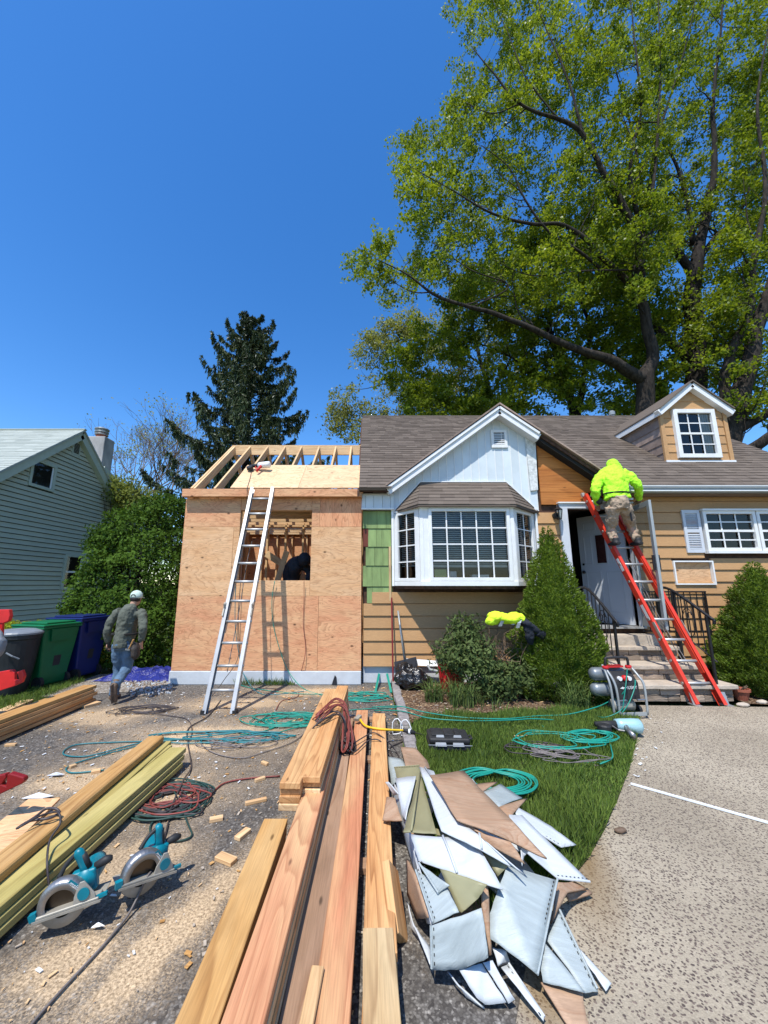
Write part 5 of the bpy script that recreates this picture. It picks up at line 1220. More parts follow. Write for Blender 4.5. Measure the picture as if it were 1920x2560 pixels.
# ------------------------------------------------------------------ ladders
def ladder(name,label,footL,footR,topL,topR,railw,railt,mrail,mrung,nr,grp,over=None,feet=True):
    fl_,fr2,tl_,tr2=map(Vector,(footL,footR,topL,topR)); root=thing(name,label,'ladder',(fl_+fr2)/2,grp)
    up=(tl_-fl_).normalized(); rt=(fr2-fl_).normalized(); out=up.cross(rt).normalized()
    if out.y>0: out=-out
    def rail(a,b,off,nm='rail',mt=mrail):
        a=a+out*off;b=b+out*off; sd=(b-a).cross(out).normalized()
        M=Matrix((up,rt,up.cross(rt))).transposed()
        mb=MB(); w_,t_=railw,railt
        # C channel: web + two flanges
        s_=1 if (a-(fl_+fr2)/2).dot(rt)<0 else -1
        x=(up.cross(out)).normalized()
        if x.dot(rt)<0: x=-x
        def bx(c0,dx,dn):
            q=[c0+x*i*dx/2+out*j*dn/2 for i,j in ((-1,-1),(1,-1),(1,1),(-1,1))]; mb.hexa(q,b-a)
        bx(a,.004,w_); bx(a+x*s_*(t_/2)+out*(w_/2-.002),t_,.004); bx(a+x*s_*(t_/2)-out*(w_/2-.002),t_,.004)
        return mb.build(nm,MT[mt],root)
    rail(fl_,tl_,0); rail(fr2,tr2,0); L=(tl_-fl_).length
    rungs=[]
    k=0; s=.28
    while s<L-.05:
        a=fl_+up*s+rt*.0; b=fr2+(tr2-fr2).normalized()*s; MB().tube([a-rt*.012,b+rt*.012],(.018,.013) if False else .02,8).build('rung',MT[mrung],root,smooth=True); rungs.append((a,b)); s+=.305; k+=1
    return root,rungs,up,rt,out
# aluminium ladder against the addition (fly section in front)
aL,aR=G(507,1785),G(578,1788); tL=Vector((Xat(628,6.62,3.3),6.62,Zat(1221,6.62))); tR=Vector((Xat(686,6.62,3.3),6.62,Zat(1221,6.62)))
aR.y=aL.y; wd=.41; aR=aL+Vector((wd,0,0)); tR=tL+Vector((wd,0,0))
al,rg_,u_,r_,o_=ladder('extension_ladder','silver aluminium extension ladder leaning on the raw plywood addition',aL,aR,tL,tR,.085,.05,'alu','alu',11,'ladders leaning on the house')
lowL=aL+u_*1.05-o_*.055; 
for X_o,nm in ((-.0,'fly_rail'),(wd,'fly_rail')):
    a=lowL+r_*(.045 if X_o==0 else wd-.045); mb=MB().beam(a,a+u_*(2.0),.012,.06,up=o_); mb.build(nm,MT['alu'],al)
for s in (0,wd):
    p=aL+r_*s+u_*1.36+o_*.05; mb=MB().beam(p-u_*.10,p+u_*.10,.02,.03,up=o_).beam(p,p+o_*.04+u_*.07,.015,.02,up=o_); mb.build('rung_lock',MT['cast'],al)
for s in (0,wd):
    MB().box(aL+Vector((s-.02,-.04,0)),aL+Vector((s+.03,.05,.05))).build('foot',MT['rubber'],al)
hp=crom([aL+u_*2.5+r_*.2+o_*.0,aL+u_*2.2+r_*.15+Vector((0,.1,0)),aL+u_*1.3+r_*.17+Vector((0,.12,0)),aL+u_*.5+r_*.19+Vector((0,.06,0))],8); MB().tube(hp,.006,5).build('hoist_rope',MT['cordgrey'],al)
# red ladder
RF,RT_=G(1735,1762),Vector((Xat(1460,6.82,3.2),6.82,Zat(1238,6.82))); w2=.43
RF2=RF+Vector((w2,.0,0)); RT2=RT_+Vector((w2,0,0))
rl,rr_,ru,rr2,ro=ladder('extension_ladder','red fibreglass extension ladder with silver rungs carrying the worker in lime',RF,RF2,RT_,RT2,.10,.05,'redfg','alu',11,'ladders leaning on the house')
# fly section rails in front (nearer the viewer) from 1/8 up
for s in (.045,w2-.045):
    a=RF+rr2*s+ru*.42+ro*.0; x=(ru.cross(ro)).normalized(); 
    MB().beam(a-ro*.01,a-ro*.01+ru*((RT_-RF).length-.40),.03,.075,up=ro).build('fly_rail',MT['redfg'],rl)
L_r=(RT_-RF).length
for i in range(12):
    s=.28+.305*i
    if s<L_r-.05:
        for off in (0,w2):
            p=RF+rr2*off+ru*s; sg=-1 if off==0 else 1
            MB().tube([p+rr2*sg*.004,p+rr2*sg*.014],[.024,.022],10).build('rung_plate',MT['steel'],rl)
for s,nm in ((.0,'shoe'),(w2,'shoe')):
    p=RF+rr2*s; mb=MB().hexa([p+Vector((-.03,-.02,.0)),p+Vector((.04,-.02,.0)),p+Vector((.04,.03,.16)),p+Vector((-.03,.03,.16))],(0,-.012,0)).hexa([p+Vector((-.04,-.09,.0)),p+Vector((.05,-.09,.0)),p+Vector((.05,.06,.0)),p+Vector((-.04,.06,.0))],(0,0,.012)); mb.build(nm,MT['alu'],rl)
for s,t in ((0,1.02),(w2,1.05)):
    p=RF+rr2*s+ru*t+ro*.05; MB().beam(p-ru*.12,p+ru*.12,.008,.05,up=ro).build('rung_lock',MT['cast'],rl)
def decal(p,l,wd_,mt): 
    return MB().hexa([p-ru*l-ro*wd_,p+ru*l-ro*wd_,p+ru*l+ro*wd_,p-ru*l+ro*wd_],-rr2*.002).build('warning_label',mt,rl)
decal(RF2+ru*1.33-rr2*.001,.10,.03,MT['yellow']); decal(RF+ru*1.3-rr2*.004,.12,.028,MT['white']); decal(RF+ru*2.1-rr2*.004,.11,.028,MT['white']); decal(RF2+ru*1.62-rr2*.001,.14,.03,MT['white'])
MB().beam(RT_-ru*.02-ro*.02,RT_+ru*.05-ro*.02,.05,.05,up=ro).build('end_cap',MT['alu'],rl)
rope=crom([RF+rr2*.2+ru*2.2+Vector((0,.05,0)),RF+rr2*.22+ru*1.6+Vector((0,.12,0)),RF+rr2*.2+ru*1.1+Vector((0,.1,0)),RF+rr2*.22+ru*.5+Vector((0,.05,0))],7); MB().tube(rope,.006,5).tube([q+Vector((.04,0,.02)) for q in rope],.006,5).build('hoist_rope',MT['cordgrey'],rl)
# ------------------------------------------------------------------ railings
def railing(name,label,x,pts,posts,seed,scx,grp):
    root=thing(name,label,'railing',pts[-1],grp); T_=[Vector(p) for p in pts]
    MB().tube(crom(T_+[T_[-1]+Vector((0,-.05,-.03)),T_[-1]+Vector((0,-.045,-.085))],4),(.022),8).build('handrail',MT['iron'],root,smooth=True)
    low=[p+Vector((0,0,-.62)) for p in T_]; MB().tube(low,.011,5).build('bottom_rail',MT['iron'],root); 
    for p in posts: 
        top=None
        for a,b in zip(T_,T_[1:]):
            if min(a.y,b.y)-.001<=p<=max(a.y,b.y)+.001: top=a.lerp(b,(p-a.y)/(b.y-a.y)); break
        top=top or T_[-1]; zg=.0
        for zt_,yf,_,_ in tr: 
            if p>yf: zg=zt_
        MB().beam((x,top.y,zg),(x,top.y,top.z),.028,.028,up=(0,1,0)).build('post',MT['iron'],root)
    n=0
    for a,b,c,d in zip(T_,T_[1:],low,low[1:]):
        L=(b-a).length; k=max(2,int(L/.115))
        for i in range(k):
            t=(i+.5)/k; p,q=a.lerp(b,t),c.lerp(d,t); MB().beam(q,p,.011,.011,up=(0,1,0)).build('baluster',MT['iron'],root)
    m=T_[len(T_)//2]*.5+T_[-1]*.5 if scx is None else Vector(scx)
    for s in (-1,1):
        pts_=[]
        for i in range(26):
            an=i/25*4.6; r_0=.016+.058*i/25; pts_.append(m+Vector((0,s*(.055+r_0*math.cos(an)),-.18+r_0*math.sin(an))))
        MB().tube(pts_,.0065,5).build('scroll',MT['iron'],root,smooth=True)
    pts_=[m+Vector((0,.115*math.sin(t*6.283/20),-.30+.22*math.cos(t*6.283/20))) for t in range(21)]; MB().tube(pts_,.006,5).build('scroll',MT['iron'],root,smooth=True)
    return root
hz=1.58
railing('stair_railing','black wrought iron railing at the left side of the stone steps',3.66,[(3.66,6.85,hz),(3.66,6.5,hz-.02),(3.66,5.9,1.12)],[6.84,5.92],1,(3.66,6.2,1.33),'iron step railings')
rr3=railing('stair_railing','black wrought iron railing at the right side of the stone steps',5.02,[(5.02,6.85,hz),(5.02,6.5,hz-.02),(5.06,5.87,1.16)],[6.84,6.45,5.9],2,(5.03,6.25,1.36),'iron step railings')
# landing rail parallel to the wall, right of the door
lr=thing('landing_railing','black wrought iron railing against the wall right of the front door','railing',(5.0,6.6,.66),'iron step railings')
MB().tube([(4.72,6.86,1.52),(5.9,6.86,1.52)],.014,6).build('handrail',MT['iron'],lr); MB().tube([(4.72,6.86,.86),(5.9,6.86,.86)],.011,6).build('bottom_rail',MT['iron'],lr)
for i in range(11): MB().beam((4.74+i*.11,6.86,.86),(4.74+i*.11,6.86,1.52),.011,.011,up=(0,1,0)).build('baluster',MT['iron'],lr)
for x in (5.3,5.88): MB().beam((x,6.86,.0),(x,6.86,1.53),.025,.025,up=(0,1,0)).build('post',MT['iron'],lr)
# ------------------------------------------------------------------ people
def hand(mb,p,d,side,curl=.6,s=1):
    """palm + four fingers + thumb hanging along d"""
    p=Vector(p); d=Vector(d).normalized(); sv=Vector(side).normalized(); n=d.cross(sv).normalized()
    mb.tube([p-d*.02*s,p+d*.03*s,p+d*.085*s],[(.026*s,.03*s),(.02*s,.038*s),(.016*s,.036*s)],8)
    for i,(o,l) in enumerate(((-.03,.062),(-.010,.075),(.010,.07),(.029,.055))):
        b=p+d*.08*s+sv*o*s; c1=b+(d*(1-curl*.4)+n*curl*.5)*l*.5*s; c2=c1+(d*(1-curl)+n*curl)*l*.5*s; mb.tube([b-d*.02*s,b,c1,c2],[.0105*s,.010*s,.009*s,.0075*s],6)
    b=p+d*.02*s-sv*.03*s; mb.tube([b,b-sv*.028*s+d*.03*s,b-sv*.03*s+d*.06*s+n*.015*s],[.012*s,.011*s,.009*s],6)
def head(mb,c,fw,up,s=1.0):
    """continuous head: skull, jaw, nose, ears, neck; fw = facing direction"""
    c=Vector(c); fw=Vector(fw).normalized(); up=Vector(up).normalized(); rt=fw.cross(up).normalized(); up=rt.cross(fw)
    M=Matrix((rt,fw,up)).transposed()
    mb.ell(c,(.075*s,.092*s,.10*s),14,10,M); mb.ell(c+fw*.025*s-up*.06*s,(.055*s,.062*s,.055*s),12,8,M)
    mb.ell(c+fw*.095*s-up*.015*s,(.012*s,.02*s,.02*s),8,6,M)
    for q in (-1,1): mb.ell(c+rt*q*.076*s-up*.01*s,(.010*s,.02*s,.028*s),8,6,M); mb.ell(c+rt*q*.03*s+fw*.083*s+up*.01*s,(.014*s,.008*s,.008*s),8,6,M)
    mb.tube([c+fw*.075*s-up*.062*s-rt*.022*s,c+fw*.086*s-up*.06*s,c+fw*.075*s-up*.062*s+rt*.022*s],.006*s,6)
    return rt,up
# --- walking man
mg=G(294,1752); mx,my=mg.x,mg.y
man=thing('person','man walking away in olive grey hoodie, blue jeans, pale cap and a hip tool pouch','person',(mx,my,0)); O=Vector((mx,my,0))
S=(Zat(1478,my)+.0)/1.66
def V(x,y,z): return O+Vector((x,y,z))*S
b=MB()   # body (skin): neck, head, hands
head(b,V(.055,.10,1.545),(0.1,1,-.15),(0,.12,1),S); b.tube([V(.03,.04,1.38),V(.05,.08,1.50)],[.058*S,.052*S],10)
for (sh_,el_,wr_,cu) in (((-.19,.0,1.34),(-.27,-.03,1.08),(-.275,.05,.86),.6),((.21,.02,1.32),(.29,-.03,1.08),(.25,.04,.88),.5)):
    b.tube([V(*sh_),V(*el_),V(*wr_)],[.04*S,.036*S,.028*S],8); hand(b,V(*wr_),(0.02,.05,-1),(0,1,0),cu,S)
b.tube([V(0,.01,.92),V(.02,.03,1.2),V(.03,.04,1.36)],[(.09*S,.13*S),(.09*S,.13*S),(.08*S,.12*S)],12)
for q,kn,an in (((-.075,0,.88),(-.09,.10,.50),(-.10,.06,.08)),((.075,0,.88),(.06,.05,.50),(.055,-.17,.31))): b.tube([V(*q),V(*kn),V(*an)],[.06*S,.035*S,.022*S],8)
remesh(b.build('body',MT['skin'],man),.008,3)
b=MB()
b.tube([V(0,-.0,.80),V(0,.0,.90),V(.0,.01,1.02),V(.01,.02,1.16),V(.02,.03,1.28),V(.03,.04,1.37),V(.035,.05,1.42)],[(.125*S,.175*S),(.135*S,.18*S),(.13*S,.175*S),(.135*S,.19*S),(.13*S,.205*S),(.11*S,.19*S),(.06*S,.09*S)],18)
for sg,(sh_,el_,wr_) in ((-1,((-.18,.02,1.345),(-.265,-.03,1.10),(-.275,.03,.865))),(1,((.21,.03,1.33),(.285,-.03,1.09),(.26,.03,.88)))):
    c=crom([V(sh_[0]*.72,sh_[1],sh_[2]),V(sh_[0]*1.05,sh_[1],sh_[2]-.05),V(*el_),V(*wr_)],3); b.tube(c,[x*S for x in (.07,.074,.075,.072,.068,.064,.06,.057,.053,.045)],12)
b.ell(V(.035,.0,1.405),(.105*S,.085*S,.06*S),14,8); b.ell(V(.03,-.055,1.36),(.085*S,.05*S,.075*S),12,8)
remesh(b.build('hoodie',MT['hoodie'],man),.011,3,.04,.075)
b=MB()
b.tube([V(0,0,.93),V(0,0,.84),V(0,.0,.76)],[(.115*S,.16*S),(.13*S,.175*S),(.11*S,.15*S)],16)
for q in (((-.08,0,.84),(-.085,.02,.66),(-.095,.09,.48),(-.10,.075,.28),(-.10,.05,.07)),((.075,0,.84),(.07,.03,.66),(.06,.05,.48),(.055,-.07,.37),(.055,-.20,.27))):
    c=crom([V(*p) for p in q],3); n=len(c); b.tube(c,[S*(.102-.032*min(1,i/(n*.6))+.006*math.sin(i*2.1)) for i in range(n)],12)
remesh(b.build('jeans',MT['jeans'],man),.011,3,.026,.07)
# boots
b=MB(); b.tube([V(-.10,.06,.14),V(-.10,.055,.055)],[.05*S,.055*S],10); b.tube([V(-.10,-.0,.045),V(-.10,.08,.04),V(-.10,.19,.03)],[(.04*S,.05*S),(.042*S,.05*S),(.03*S,.042*S)],10); remesh(b.build('boot',MT['leather'],man),.009,2)
b=MB(); f0,f1=V(.055,-.19,.30),V(.06,-.17,.03); b.tube([V(.055,-.16,.34),V(.055,-.21,.27)],[.05*S,.054*S],10); b.tube([f0+Vector((0,-.03,-.02)),(f0+f1)/2+Vector((0,-.03,0)),f1],[(.045*S,.04*S),(.05*S,.038*S),(.045*S,.028*S)],10); o=remesh(b.build('boot',MT['leather'],man),.009,2)
b=MB(); a,c=f0+Vector((0,-.085*S,-.0)),f1+Vector((0,-.045*S,0)); M=(c-a).normalized(); b.tube([a,a.lerp(c,.35),a.lerp(c,.7),c],[(.012*S,.036*S),(.012*S,.033*S),(.012*S,.044*S),(.01*S,.03*S)],12); b.build('sole',plain('worn tan boot sole',(.12,.085,.06),.8,var=.4,vs=30),man)
# cap
b=MB(); hc=V(.055,.10,1.56); b.lathe(hc,[(.088*S,-.01),(.093*S,.02),(.085*S,.065*S),(.055*S,.10*S),(.01,.115*S)],18); o=b.build('cap',MT['capw'],man,smooth=True)
b=MB(); b.hexa([hc+Vector((-.07,.06,.0))*S,hc+Vector((.07,.06,.0))*S,hc+Vector((.06,.15,-.02))*S,hc+Vector((-.06,.15,-.02))*S],(0,0,.006)); b.build('cap_brim',MT['capw'],man)
b=MB(); b.ell(hc+Vector((0,-.012,-.025))*S,(.084*S,.085*S,.062*S),14,8); b.build('hair',MT['hair'],man,smooth=True)
b=MB(); b.tube([hc+Vector((.035*math.cos(t)*S,-.089*S,.018*S+.028*math.sin(t)*S)) for t in [math.pi*i/8 for i in range(9)]],.007*S,5); b.build('cap_strap',MT['hair'],man)
# belt, pouch, hammer
b=MB(); b.tube([V(.155*math.cos(t),-.005+.13*math.sin(t),.985+.01*math.cos(t)) for t in [2*math.pi*i/20 for i in range(21)]],.014*S,6); 
b=MB(); pts=[V(.19*math.cos(t),.0+.145*math.sin(t),1.0) for t in [2*math.pi*i/24 for i in range(25)]]; b.tube(pts,(.016*S),6); b.build('tool_belt',MT['black'],man)
b=MB(); b.tube([V(.22,-.07,.86),V(.24,-.09,.78),V(.25,-.09,.68),V(.25,-.08,.63)],[(.05*S,.07*S),(.06*S,.085*S),(.055*S,.08*S),(.03*S,.05*S)],10); remesh(b.build('tool_pouch',plain('worn black leather pouch',(.045,.035,.028),.7,var=.4),man),.01,2,.012,.05)
b=MB(); b.tube([V(.17,-.15,.78),V(.235,-.16,.93)],[.011*S,.012*S],6); b.build('hammer_handle',MT['pine'],man); b=MB(); b.beam(V(.13,-.16,.785),V(.20,-.16,.775),.022*S,.022*S); b.build('hammer_head',MT['steel'],man)
b=MB(); b.tube([V(-.275,.02,.89),V(-.275,.05,.83)],[.036*S,.04*S],8); hand(b,V(-.275,.05,.84),(0,.1,-1),(0,1,0),.7,S*1.08); remesh(b.build('glove',plain('dark work glove',(.05,.05,.045),.8),man),.007,2)
# --- worker on the red ladder
rp_=None
rt_s=[(a+b)/2 for a,b in rr_]
best=min(rt_s,key=lambda p:abs(p.z-(Zat(1386,p.y)))); fz=best.z+.02; fy=best.y
wk=thing('person','worker in a hooded lime hi-vis jacket and khaki trousers standing high on the red ladder','person',(best.x,fy-.1,fz))
def W(px,py,D): return P(px,py,D)
D0=fy-.06
ftl,ftr=Vector((Xat(1534,D0,fz),D0,fz)),Vector((Xat(1589,D0,fz),D0,fz))
hip=W(1545,1262,D0-.16); wst=W(1540,1232,D0-.12); sho=W(1533,1180,D0+.02); hd=W(1532,1163,D0+.14); nk=W(1532,1172,D0+.08)
b=MB(); rt3,up3=head(b,hd,(0,.85,-.5),(0,.5,.85),1.0); b.tube([sho,nk,hd-Vector((0,0,.03))],[.07,.058,.055],10)
b.tube([hip,wst,sho],[(.12,.10),(.11,.10),(.14,.11)],12)
lh,rh=W(1496,1262,D0+.18),W(1597,1252,D0+.25)
lsh,rsh=W(1502,1186,D0),W(1566,1184,D0); le,re_=W(1488,1228,D0-.12),W(1594,1214,D0-.06)
for a,e,h in ((lsh,le,lh),(rsh,re_,rh)): b.tube([a,e,h],[.045,.04,.03],8)
hand(b,rh,(.2,.7,-.3),(1,0,0),.7); hand(b,lh,(.2,.6,-.6),(1,0,0),.8)
for s,ft,kn in ((-1,ftl,W(1528,1320,D0-.02)),(1,ftr,W(1577,1318,D0+.0))):
    h=hip+Vector((s*.085,0,-.03)); b.tube([h,kn,ft+Vector((0,-.06,.10))],[.08,.052,.038],8)
remesh(b.build('body',MT['skin'],wk),.009,3)
b=MB(); c=crom([W(1543,1249,D0-.14),wst,W(1538,1208,D0-.09),W(1534,1186,D0-.0),W(1532,1174,D0+.09)],3); n=len(c)
rad=[(.155,.205),(.16,.205),(.155,.20),(.15,.195),(.15,.195),(.155,.20),(.16,.215),(.165,.225),(.16,.225),(.15,.215),(.13,.19),(.10,.13),(.07,.08)]
b.tube(c,[(x*1.0,y*1.0) for y,x in rad[:n]] if False else [(y,x) for x,y in rad[:n]],20)
for a,e,h in ((lsh,le,lh),(rsh,re_,rh)):
    q=crom([a,e,e.lerp(h,.85)],4); q=[a.lerp(nk,.35)]+q[1:]; b.tube(q,[.08,.082,.08,.076,.072,.066,.06,.056,.05],12)
b.ell(nk+Vector((0,-.03,.0)),(.13,.10,.07),14,8)
remesh(b.build('jacket',MT['lime'],wk),.011,3,.05,.075)
b=MB(); M3=Matrix((rt3,Vector((0,.85,-.5)).normalized(),up3)).transposed(); b.ell(hd,(.100,.112,.118),16,10,M3); 
b.hexa([hd+Vector((-.15,-.05,-.10)),hd+Vector((.15,-.05,-.10)),hd+Vector((.10,-.06,.02)),hd+Vector((-.10,-.06,.02))],(0,.05,0))
remesh(b.build('hood',MT['lime'],wk),.010,3,.02,.06)
b=MB(); b.tube([hip+Vector((0,0,.13)),hip,hip+Vector((0,.0,-.09))],[(.17,.13),(.185,.15),(.155,.12)][0:3] and [(.13,.175),(.15,.19),(.13,.165)],16)
for s,ft,kn in ((-1,ftl,W(1527,1320,D0-.0)),(1,ftr,W(1578,1316,D0+.02))):
    h=hip+Vector((s*.092,0,-.04)); q=crom([h,h.lerp(kn,.5)+Vector((0,-.02,0)),kn,kn.lerp(ft,.5)+Vector((s*.0,-.03,0)),ft+Vector((0,-.07,.12))],3); n=len(q)
    b.tube(q,[.112-.042*min(1,i/(n*.55))+.007*math.sin(i*1.9) for i in range(n)],12)
remesh(b.build('trousers',MT['khaki'],wk),.011,2,.045,.06)
for ft in (ftl,ftr):
    b=MB(); b.tube([ft+Vector((0,-.07,.13)),ft+Vector((0,-.07,.05))],[.05,.055],10); b.tube([ft+Vector((0,-.14,.035)),ft+Vector((0,-.04,.04)),ft+Vector((0,.10,.035))],[(.03,.045),(.04,.052),(.028,.042)],10); remesh(b.build('shoe',MT['rubber'],wk),.01,2)
b=MB(); pts=[wst+Vector((.205*math.cos(t),.165*math.sin(t),-.02)) for t in [2*math.pi*i/24 for i in range(25)]]; b.tube(pts,.013,6); b.build('waist_belt',MT['black'],wk)
b=MB(); p=W(1573,1262,D0-.22); b.tube([p+Vector((0,0,.09)),p+Vector((.0,0,-.02))],[.012,.014],6); b.tube([p+Vector((0,0,-.02)),p+Vector((.01,0,-.27))],[.014,.016],6); b.build('hammer_handle',MT['iron'],wk); b=MB(); b.beam(p+Vector((-.05,0,.09)),p+Vector((.07,0,.10)),.03,.03); b.build('hammer_head',MT['steel'],wk)
b=MB(); q=W(1498,1252,D0-.02); b.ell(q,(.05,.06,.075),10,8); remesh(b.build('side_pouch',MT['rubber'],wk),.012,2)
b=MB(); b.tube([rh,rh+Vector((.02,.05,-.02))],[.04,.045],8); hand(b,rh,(.2,.7,-.3),(1,0,0),.7,1.12); remesh(b.build('glove',MT['leather'],wk),.008,2)
# --- person inside
ip=P(742,1450,7.75); ins=thing('person','person in a black hooded jacket bending down inside the window opening','person',(ip.x,7.75,z0)); b=MB()
sx_=lambda px,py,D=7.75: P(px,py,D)
hb=sx_(728,1470,7.8); b.tube([hb,sx_(731,1438,7.75),sx_(738,1412,7.65),sx_(752,1404,7.55)],[(.13,.15),(.16,.19),(.17,.22),(.12,.15)],16); b.tube(crom([sx_(757,1410,7.6),sx_(772,1430,7.6),sx_(770,1452,7.5)],4),[.085,.085,.08,.075,.07,.065,.06,.055,.05],10); b.tube(crom([sx_(722,1412,7.8),sx_(716,1436,7.8),sx_(718,1462,7.7)],4),[.07]*9,10)
b.ell(sx_(761,1399,7.44),(.13,.15,.135),12,8); remesh(b.build('jacket',MT['navy'],ins),.015,4,.03,.1)
b=MB(); head(b,sx_(763,1402,7.47),(.3,.7,-.5),(0,.5,.8),.85); b.tube([sx_(757,1410,7.6),sx_(763,1402,7.44)],[.05,.05],8)
b.tube([sx_(730,1440,7.75),sx_(755,1410,7.6)],[.11,.10],10); b.tube([sx_(757,1410,7.6),sx_(772,1430,7.6),sx_(770,1455,7.5)],[.04,.035,.026],8); hand(b,sx_(770,1455,7.5),(0,.1,-1),(1,0,0),.6)
for s in (-.1,.1): b.tube([hb+Vector((s,0,0)),hb+Vector((s,.03,-.4)),Vector((hb.x+s,7.85,z0+.06))],[.08,.055,.04],8)
remesh(b.build('body',MT['skin'],ins),.01,3)
b=MB()
for s in (-.1,.1): b.tube([hb+Vector((s,0,.05)),hb+Vector((s,-.03,-.4)),Vector((hb.x+s,7.85,z0+.07))],[.11,.085,.065],10)
b.ell(hb,(.19,.15,.13),12,8); remesh(b.build('trousers',MT['navy'],ins),.014,3)
for s in (-.1,.1): MB().ell((hb.x+s,7.8,z0+.04),(.045,.13,.045)).build('shoe',MT['rubber'],ins,smooth=True)
# ------------------------------------------------------------------ lumber
def lum(label,fx,fy,nx,ny,z,mat,w=.14,t=.038,grp='loose boards stacked on the driveway',zn=None,tilt=None,ext=0,bev=.003):
    a=G(fx,fy,z); c=G(nx,ny,z if zn is None else zn)
    if ext: c=c+(c-a).normalized()*ext
    o=Vector((0,0,t/2)); up=Vector((0,0,1)) if tilt is None else Vector(tilt).normalized()
    return board('lumber_board',a-up*t/2,c-up*t/2,w,t,MT[mat],None,up=up,bev=bev,label=label,cat='board',group=grp)
CG='boards in the long central lumber stack'
# central stack: long lower boards on the right
lum('long brown dust covered board in the trough right of the tall stack',868,1795,745,2560,.115,'dirty',grp=CG,ext=.3)
lum('long pinkish board left of the rightmost long board of the central stack',906,1775,825,2560,.12,'pink',grp=CG,ext=.3)
lum('rightmost long orange board of the central stack',947,1783,950,2380,.13,'fir',w=.145,grp=CG)
lum('weathered grooved board end lying at the bottom of the rightmost long board',945,2318,955,2560,.135,'weather',w=.135,grp=CG,ext=.35)
lum('narrow pale offcut resting in the brown trough near the bottom edge',795,2412,765,2560,.14,'stud',w=.05,t=.02,grp=CG,ext=.3)
for k,(z,m,l) in enumerate(((.075,'fir','lower board under the rightmost long board of the central stack'),)): lum(l,950,1790,952,2560,z,m,w=.14,grp=CG,ext=.3)
lum('lower board under the brown dusty board of the central stack',870,1800,750,2560,.075,'dirty',grp=CG,ext=.3)
lum('lower board under the long pinkish board of the central stack',906,1781,827,2560,.08,'dirty',grp=CG,ext=.3)
# tall two-column stack, its near end showing
def zcol(x0f,yf,x0n,yn,z,mat,label,w=.14): return lum(label,x0f,yf,x0n,yn,z,mat,w=w,grp=CG)
# right column runs far to near; top at .38
far=G(857,1714,.40); near=G(775,1942,.365); dR=(near-far).normalized()
farL=G(828,1722,.395); nearL=G(725,1957,.36)
def col(fr,nr,zoff,ln,mat,label,w=.138,sh=0,near_ext=0,th=.038):
    a=fr+Vector((sh,0,-zoff-th/2)); d=(nr-fr).normalized(); c=nr+Vector((sh,0,-zoff-th/2))+d*near_ext
    return board('lumber_board',a,c,w,th,MT[mat],None,label=label,cat='board',group=CG)
col(far,near,0,0,'fir','topmost right board of the tall central stack'); col(farL,nearL,.0,0,'fir','topmost left board of the tall central stack')
for k,(m,e) in enumerate((('fir',-.03),('stud',-.01))): col(far,near,.041*(k+1),0,m,'second right board of the tall central stack' if k==0 else 'third right board of the tall central stack',near_ext=e)
for k,(m,e) in enumerate((('fir',-.02),('fir',.0),('stud',.01))): col(farL,nearL,.041*(k+1),0,m,['second','third','fourth'][k]+' left board of the tall central stack',near_ext=e)
pk0=far+Vector((0,0,-.123)); 
board('lumber_board',pk0-Vector((0,0,.019)),Vector((*G(438+0,2560,.245)[:2],.245))-Vector((0,0,.019)) if False else G(605,2560,.25)-Vector((0,0,.019))+ (G(605,2560,.25)-pk0).normalized()*.3,.14,.038,MT['pink'],None,label='long pink and cream board running from under the stack to the bottom edge',cat='board',group=CG)
for k in range(1,4):
    z=.25-.041*k; e=G(605,2560,.25)+ (G(605,2560,.25)-pk0).normalized()*.3
    board('lumber_board',Vector((pk0.x+.004*k,pk0.y,pk0.z-.041*k-.019)),Vector((e.x+.004*k,e.y,z-.019)),.14,.038,MT['stud' if k%2 else 'fir'],None,label=['first','second','third'][k-1]+' board beneath the long pink and cream board',cat='board',group=CG)
yl0=G(690,2046,.225); yl1=G(490,2560,.22); yl1=yl1+(yl1-yl0).normalized()*.3
board('lumber_board',yl0-Vector((0,0,.019)),yl1-Vector((0,0,.019)),.145,.038,MT['pine'],None,label='knotty golden board at the left side of the central stack, near end',cat='board',group=CG)
lf0=Vector((farL.x,farL.y,farL.z-.165))
for k in range(1,4):
    board('lumber_board',Vector((yl0.x+.01,yl0.y-.02*k,.206-.041*k)),Vector((yl1.x+.01,yl1.y,.201-.041*k)),.126,.038,MT['fir' if k%2 else 'pine'],None,label=['first','second','third'][k-1]+' board beneath the knotty golden board',cat='board',group=CG)
for y_ in (2.6,4.0,5.1): board('lumber_board',(-.62,y_,.02),(.16,y_,.02),.09,.038,MT['dirty'],None,label={2.6:'nearest cross bearer under the central stack',4.0:'middle cross bearer under the central stack',5.1:'farthest cross bearer under the central stack'}[y_],cat='board',group='bearers under the central lumber stack')
# short cut block leaning at the right
a,c=G(975,2165,.19),G(1000,2350,.03)
board('lumber_block','' or a,c,.15,.04,MT['fir'],None,up=(.9,0,.45),label='short orange plank offcut leaning against the right side of the stack',cat='board')
# far left pile
LG='boards in the far left lumber pile'
for k in range(5):
    f=G(228,1712+0,.235); x=f.x+.012*((k*7)%3-1)
    board('lumber_board',(x,f.y-.05*(k%2),.235-.044*k-.02),(x-.02,3.0,.235-.044*k-.02),.19,.04,MT['fir' if k else 'pine'],None,label=['topmost','second','third','fourth','lowest'][k]+' board of the far left lumber pile',cat='board',group=LG)
board('lumber_board',G(70,1752,.03),G(-60,1808,.03),.14,.038,MT['stud'],None,label='single pale board on the grass behind the far left pile',cat='board')
board('lumber_block',G(203,1763,.035)-Vector((0,0,.018)),G(244,1752,.035)-Vector((0,0,.018)),.16,.036,MT['stud'],None,label='pale wooden block at the end of the far left pile',cat='block')
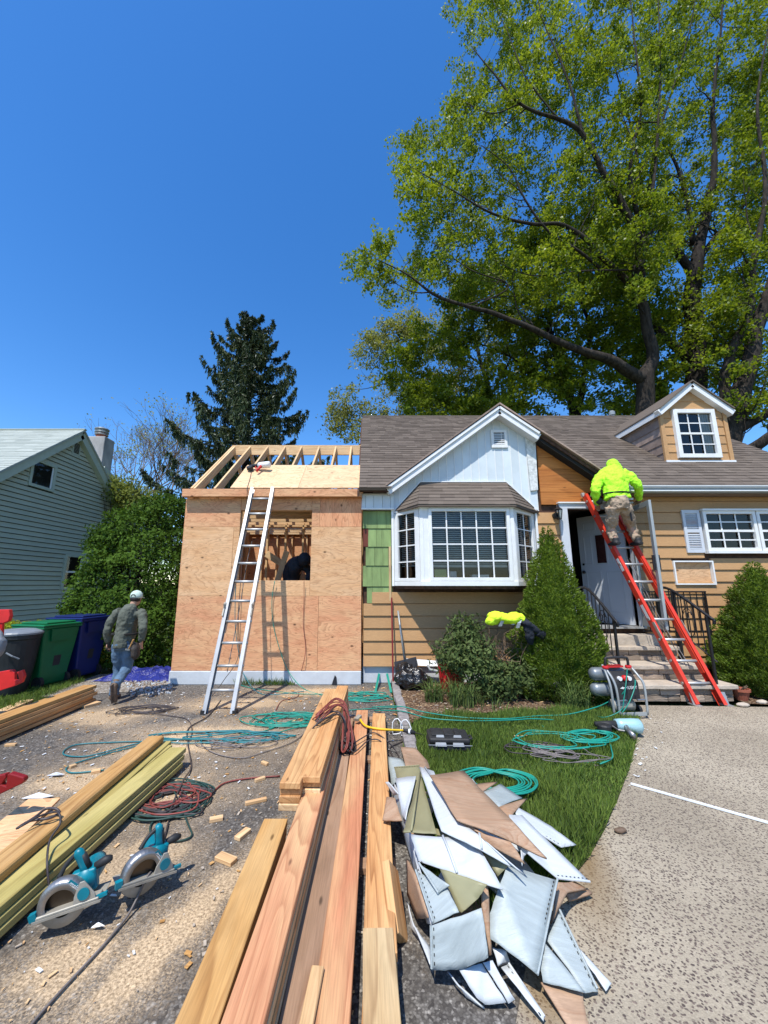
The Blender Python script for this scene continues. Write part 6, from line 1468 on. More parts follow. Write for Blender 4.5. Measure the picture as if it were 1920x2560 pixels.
# near left pile: rounded fir on top, greenish treated below
NG='boards in the near left lumber pile'
f=G(392,1838,.215); n=G(-40,2185,.215); d=(n-f).normalized(); n=n+d*.5
o=board('lumber_board',f-Vector((0,0,.03)),n-Vector((0,0,.03)),.15,.06,MT['pine'],None,label='rounded golden board on top of the near left pile',cat='board',group=NG); o.modifiers[0].width=.018; o.modifiers[0].segments=3
for k in range(3):
    f2=f+Vector((.035,.03-.06*k,-.062-.044*k)); board('lumber_board',f2-Vector((0,0,.02)),n+Vector((.035,0,-.062-.044*k-.02)),.19,.038,MT['treated' if k!=1 else 'weather'],None,label=['first','second','third'][k]+' board beneath the rounded golden board',cat='board',group=NG)
f=G(446,1868,.16); n=G(-25,2255,.16); d=(n-f).normalized(); n=n+d*.4
for k in range(3): board('lumber_board',f+Vector((-.0+.012*k,-.05*k,-.02-.042*k)),n+Vector((.012*k,0,-.02-.042*k)),.15,.04,MT['treated'],None,label=['top','middle','bottom'][k]+' greenish treated board at the right side of the near left pile',cat='board',group=NG)
f=G(418,1862,.14); n=G(-45,2225,.14)
board('lumber_board',f-Vector((0,0,.02)),n-Vector((0,0,.02)),.10,.04,MT['treated'],None,label='greenish board in the gap of the near left pile',cat='board',group=NG)
# plywood offcut at the left
q=[G(70,2003,.085),G(150,2000,.085),G(0,2150,.085),G(-90,2200,.085),G(-60,2105,.05)]
M=Matrix.Translation(q[0]); o=mesh('plywood_offcut',*(lambda m:(m.v,m.f))(MB().hexa([v-q[0] for v in q],(0,0,.014))),MT['plyB'],None,M); tag(o,'pale plywood offcut left of the near left pile','plywood')
# small offcuts on the ground
RGc=random.Random(12); oc=[(541,2047,20,.09,.04),(607,2085,65,.11,.05),(565,2147,-25,.13,.06),(27,1862,10,.10,.035),(182,1915,60,.05,.04),(240,1928,30,.07,.05),(662,1908,-35,.08,.03),(640,2003,25,.16,.03),(650,1948,40,.09,.03),(718,1982,5,.06,.05)]
labs=['small pale block beside the tangled cord coil','upright pale offcut nearest the central stack','tan wedge offcut left of the golden board','small red brown stick left of the far left pile end','tiny block inside the teal hose loop','small cream block touching the rounded board','short pink stick right of the hose tangle','thin long offcut touching the tall stack','thin splinter above the long offcut','small square offcut by the stack foot']
for (x,y,an,L,w_),lb in zip(oc,labs):
    p=G(x,y,.012); dv=Vector((math.cos(R(an)),math.sin(R(an)),0))*L/2; board('wood_offcut',p-dv,p+dv,w_,.024,MT['stud'],None,label=lb,cat='offcut',group='small wood offcuts on the driveway')
# scattered chips
def scatter(name,poly,n,smin,smax,mats,seed,label,cat,z=.006,th=.004):
    poly=[tuple(G(*p)[:2]) for p in poly]
    rr=random.Random(seed); mb=MB(); xs=[p[0] for p in poly]; ys=[p[1] for p in poly]; c=0
    while c<n:
        x,y=rr.uniform(min(xs),max(xs)),rr.uniform(min(ys),max(ys))
        if not inpoly(x,y,poly): continue
        p=Vector((x,y,z)); a=rr.random()*6.28; L=smin+(smax-smin)*rr.random()**3; w_=L*rr.uniform(.25,.7); d=Vector((math.cos(a),math.sin(a),rr.uniform(-.12,.12)))*L/2; s=Vector((-math.sin(a),math.cos(a),0))*w_/2
        mb.mi=rr.randrange(len(mats)); mb.hexa([p-d-s,p+d-s*rr.uniform(.4,1),p+d+s,p-d+s*rr.uniform(.4,1)],(0,0,th)); c+=1
    o=mb.build(name,None,None,mats=[MT[m] for m in mats]); return tag(o,label,cat,kind='stuff')
dv_poly=[(0,1830),(250,1760),(440,1725),(980,1720),(985,2050),(960,2560),(0,2560)]
scatter('wood_chips',dv_poly,2600,.004,.034,['stud','pine','white','slab'],1,'wood chips, splinters and white flecks scattered over the driveway','debris')
scatter('splinters',[(560,1725),(990,1715),(990,1800),(560,1810)],150,.02,.09,['stud','fir'],2,'long wood splinters near the white foundation','debris')
scatter('paint_flakes',[(1590,1790),(1680,1790),(1640,1960),(1560,2000)],45,.012,.05,['white','slab'],3,'white paint flakes on the walkway edge','debris',z=.012)
scatter('bed_debris',[(985,1710),(1480,1740),(1480,1775),(1060,1790),(1000,1790)],500,.012,.05,['stud','twig','slab'],4,'pale wood chips over the mulch bed','debris',z=.024)
scatter('gravel_stones',[(300,1690),(430,1680),(430,1735),(330,1745)],700,.02,.06,['slab','concrete','stone'],5,'crushed pale stones beside the addition corner','gravel',z=.01,th=.02)
# curb blocks
cb=thing('curb','row of rough grey granite curb blocks between driveway and bed','curb',(.43,5.4,0)); y=3.9; rr=random.Random(3)
while y<6.8:
    L=rr.uniform(.17,.26); bevel(MB().box((.385+rr.uniform(-.008,.008)-(6.8-y)*.004,y,0),(.50+rr.uniform(-.01,.01)-(6.8-y)*.004,y+L-.008,.075+rr.uniform(-.012,.012))).build('curb_block',MT['block'],cb),.014,2); y+=L
# ------------------------------------------------------------------ cords and hoses
def loops(cx,cy,rx,ry,n,seed,z=.012,jit=.25,ang=0,zup=.004):
    rr=random.Random(seed); pts=[]; a=rr.random()*6; ox=oy=0
    for i in range(n*9):
        a+=2*math.pi/9; k=1+rr.uniform(-jit,jit)+(.28*math.sin(i//9*2.4)); ox=ox*.8+rr.uniform(-.2,.2)*rx*jit*2; oy=oy*.8+rr.uniform(-.2,.2)*ry*jit*2
        x,y=rx*k*math.cos(a)+ox,ry*k*math.sin(a)+oy; c_,s_2=math.cos(ang),math.sin(ang)
        pts.append(Vector((cx+x*c_-y*s_2,cy+x*s_2+y*c_,z+zup*rr.random()+.012*(i/(n*9)))))
    return crom(pts,5)
def cable(name,label,pts,r,mat,cat='cable',n=5,cr=6,grp=None):
    if cr: pts=crom(pts,cr)
    m=MB().tube(pts,r,n); m.s=1; return tag(m.build(name,MT[mat],None,smooth=True),label,cat,grp)
g_=lambda x,y,z=.012:G(x,y,z)
def coil(name,label,px,py,rx,ry,n,seed,r,mat,cat,ang=0,jit=.25,tail=(),z=.012,grp=None,head_=()):
    c=G(px,py,z); p=loops(c.x,c.y,rx,ry,n,seed,z,jit,ang)
    t=crom([p[-1]]+[g_(*q) for q in tail],6)[1:] if tail else []; h=crom([g_(*q) for q in head_]+[p[0]],6)[:-1] if head_ else []
    return cable(name,label,h+p+t,r,mat,cat,cr=0,grp=grp)
coil('air_hose','teal air hose in big loose loops crossing the driveway behind the left piles',560,1840,.55,.13,5,1,.0065,'hoseteal','hose',jit=.5,tail=[(440,1850),(300,1855),(190,1862),(158,1885),(220,1890),(330,1862),(420,1846),(330,1868),(220,1898),(168,1918),(180,1932),(260,1925)])
coil('air_hose','green air hose heaped in loops left of the far end of the central stack',720,1800,.33,.20,9,2,.0065,'hosegreen','hose',jit=.45,tail=[(620,1850),(600,1838),(660,1828),(760,1792),(880,1775),(1010,1768)])
coil('air_hose','green air hose heap behind the far end of the central stack',900,1742,.30,.16,8,3,.006,'hosegreen','hose',jit=.5,tail=[(760,1735),(640,1722),(600,1712)])
cable('air_hose','green air hose hanging from the window hole and down the plywood',[P(687,1452,6.80),P(680,1500,6.82),P(683,1560,6.83),P(700,1625,6.83),P(722,1680,6.80),G(760,1722,.012),G(820,1742,.012)],.0065,'hosegreen','hose')
cable('power_cable','thin red cord hanging below the right window corner',[P(760,1452,6.80),P(760,1500,6.83),P(758,1560,6.83),P(764,1620,6.83),P(758,1660,6.8),G(745,1708,.012),G(745,1740,.012),G(705,1752,.012),G(690,1775,.012)],.005,'cordred','cord')
cable('power_cable','dark cord running down from the nail gun over the fascia beside the ladder',[P(630,1166,7.55)+Vector((0,-.0,.03)),P(626,1195,7.1)+Vector((0,0,.03)),P(618,1221,6.69),P(618,1235,6.66),P(613,1300,6.76),P(604,1420,6.8),P(596,1540,6.8),P(596,1640,6.8),P(560,1700,6.3),G(530,1740,.012)],.0055,'corddark','cord')
cable('air_hose','teal hose hanging behind the silver ladder down to the ground',[P(590,1440,6.75),P(588,1560,6.8),P(600,1650,6.82),P(612,1690,6.80),G(655,1735,.012),G(760,1728,.012)],.006,'hoseteal','hose')
coil('power_cable','grey brown cord heap right of the walking man',365,1775,.26,.13,6,5,.005,'corddark','cord',jit=.5,tail=[(430,1790),(470,1800),(480,1830),(470,1860),(478,1900)])
coil('power_cable','dull cord heap in the middle of the driveway beside the teal hose',590,1855,.26,.11,6,6,.005,'cordgrey','cord',jit=.5,tail=[(500,1850),(530,1880),(600,1895),(660,1880),(740,1850),(790,1800)])
coil('power_cable','large tangled dark cord coil right of the near left pile',425,2000,.24,.19,10,7,.0065,'corddgreen','cord',jit=.3,tail=[(470,2060),(478,2090),(440,2103),(385,2095),(378,2060),(420,2030)])
coil('power_cable','red cord twisted into the large tangled coil',430,1992,.20,.15,6,8,.0065,'cordred','cord',jit=.4,tail=[(520,1985),(560,1958),(620,1946),(700,1940)],z=.02)
coil('power_cable','black cord twisted into the large tangled coil',420,2005,.25,.17,6,9,.0065,'corddark','cord',jit=.35,tail=[(400,2040),(375,2090),(358,2130)],z=.016)
cable('power_cable','dark cord running straight up the driveway from the large coil to the hose tangle',[g_(420,2040),g_(440,1990,.04),g_(462,1945,.03),g_(478,1915),g_(470,1860),g_(472,1820),g_(520,1790),g_(552,1750)],.0065,'corddark','cord')
cable('power_cable','grey cord from the right circular saw running to the bottom left corner',[G(395,2170,.085),G(372,2185,.14),G(345,2240,.06),G(318,2290,.02),g_(270,2350),g_(215,2410),g_(150,2480),g_(80,2560),g_(60,2600)],.006,'cordgrey','cord')
cable('power_cable','dark cord pair rising from the right saw to the large coil',[G(385,2190,.06),g_(400,2130),g_(415,2080),g_(428,2030),g_(440,1990,.05)],.006,'corddark','cord')
cable('power_cable','cord from the left circular saw up over the treated boards',[G(125,2230,.06),G(118,2160,.17),G(125,2100,.22),G(150,2060,.26),G(148,2034,.30),G(135,2030,.27),G(100,2040,.27),G(60,2062,.26),G(40,2072,.25)],.006,'corddark','cord')
cable('power_cable','looped black plug end lying on the rounded golden board',[G(150,2032,.25),G(140,2022,.27),G(115,2022,.27),G(88,2042,.26),G(60,2060,.25),G(44,2070,.25),G(75,2052,.25),G(120,2046,.25),G(148,2034,.25)],.008,'corddark','cord')
# coil hanging over the stack
root=None
pts=[]; rr=random.Random(31); pl=[]
base=G(868,1870,.15)
for i in range(9):
    o=Vector((rr.uniform(-.03,.03),rr.uniform(-.06,.06),0)); pts+= [G(800+rr.uniform(-8,8),1790+rr.uniform(-12,12),.41)+Vector((0,0,.02)),G(840,1752+rr.uniform(0,20),.43)+Vector((0,0,.03)),G(868,1775+rr.uniform(-8,8),.40),G(880+rr.uniform(-8,8),1850,.22)+o,base+o*1.6,G(864,1835,.25)+o,G(856,1770,.41)+Vector((0,0,.02)),G(815,1775,.42)+Vector((0,0,.01)),G(775,1810+rr.uniform(-10,10),.30)]
cable('power_cable','red and grey cord bundle slung over the far end of the tall stack',pts,.006,'cordred','cord')
pts=[base+Vector(rdir(np.random.default_rng(i),1)[0])*Vector((1,1,1)).length*.045 for i in range(60)]
cable('power_cable','tight dark ball of cord wedged right of the tall stack',pts,.006,'corddark','cord',cr=4)
pts=[]
for i in range(7): pts+=[G(768+rr.uniform(-5,5),1850,.25),G(800,1795+rr.uniform(-6,10),.415),G(838,1778,.425),G(862,1800,.38),G(866,1850,.2),base+Vector((0,0,rr.uniform(-.04,.04))),G(862,1810,.33),G(842,1785,.42),G(790,1812,.405)]
cable('power_cable','dark cord loops draped over the top of the tall stack',pts,.006,'corddark','cord')
cable('power_cable','dark cord arcing over the pink board towards the curb',[base,G(905,1845,.16),G(935,1832,.15),G(965,1850,.12),G(990,1878,.02),g_(1000,1900)],.006,'corddark','cord')
cable('power_cable','second dark cord crossing the long boards towards the curb',[base+Vector((0,0,.05)),G(885,1880,.15),G(920,1852,.15),G(950,1852,.14),G(975,1890,.02),g_(990,1905),g_(975,1870),g_(1010,1850),g_(995,1830),g_(960,1836)],.006,'corddark','cord')
y_=thing('pigtail_cord','short yellow cord with a black plug crossing the board ends','cord',G(960,1822,.14)); 
m=MB().tube(crom([G(898,1795,.17),G(915,1815,.15),G(955,1823,.145),G(1008,1826,.11)],6),.011,7); m.build('cable',MT['yellow'],y_,smooth=True)
MB().tube([G(1008,1826,.11),G(1022,1828,.10),G(1038,1832,.09)],[.018,.024,.018],10).build('plug',MT['rubber'],y_,smooth=True); MB().tube([G(1022,1828,.10),G(1027,1829,.10)],.025,10).build('plug_collar',MT['white'],y_); MB().beam(G(890,1800,.17),G(900,1790,.19),.05,.03).build('socket_end',MT['cast'],y_)
cable('power_cable','small brown cord loop on the grass behind the yellow cord plug',[G(1038,1832,.09),g_(1060,1838,.03),g_(1068,1850,.03),g_(1045,1852,.03),g_(1040,1840,.03),g_(1055,1815,.03),g_(1050,1800,.04)],.005,'corddark','cord')
for i,(x,y,lb) in enumerate(((982,1812,'bent white wire hook standing left of the curb'),(1003,1815,'bent white wire hook leaning on the curb'))):
    p=G(x,y+25,.01); cable('wire_hook',lb,[p,p+Vector((0,.02,.12)),p+Vector((.06,.02,.16)),p+Vector((.11,.0,.08)),p+Vector((.08,-.01,.02)),p+Vector((.0,-.01,.01))],.006,'white','hook',cr=2,grp='white wire hooks by the curb')
# hoses on the lawn
coil('air_hose','bright green air hose coil on the lawn left of the teal nail gun',1475,1842,.26,.13,5,14,.0075,'hosegreen','hose',jit=.12,tail=[(1535,1850),(1520,1900),(1440,1905),(1350,1885),(1270,1850),(1250,1820),(1290,1800),(1350,1812),(1362,1822)],z=.085,ang=.2)
cable('air_hose','green air hose running from the curb along the lawn edge to the compressor',[g_(930,1768),G(1000,1766,.1),G(1060,1780,.085),G(1150,1793,.085),G(1260,1797,.085),G(1340,1790,.06),G(1420,1786,.07),G(1490,1768,.14),P(1520,1755,5.35),P(1552,1738,5.2),P(1563,1722,5.15),P(1566,1690,5.1)],.007,'hosegreen','hose')
cable('air_hose','second green hose strand along the lawn edge',[g_(935,1776),G(1005,1778,.09),G(1070,1795,.085),G(1170,1802,.085),G(1280,1800,.085),G(1330,1797,.085),G(1385,1800,.05)],.007,'hosegreen','hose')
cable('air_hose','short green hose dropping down the front of the compressor',[P(1568,1672,5.15),P(1566,1700,5.0),P(1560,1745,4.95),P(1553,1775,4.95),G(1515,1793,.085),G(1490,1790,.05)],.006,'hosegreen','hose')
cable('air_hose','green hose from the compressor valve to its base',[P(1588,1700,5.1),P(1586,1722,5.0),P(1572,1758,4.95),P(1555,1782,4.95)],.006,'hosegreen','hose')
cable('air_hose','green hose tail from the nail gun grip into the coil',[G(1528,1830,.08),G(1522,1840,.06),G(1528,1870,.085),G(1530,1895,.085),G(1500,1910,.05)],.0065,'hosegreen','hose')
coil('rope','faded grey rope heap on the lawn under the green coil',1385,1880,.17,.10,6,16,.006,'cordgrey','rope',jit=.4,tail=[(1420,1900),(1480,1912),(1500,1915)],z=.08,ang=-.5)
coil('power_cable','dull brown cord loops on the lawn beside the grey rope',1345,1872,.2,.12,3,17,.005,'corddark','cord',jit=.4,z=.08)
for i in range(1): coil('air_hose','flat dark green hose coil lying behind the siding pile',1240,1955,.26,.17,9,18,.0075,'hosegreen','hose',jit=.05,z=.085)
cable('twine','pale frayed twine on the lawn',[G(1285,1840,.06),G(1320,1838,.06),G(1345,1828,.06),G(1352,1842,.06)],.005,'stud','twine')

coil('air_hose','loose green hose loops spread wide over the middle of the lawn',1375,1850,.42,.20,3,44,.0065,'hosegreen','hose',jit=.25,z=.085)
coil('power_cable','thin brown cord straggling over the lawn below the green loops',1430,1890,.22,.10,2,45,.004,'cordgrey','cord',jit=.5,z=.08)
def link_text(o,parent,M):
    me=bpy.data.meshes.new_from_object(o); q=bpy.data.objects.new('lettering',me); c=o.data; bpy.data.objects.remove(o); bpy.data.curves.remove(c); return link(q,parent,M)
# ------------------------------------------------------------------ siding pile
def S_(x,y): return (920+.3979*x,1680+.3979*y)
PG='torn siding pieces in the pile'
def piece(name,label,pts,z,mat,lip=True,holes=None,bend=0,edge=None,grp=PG,rib=None):
    """pts in crop coordinates, z a list of heights or (z0,z1) along the list"""
    n=len(pts); zs=z if isinstance(z,(list,tuple)) and len(z)==n else [z if not isinstance(z,(list,tuple)) else z[0]+(z[1]-z[0])*i/(n-1) for i in range(n)]
    P_=[G(*S_(*p),zz) for p,zz in zip(pts,zs)]
    c=sum(P_,Vector())/n; root=None
    bm=bmesh.new(); vs=[bm.verts.new(p-c) for p in P_]; bm.faces.new(vs); bmesh.ops.triangulate(bm,faces=bm.faces[:])
    bmesh.ops.subdivide_edges(bm,edges=bm.edges[:],cuts=4,use_grid_fill=True); bmesh.ops.triangulate(bm,faces=bm.faces[:])
    sd=len(label)*.37
    for v in bm.verts:
        v.co.z+=mnoise.noise(v.co*3.2+Vector((sd,0,0)))*.012+mnoise.noise(v.co*9+Vector((sd,3,0)))*.003
        if v.is_boundary: v.co+=Vector((mnoise.noise(v.co*35+Vector((sd,0,7))),mnoise.noise(v.co*35+Vector((sd,5,7))),0))*.004
    me=bpy.data.meshes.new(name); bm.to_mesh(me); bm.free()
    for p in me.polygons: p.use_smooth=True
    me.materials.append(MT[mat]); o=bpy.data.objects.new(name,me); link(o,None,Matrix.Translation(c))
    sol=o.modifiers.new('thick','SOLIDIFY'); sol.thickness=.005 if mat!='tanback' else .009; sol.offset=0
    tag(o,label,'siding',grp)
    if rib:
        for (u,v) in rib:
            a,b_=[P_[u[0]].lerp(P_[u[1]],u[2]),P_[v[0]].lerp(P_[v[1]],v[2])]; up_=Vector((0,0,.012)); MB().tube([a+up_,a.lerp(b_,.5)+up_*1.6,b_+up_],.006,6).build('rib',MT[mat],o,smooth=True)
    # folded lock edge along one side and nail slots
    if edge:
        a,b_=P_[edge[0]],P_[edge[1]]; d=(b_-a).normalized(); k=max(2,int((b_-a).length/.022)); mb=MB()
        inn=(c-(a+b_)/2); inn=(inn-d*inn.dot(d)); inn.z*=.6; inn.normalize()
        for i in range(k):
            q=a+(b_-a)*((i+.25)/k)+inn*.012+Vector((0,0,.007)); mb.add([q-inn*.002,q+d*.010-inn*.002,q+d*.010+inn*.002,q+inn*.002],[(0,1,2,3)]); 
        tag(mb.build('nail_slots',MT['black'],o),kind='stuff')
        MB().tube([a+Vector((0,0,.004)),b_+Vector((0,0,.004))],.005,6).build('lock_edge',MT[mat],o)
    return o
TB='tanback'
piece('siding_piece','long perforated white strip standing up along the left side of the pile',[(165,700),(200,760),(345,1300),(400,1590),(372,1580),(310,1330),(160,790)],[.16,.2,.2,.16,.05,.05,.06],'vinyl',edge=(1,3))
piece('siding_piece','tan scrap with curled edge at the far top of the pile beside the curb',[(205,475),(300,480),(372,560),(388,610),(240,600)],[.09,.1,.08,.10,.16],TB)
piece('siding_piece','pale grey scrap lying against the long board at the far left of the pile',[(122,535),(212,545),(255,610),(190,680),(150,720)],[.06,.08,.12,.12,.05],'vinylgrain')
piece('siding_piece','small tan scrap poking out left over the long board',[(120,790),(170,795),(215,930),(92,925)],[.17,.2,.2,.16],TB)
piece('siding_piece','curled white strip at the upper left corner of the pile',[(108,695),(128,692),(192,765),(165,775)],[.2,.22,.22,.16],'vinyl')
piece('siding_piece','olive backed piece with a white top lip at the upper left of the pile',[(165,603),(322,590),(345,660),(235,910),(178,650)],[.15,.22,.24,.22,.16],'olive',edge=(0,1))
piece('siding_piece','white triangular piece standing in front of the olive piece',[(172,668),(303,655),(236,925),(215,900)],[.21,.26,.24,.2],'vinyl')
piece('siding_piece','olive kite shaped piece with a dark centre seam in the upper pile',[(330,640),(432,1022),(222,1008),(240,930)],[.27,.34,.30,.27],'olive',rib=[((0,0,0),(1,2,.75))])
piece('siding_piece','olive brown strip under the white band in the upper pile',[(425,985),(640,1050),(620,1060),(430,1025)],[.27,.3,.28,.26],'olive')
piece('siding_piece','tan plank end sticking out towards the lawn above the others',[(670,705),(812,690),(690,775)],[.2,.2,.24],TB)
piece('siding_piece','white grained piece between the tan ends at the upper right',[(720,765),(832,702),(968,790),(812,855)],[.22,.16,.15,.24],'vinylgrain')
piece('siding_piece','pointed tan scrap at the right above the long white pieces',[(815,860),(998,795),(888,930)],[.24,.16,.24],TB)
piece('siding_piece','small brown end beyond the white grained piece',[(905,745),(975,735),(980,762),(930,775)],[.08,.07,.07,.08],TB)
piece('siding_piece','narrow white piece at the right edge of the pile lying on the grass',[(945,860),(1150,970),(1308,1085),(1212,1102),(1020,985),(925,900)],[.22,.14,.07,.09,.18,.22],'vinyl',edge=(4,3))
piece('siding_piece','long bright white panel pointing down right onto the walkway',[(885,900),(965,900),(1395,1322),(1190,1302),(950,1100)],[.28,.26,.09,.13,.28],'vinyl',edge=(2,3))
piece('siding_piece','small white square flap under the tan plank',[(635,665),(660,668),(690,725),(640,720)],[.25,.22,.22,.25],'vinyl')
piece('siding_piece','large grained white panel in the lower right of the pile with nail slots',[(880,1215),(1192,1300),(1065,1908),(772,1690),(762,1530),(830,1330)],[.30,.22,.10,.15,.20,.28],'vinylgrain',edge=(1,2))
piece('siding_piece','curled white grained panel at the lower left of the pile',[(395,1600),(715,1480),(755,1800),(600,1860),(400,1872)],[.20,.30,.17,.10,.08],'vinylgrain',edge=(0,4))
piece('siding_piece','white panel tucked above the curled panel at the left',[(300,1250),(490,1350),(572,1500),(408,1580)],[.24,.28,.27,.20],'vinylgrain',edge=(0,3))
piece('siding_piece','thin white strip with nail slots below the wide white panel',[(320,1205),(512,1345),(442,1395)],[.28,.30,.26],'vinylgrain',edge=(0,2))
piece('siding_piece','tan piece standing upright at the left side of the pile',[(245,1180),(300,1285),(385,1540),(312,1545),(250,1400)],[.14,.22,.16,.05,.07],TB)
piece('siding_piece','outermost white strip along the lower left side of the pile',[(245,1440),(290,1600),(390,1740),(402,1870),(372,1730),(272,1612)],[.06,.06,.06,.07,.03,.03],'vinyl')
piece('siding_piece','olive piece hanging below the wide white panel',[(450,1238),(748,1330),(690,1420),(592,1512),(570,1500)],[.29,.33,.28,.22,.22],'olive')
piece('siding_piece','small olive corner right of the wide white panel',[(722,1135),(882,1215),(815,1292)],[.33,.31,.27],'olive')
piece('siding_piece','narrow brown upright strip in the middle of the lower pile',[(712,1390),(752,1340),(775,1790),(745,1800)],[.27,.28,.10,.08],TB)
piece('siding_piece','wide bright white panel with a raised rib in the middle of the pile',[(268,1018),(470,1045),(660,1045),(718,1130),(850,1366),(560,1280),(318,1190)],[.31,.35,.36,.36,.30,.30,.27],'vinyl',rib=[((1,1,0),(5,5,0))])
piece('siding_piece','bent white band sweeping from the pile top to the lower right',[(322,598),(415,628),(545,925),(700,1030),(985,1275),(930,1240),(715,1128),(462,1005)],[.33,.36,.40,.41,.31,.31,.38,.37],'vinyl',rib=[((3,3,0),(6,6,0)),((0,1,.4),(2,3,.4))])
piece('siding_piece','jagged tan piece under the large tan plank',[(480,820),(560,935),(720,1010),(895,1072),(990,1218),(700,1050)],[.38,.40,.42,.40,.33,.39],TB)
piece('siding_piece','large light tan plank lying diagonally on top of the pile',[(390,655),(600,622),(905,945),(1122,1175),(960,1092),(740,1000),(560,930)],[.40,.36,.40,.32,.36,.43,.43],TB)
piece('siding_piece','tan piece under the right edge of the grained white panel',[(1190,1325),(1300,1322),(1372,1372),(1250,1392),(1150,1580)],[.16,.09,.05,.12,.10],TB)
piece('siding_piece','dark tan corner pointing right from under the white panel',[(1240,1395),(1372,1365),(1410,1400),(1262,1440)],[.06,.04,.03,.04],TB)
piece('siding_piece','grained white piece fanning out at the lower right of the pile',[(1205,1500),(1312,1700),(1442,1998),(1362,2012),(1120,1690)],[.14,.09,.03,.04,.11],'vinylgrain',edge=(0,2))
piece('siding_piece','lower fanned white piece overlapping the driveway seam',[(1118,1715),(1372,2020),(1100,1945),(1082,1850)],[.13,.05,.07,.10],'vinylgrain')
piece('siding_piece','narrow white strip at the far right bottom of the pile',[(1330,1742),(1532,1962),(1492,2002),(1378,1832)],[.05,.025,.025,.05],'vinyl')
piece('siding_piece','small folded white box end in the lower middle of the pile',[(782,1742),(870,1762),(890,1830),(818,1862)],[.10,.10,.05,.06],'vinyl')
piece('siding_piece','long white channel pointing down at the bottom of the pile',[(838,1862),(885,1838),(1110,2175),(1102,2212)],[.07,.07,.03,.02],'vinyl',edge=(1,2))
piece('siding_piece','white torn panel at the bottom left of the pile',[(575,1872),(715,1825),(870,2082),(735,2092),(682,2045)],[.09,.11,.03,.02,.04],'vinyl')
piece('siding_piece','narrow white strip beside the torn bottom panel',[(718,1822),(782,1810),(922,2062),(882,2082)],[.12,.12,.04,.03],'vinyl')
piece('siding_piece','tan piece at the bottom right lying on the walkway',[(1085,1945),(1345,2010),(1385,2215),(1265,2230)],[.06,.03,.02,.02],TB)
piece('siding_piece','thin white edge piece at the bottom left under the curled panel',[(500,1880),(572,1960),(732,2100),(622,2032)],[.05,.05,.02,.02],'vinyl')
piece('siding_piece','white sliver on the right between tan plank and white panel',[(958,1095),(1010,1130),(980,1160),(968,1230)],[.34,.32,.31,.30],'vinyl')
# hidden lower layers keep the pile solid from the side
rr=random.Random(77); lows=['lowest left tan layer inside the pile','lowest middle white layer inside the pile','lowest right white layer inside the pile','inner tan layer near the pile top','inner white layer near the lawn','inner white layer near the walkway','inner tan layer in the lower pile']
for i,(x,y,z_,an,m) in enumerate(((330,900,.10,70,TB),(560,1250,.14,60,'vinyl'),(850,1350,.08,120,'vinylgrain'),(520,850,.22,110,TB),(760,980,.22,130,'vinyl'),(950,1250,.12,100,'vinyl'),(620,1480,.06,80,TB))):
    c=G(*S_(x,y),z_); d=Vector((math.cos(R(an)),math.sin(R(an)),0)); s=Vector((-d.y,d.x,0)); L,w_=.22,.07
    tag(MB().hexa([c-d*L-s*w_,c+d*L-s*w_,c+d*L+s*w_,c-d*L+s*w_],(0,0,.004)).build('siding_piece',MT[m],None),lows[i],'siding',PG)
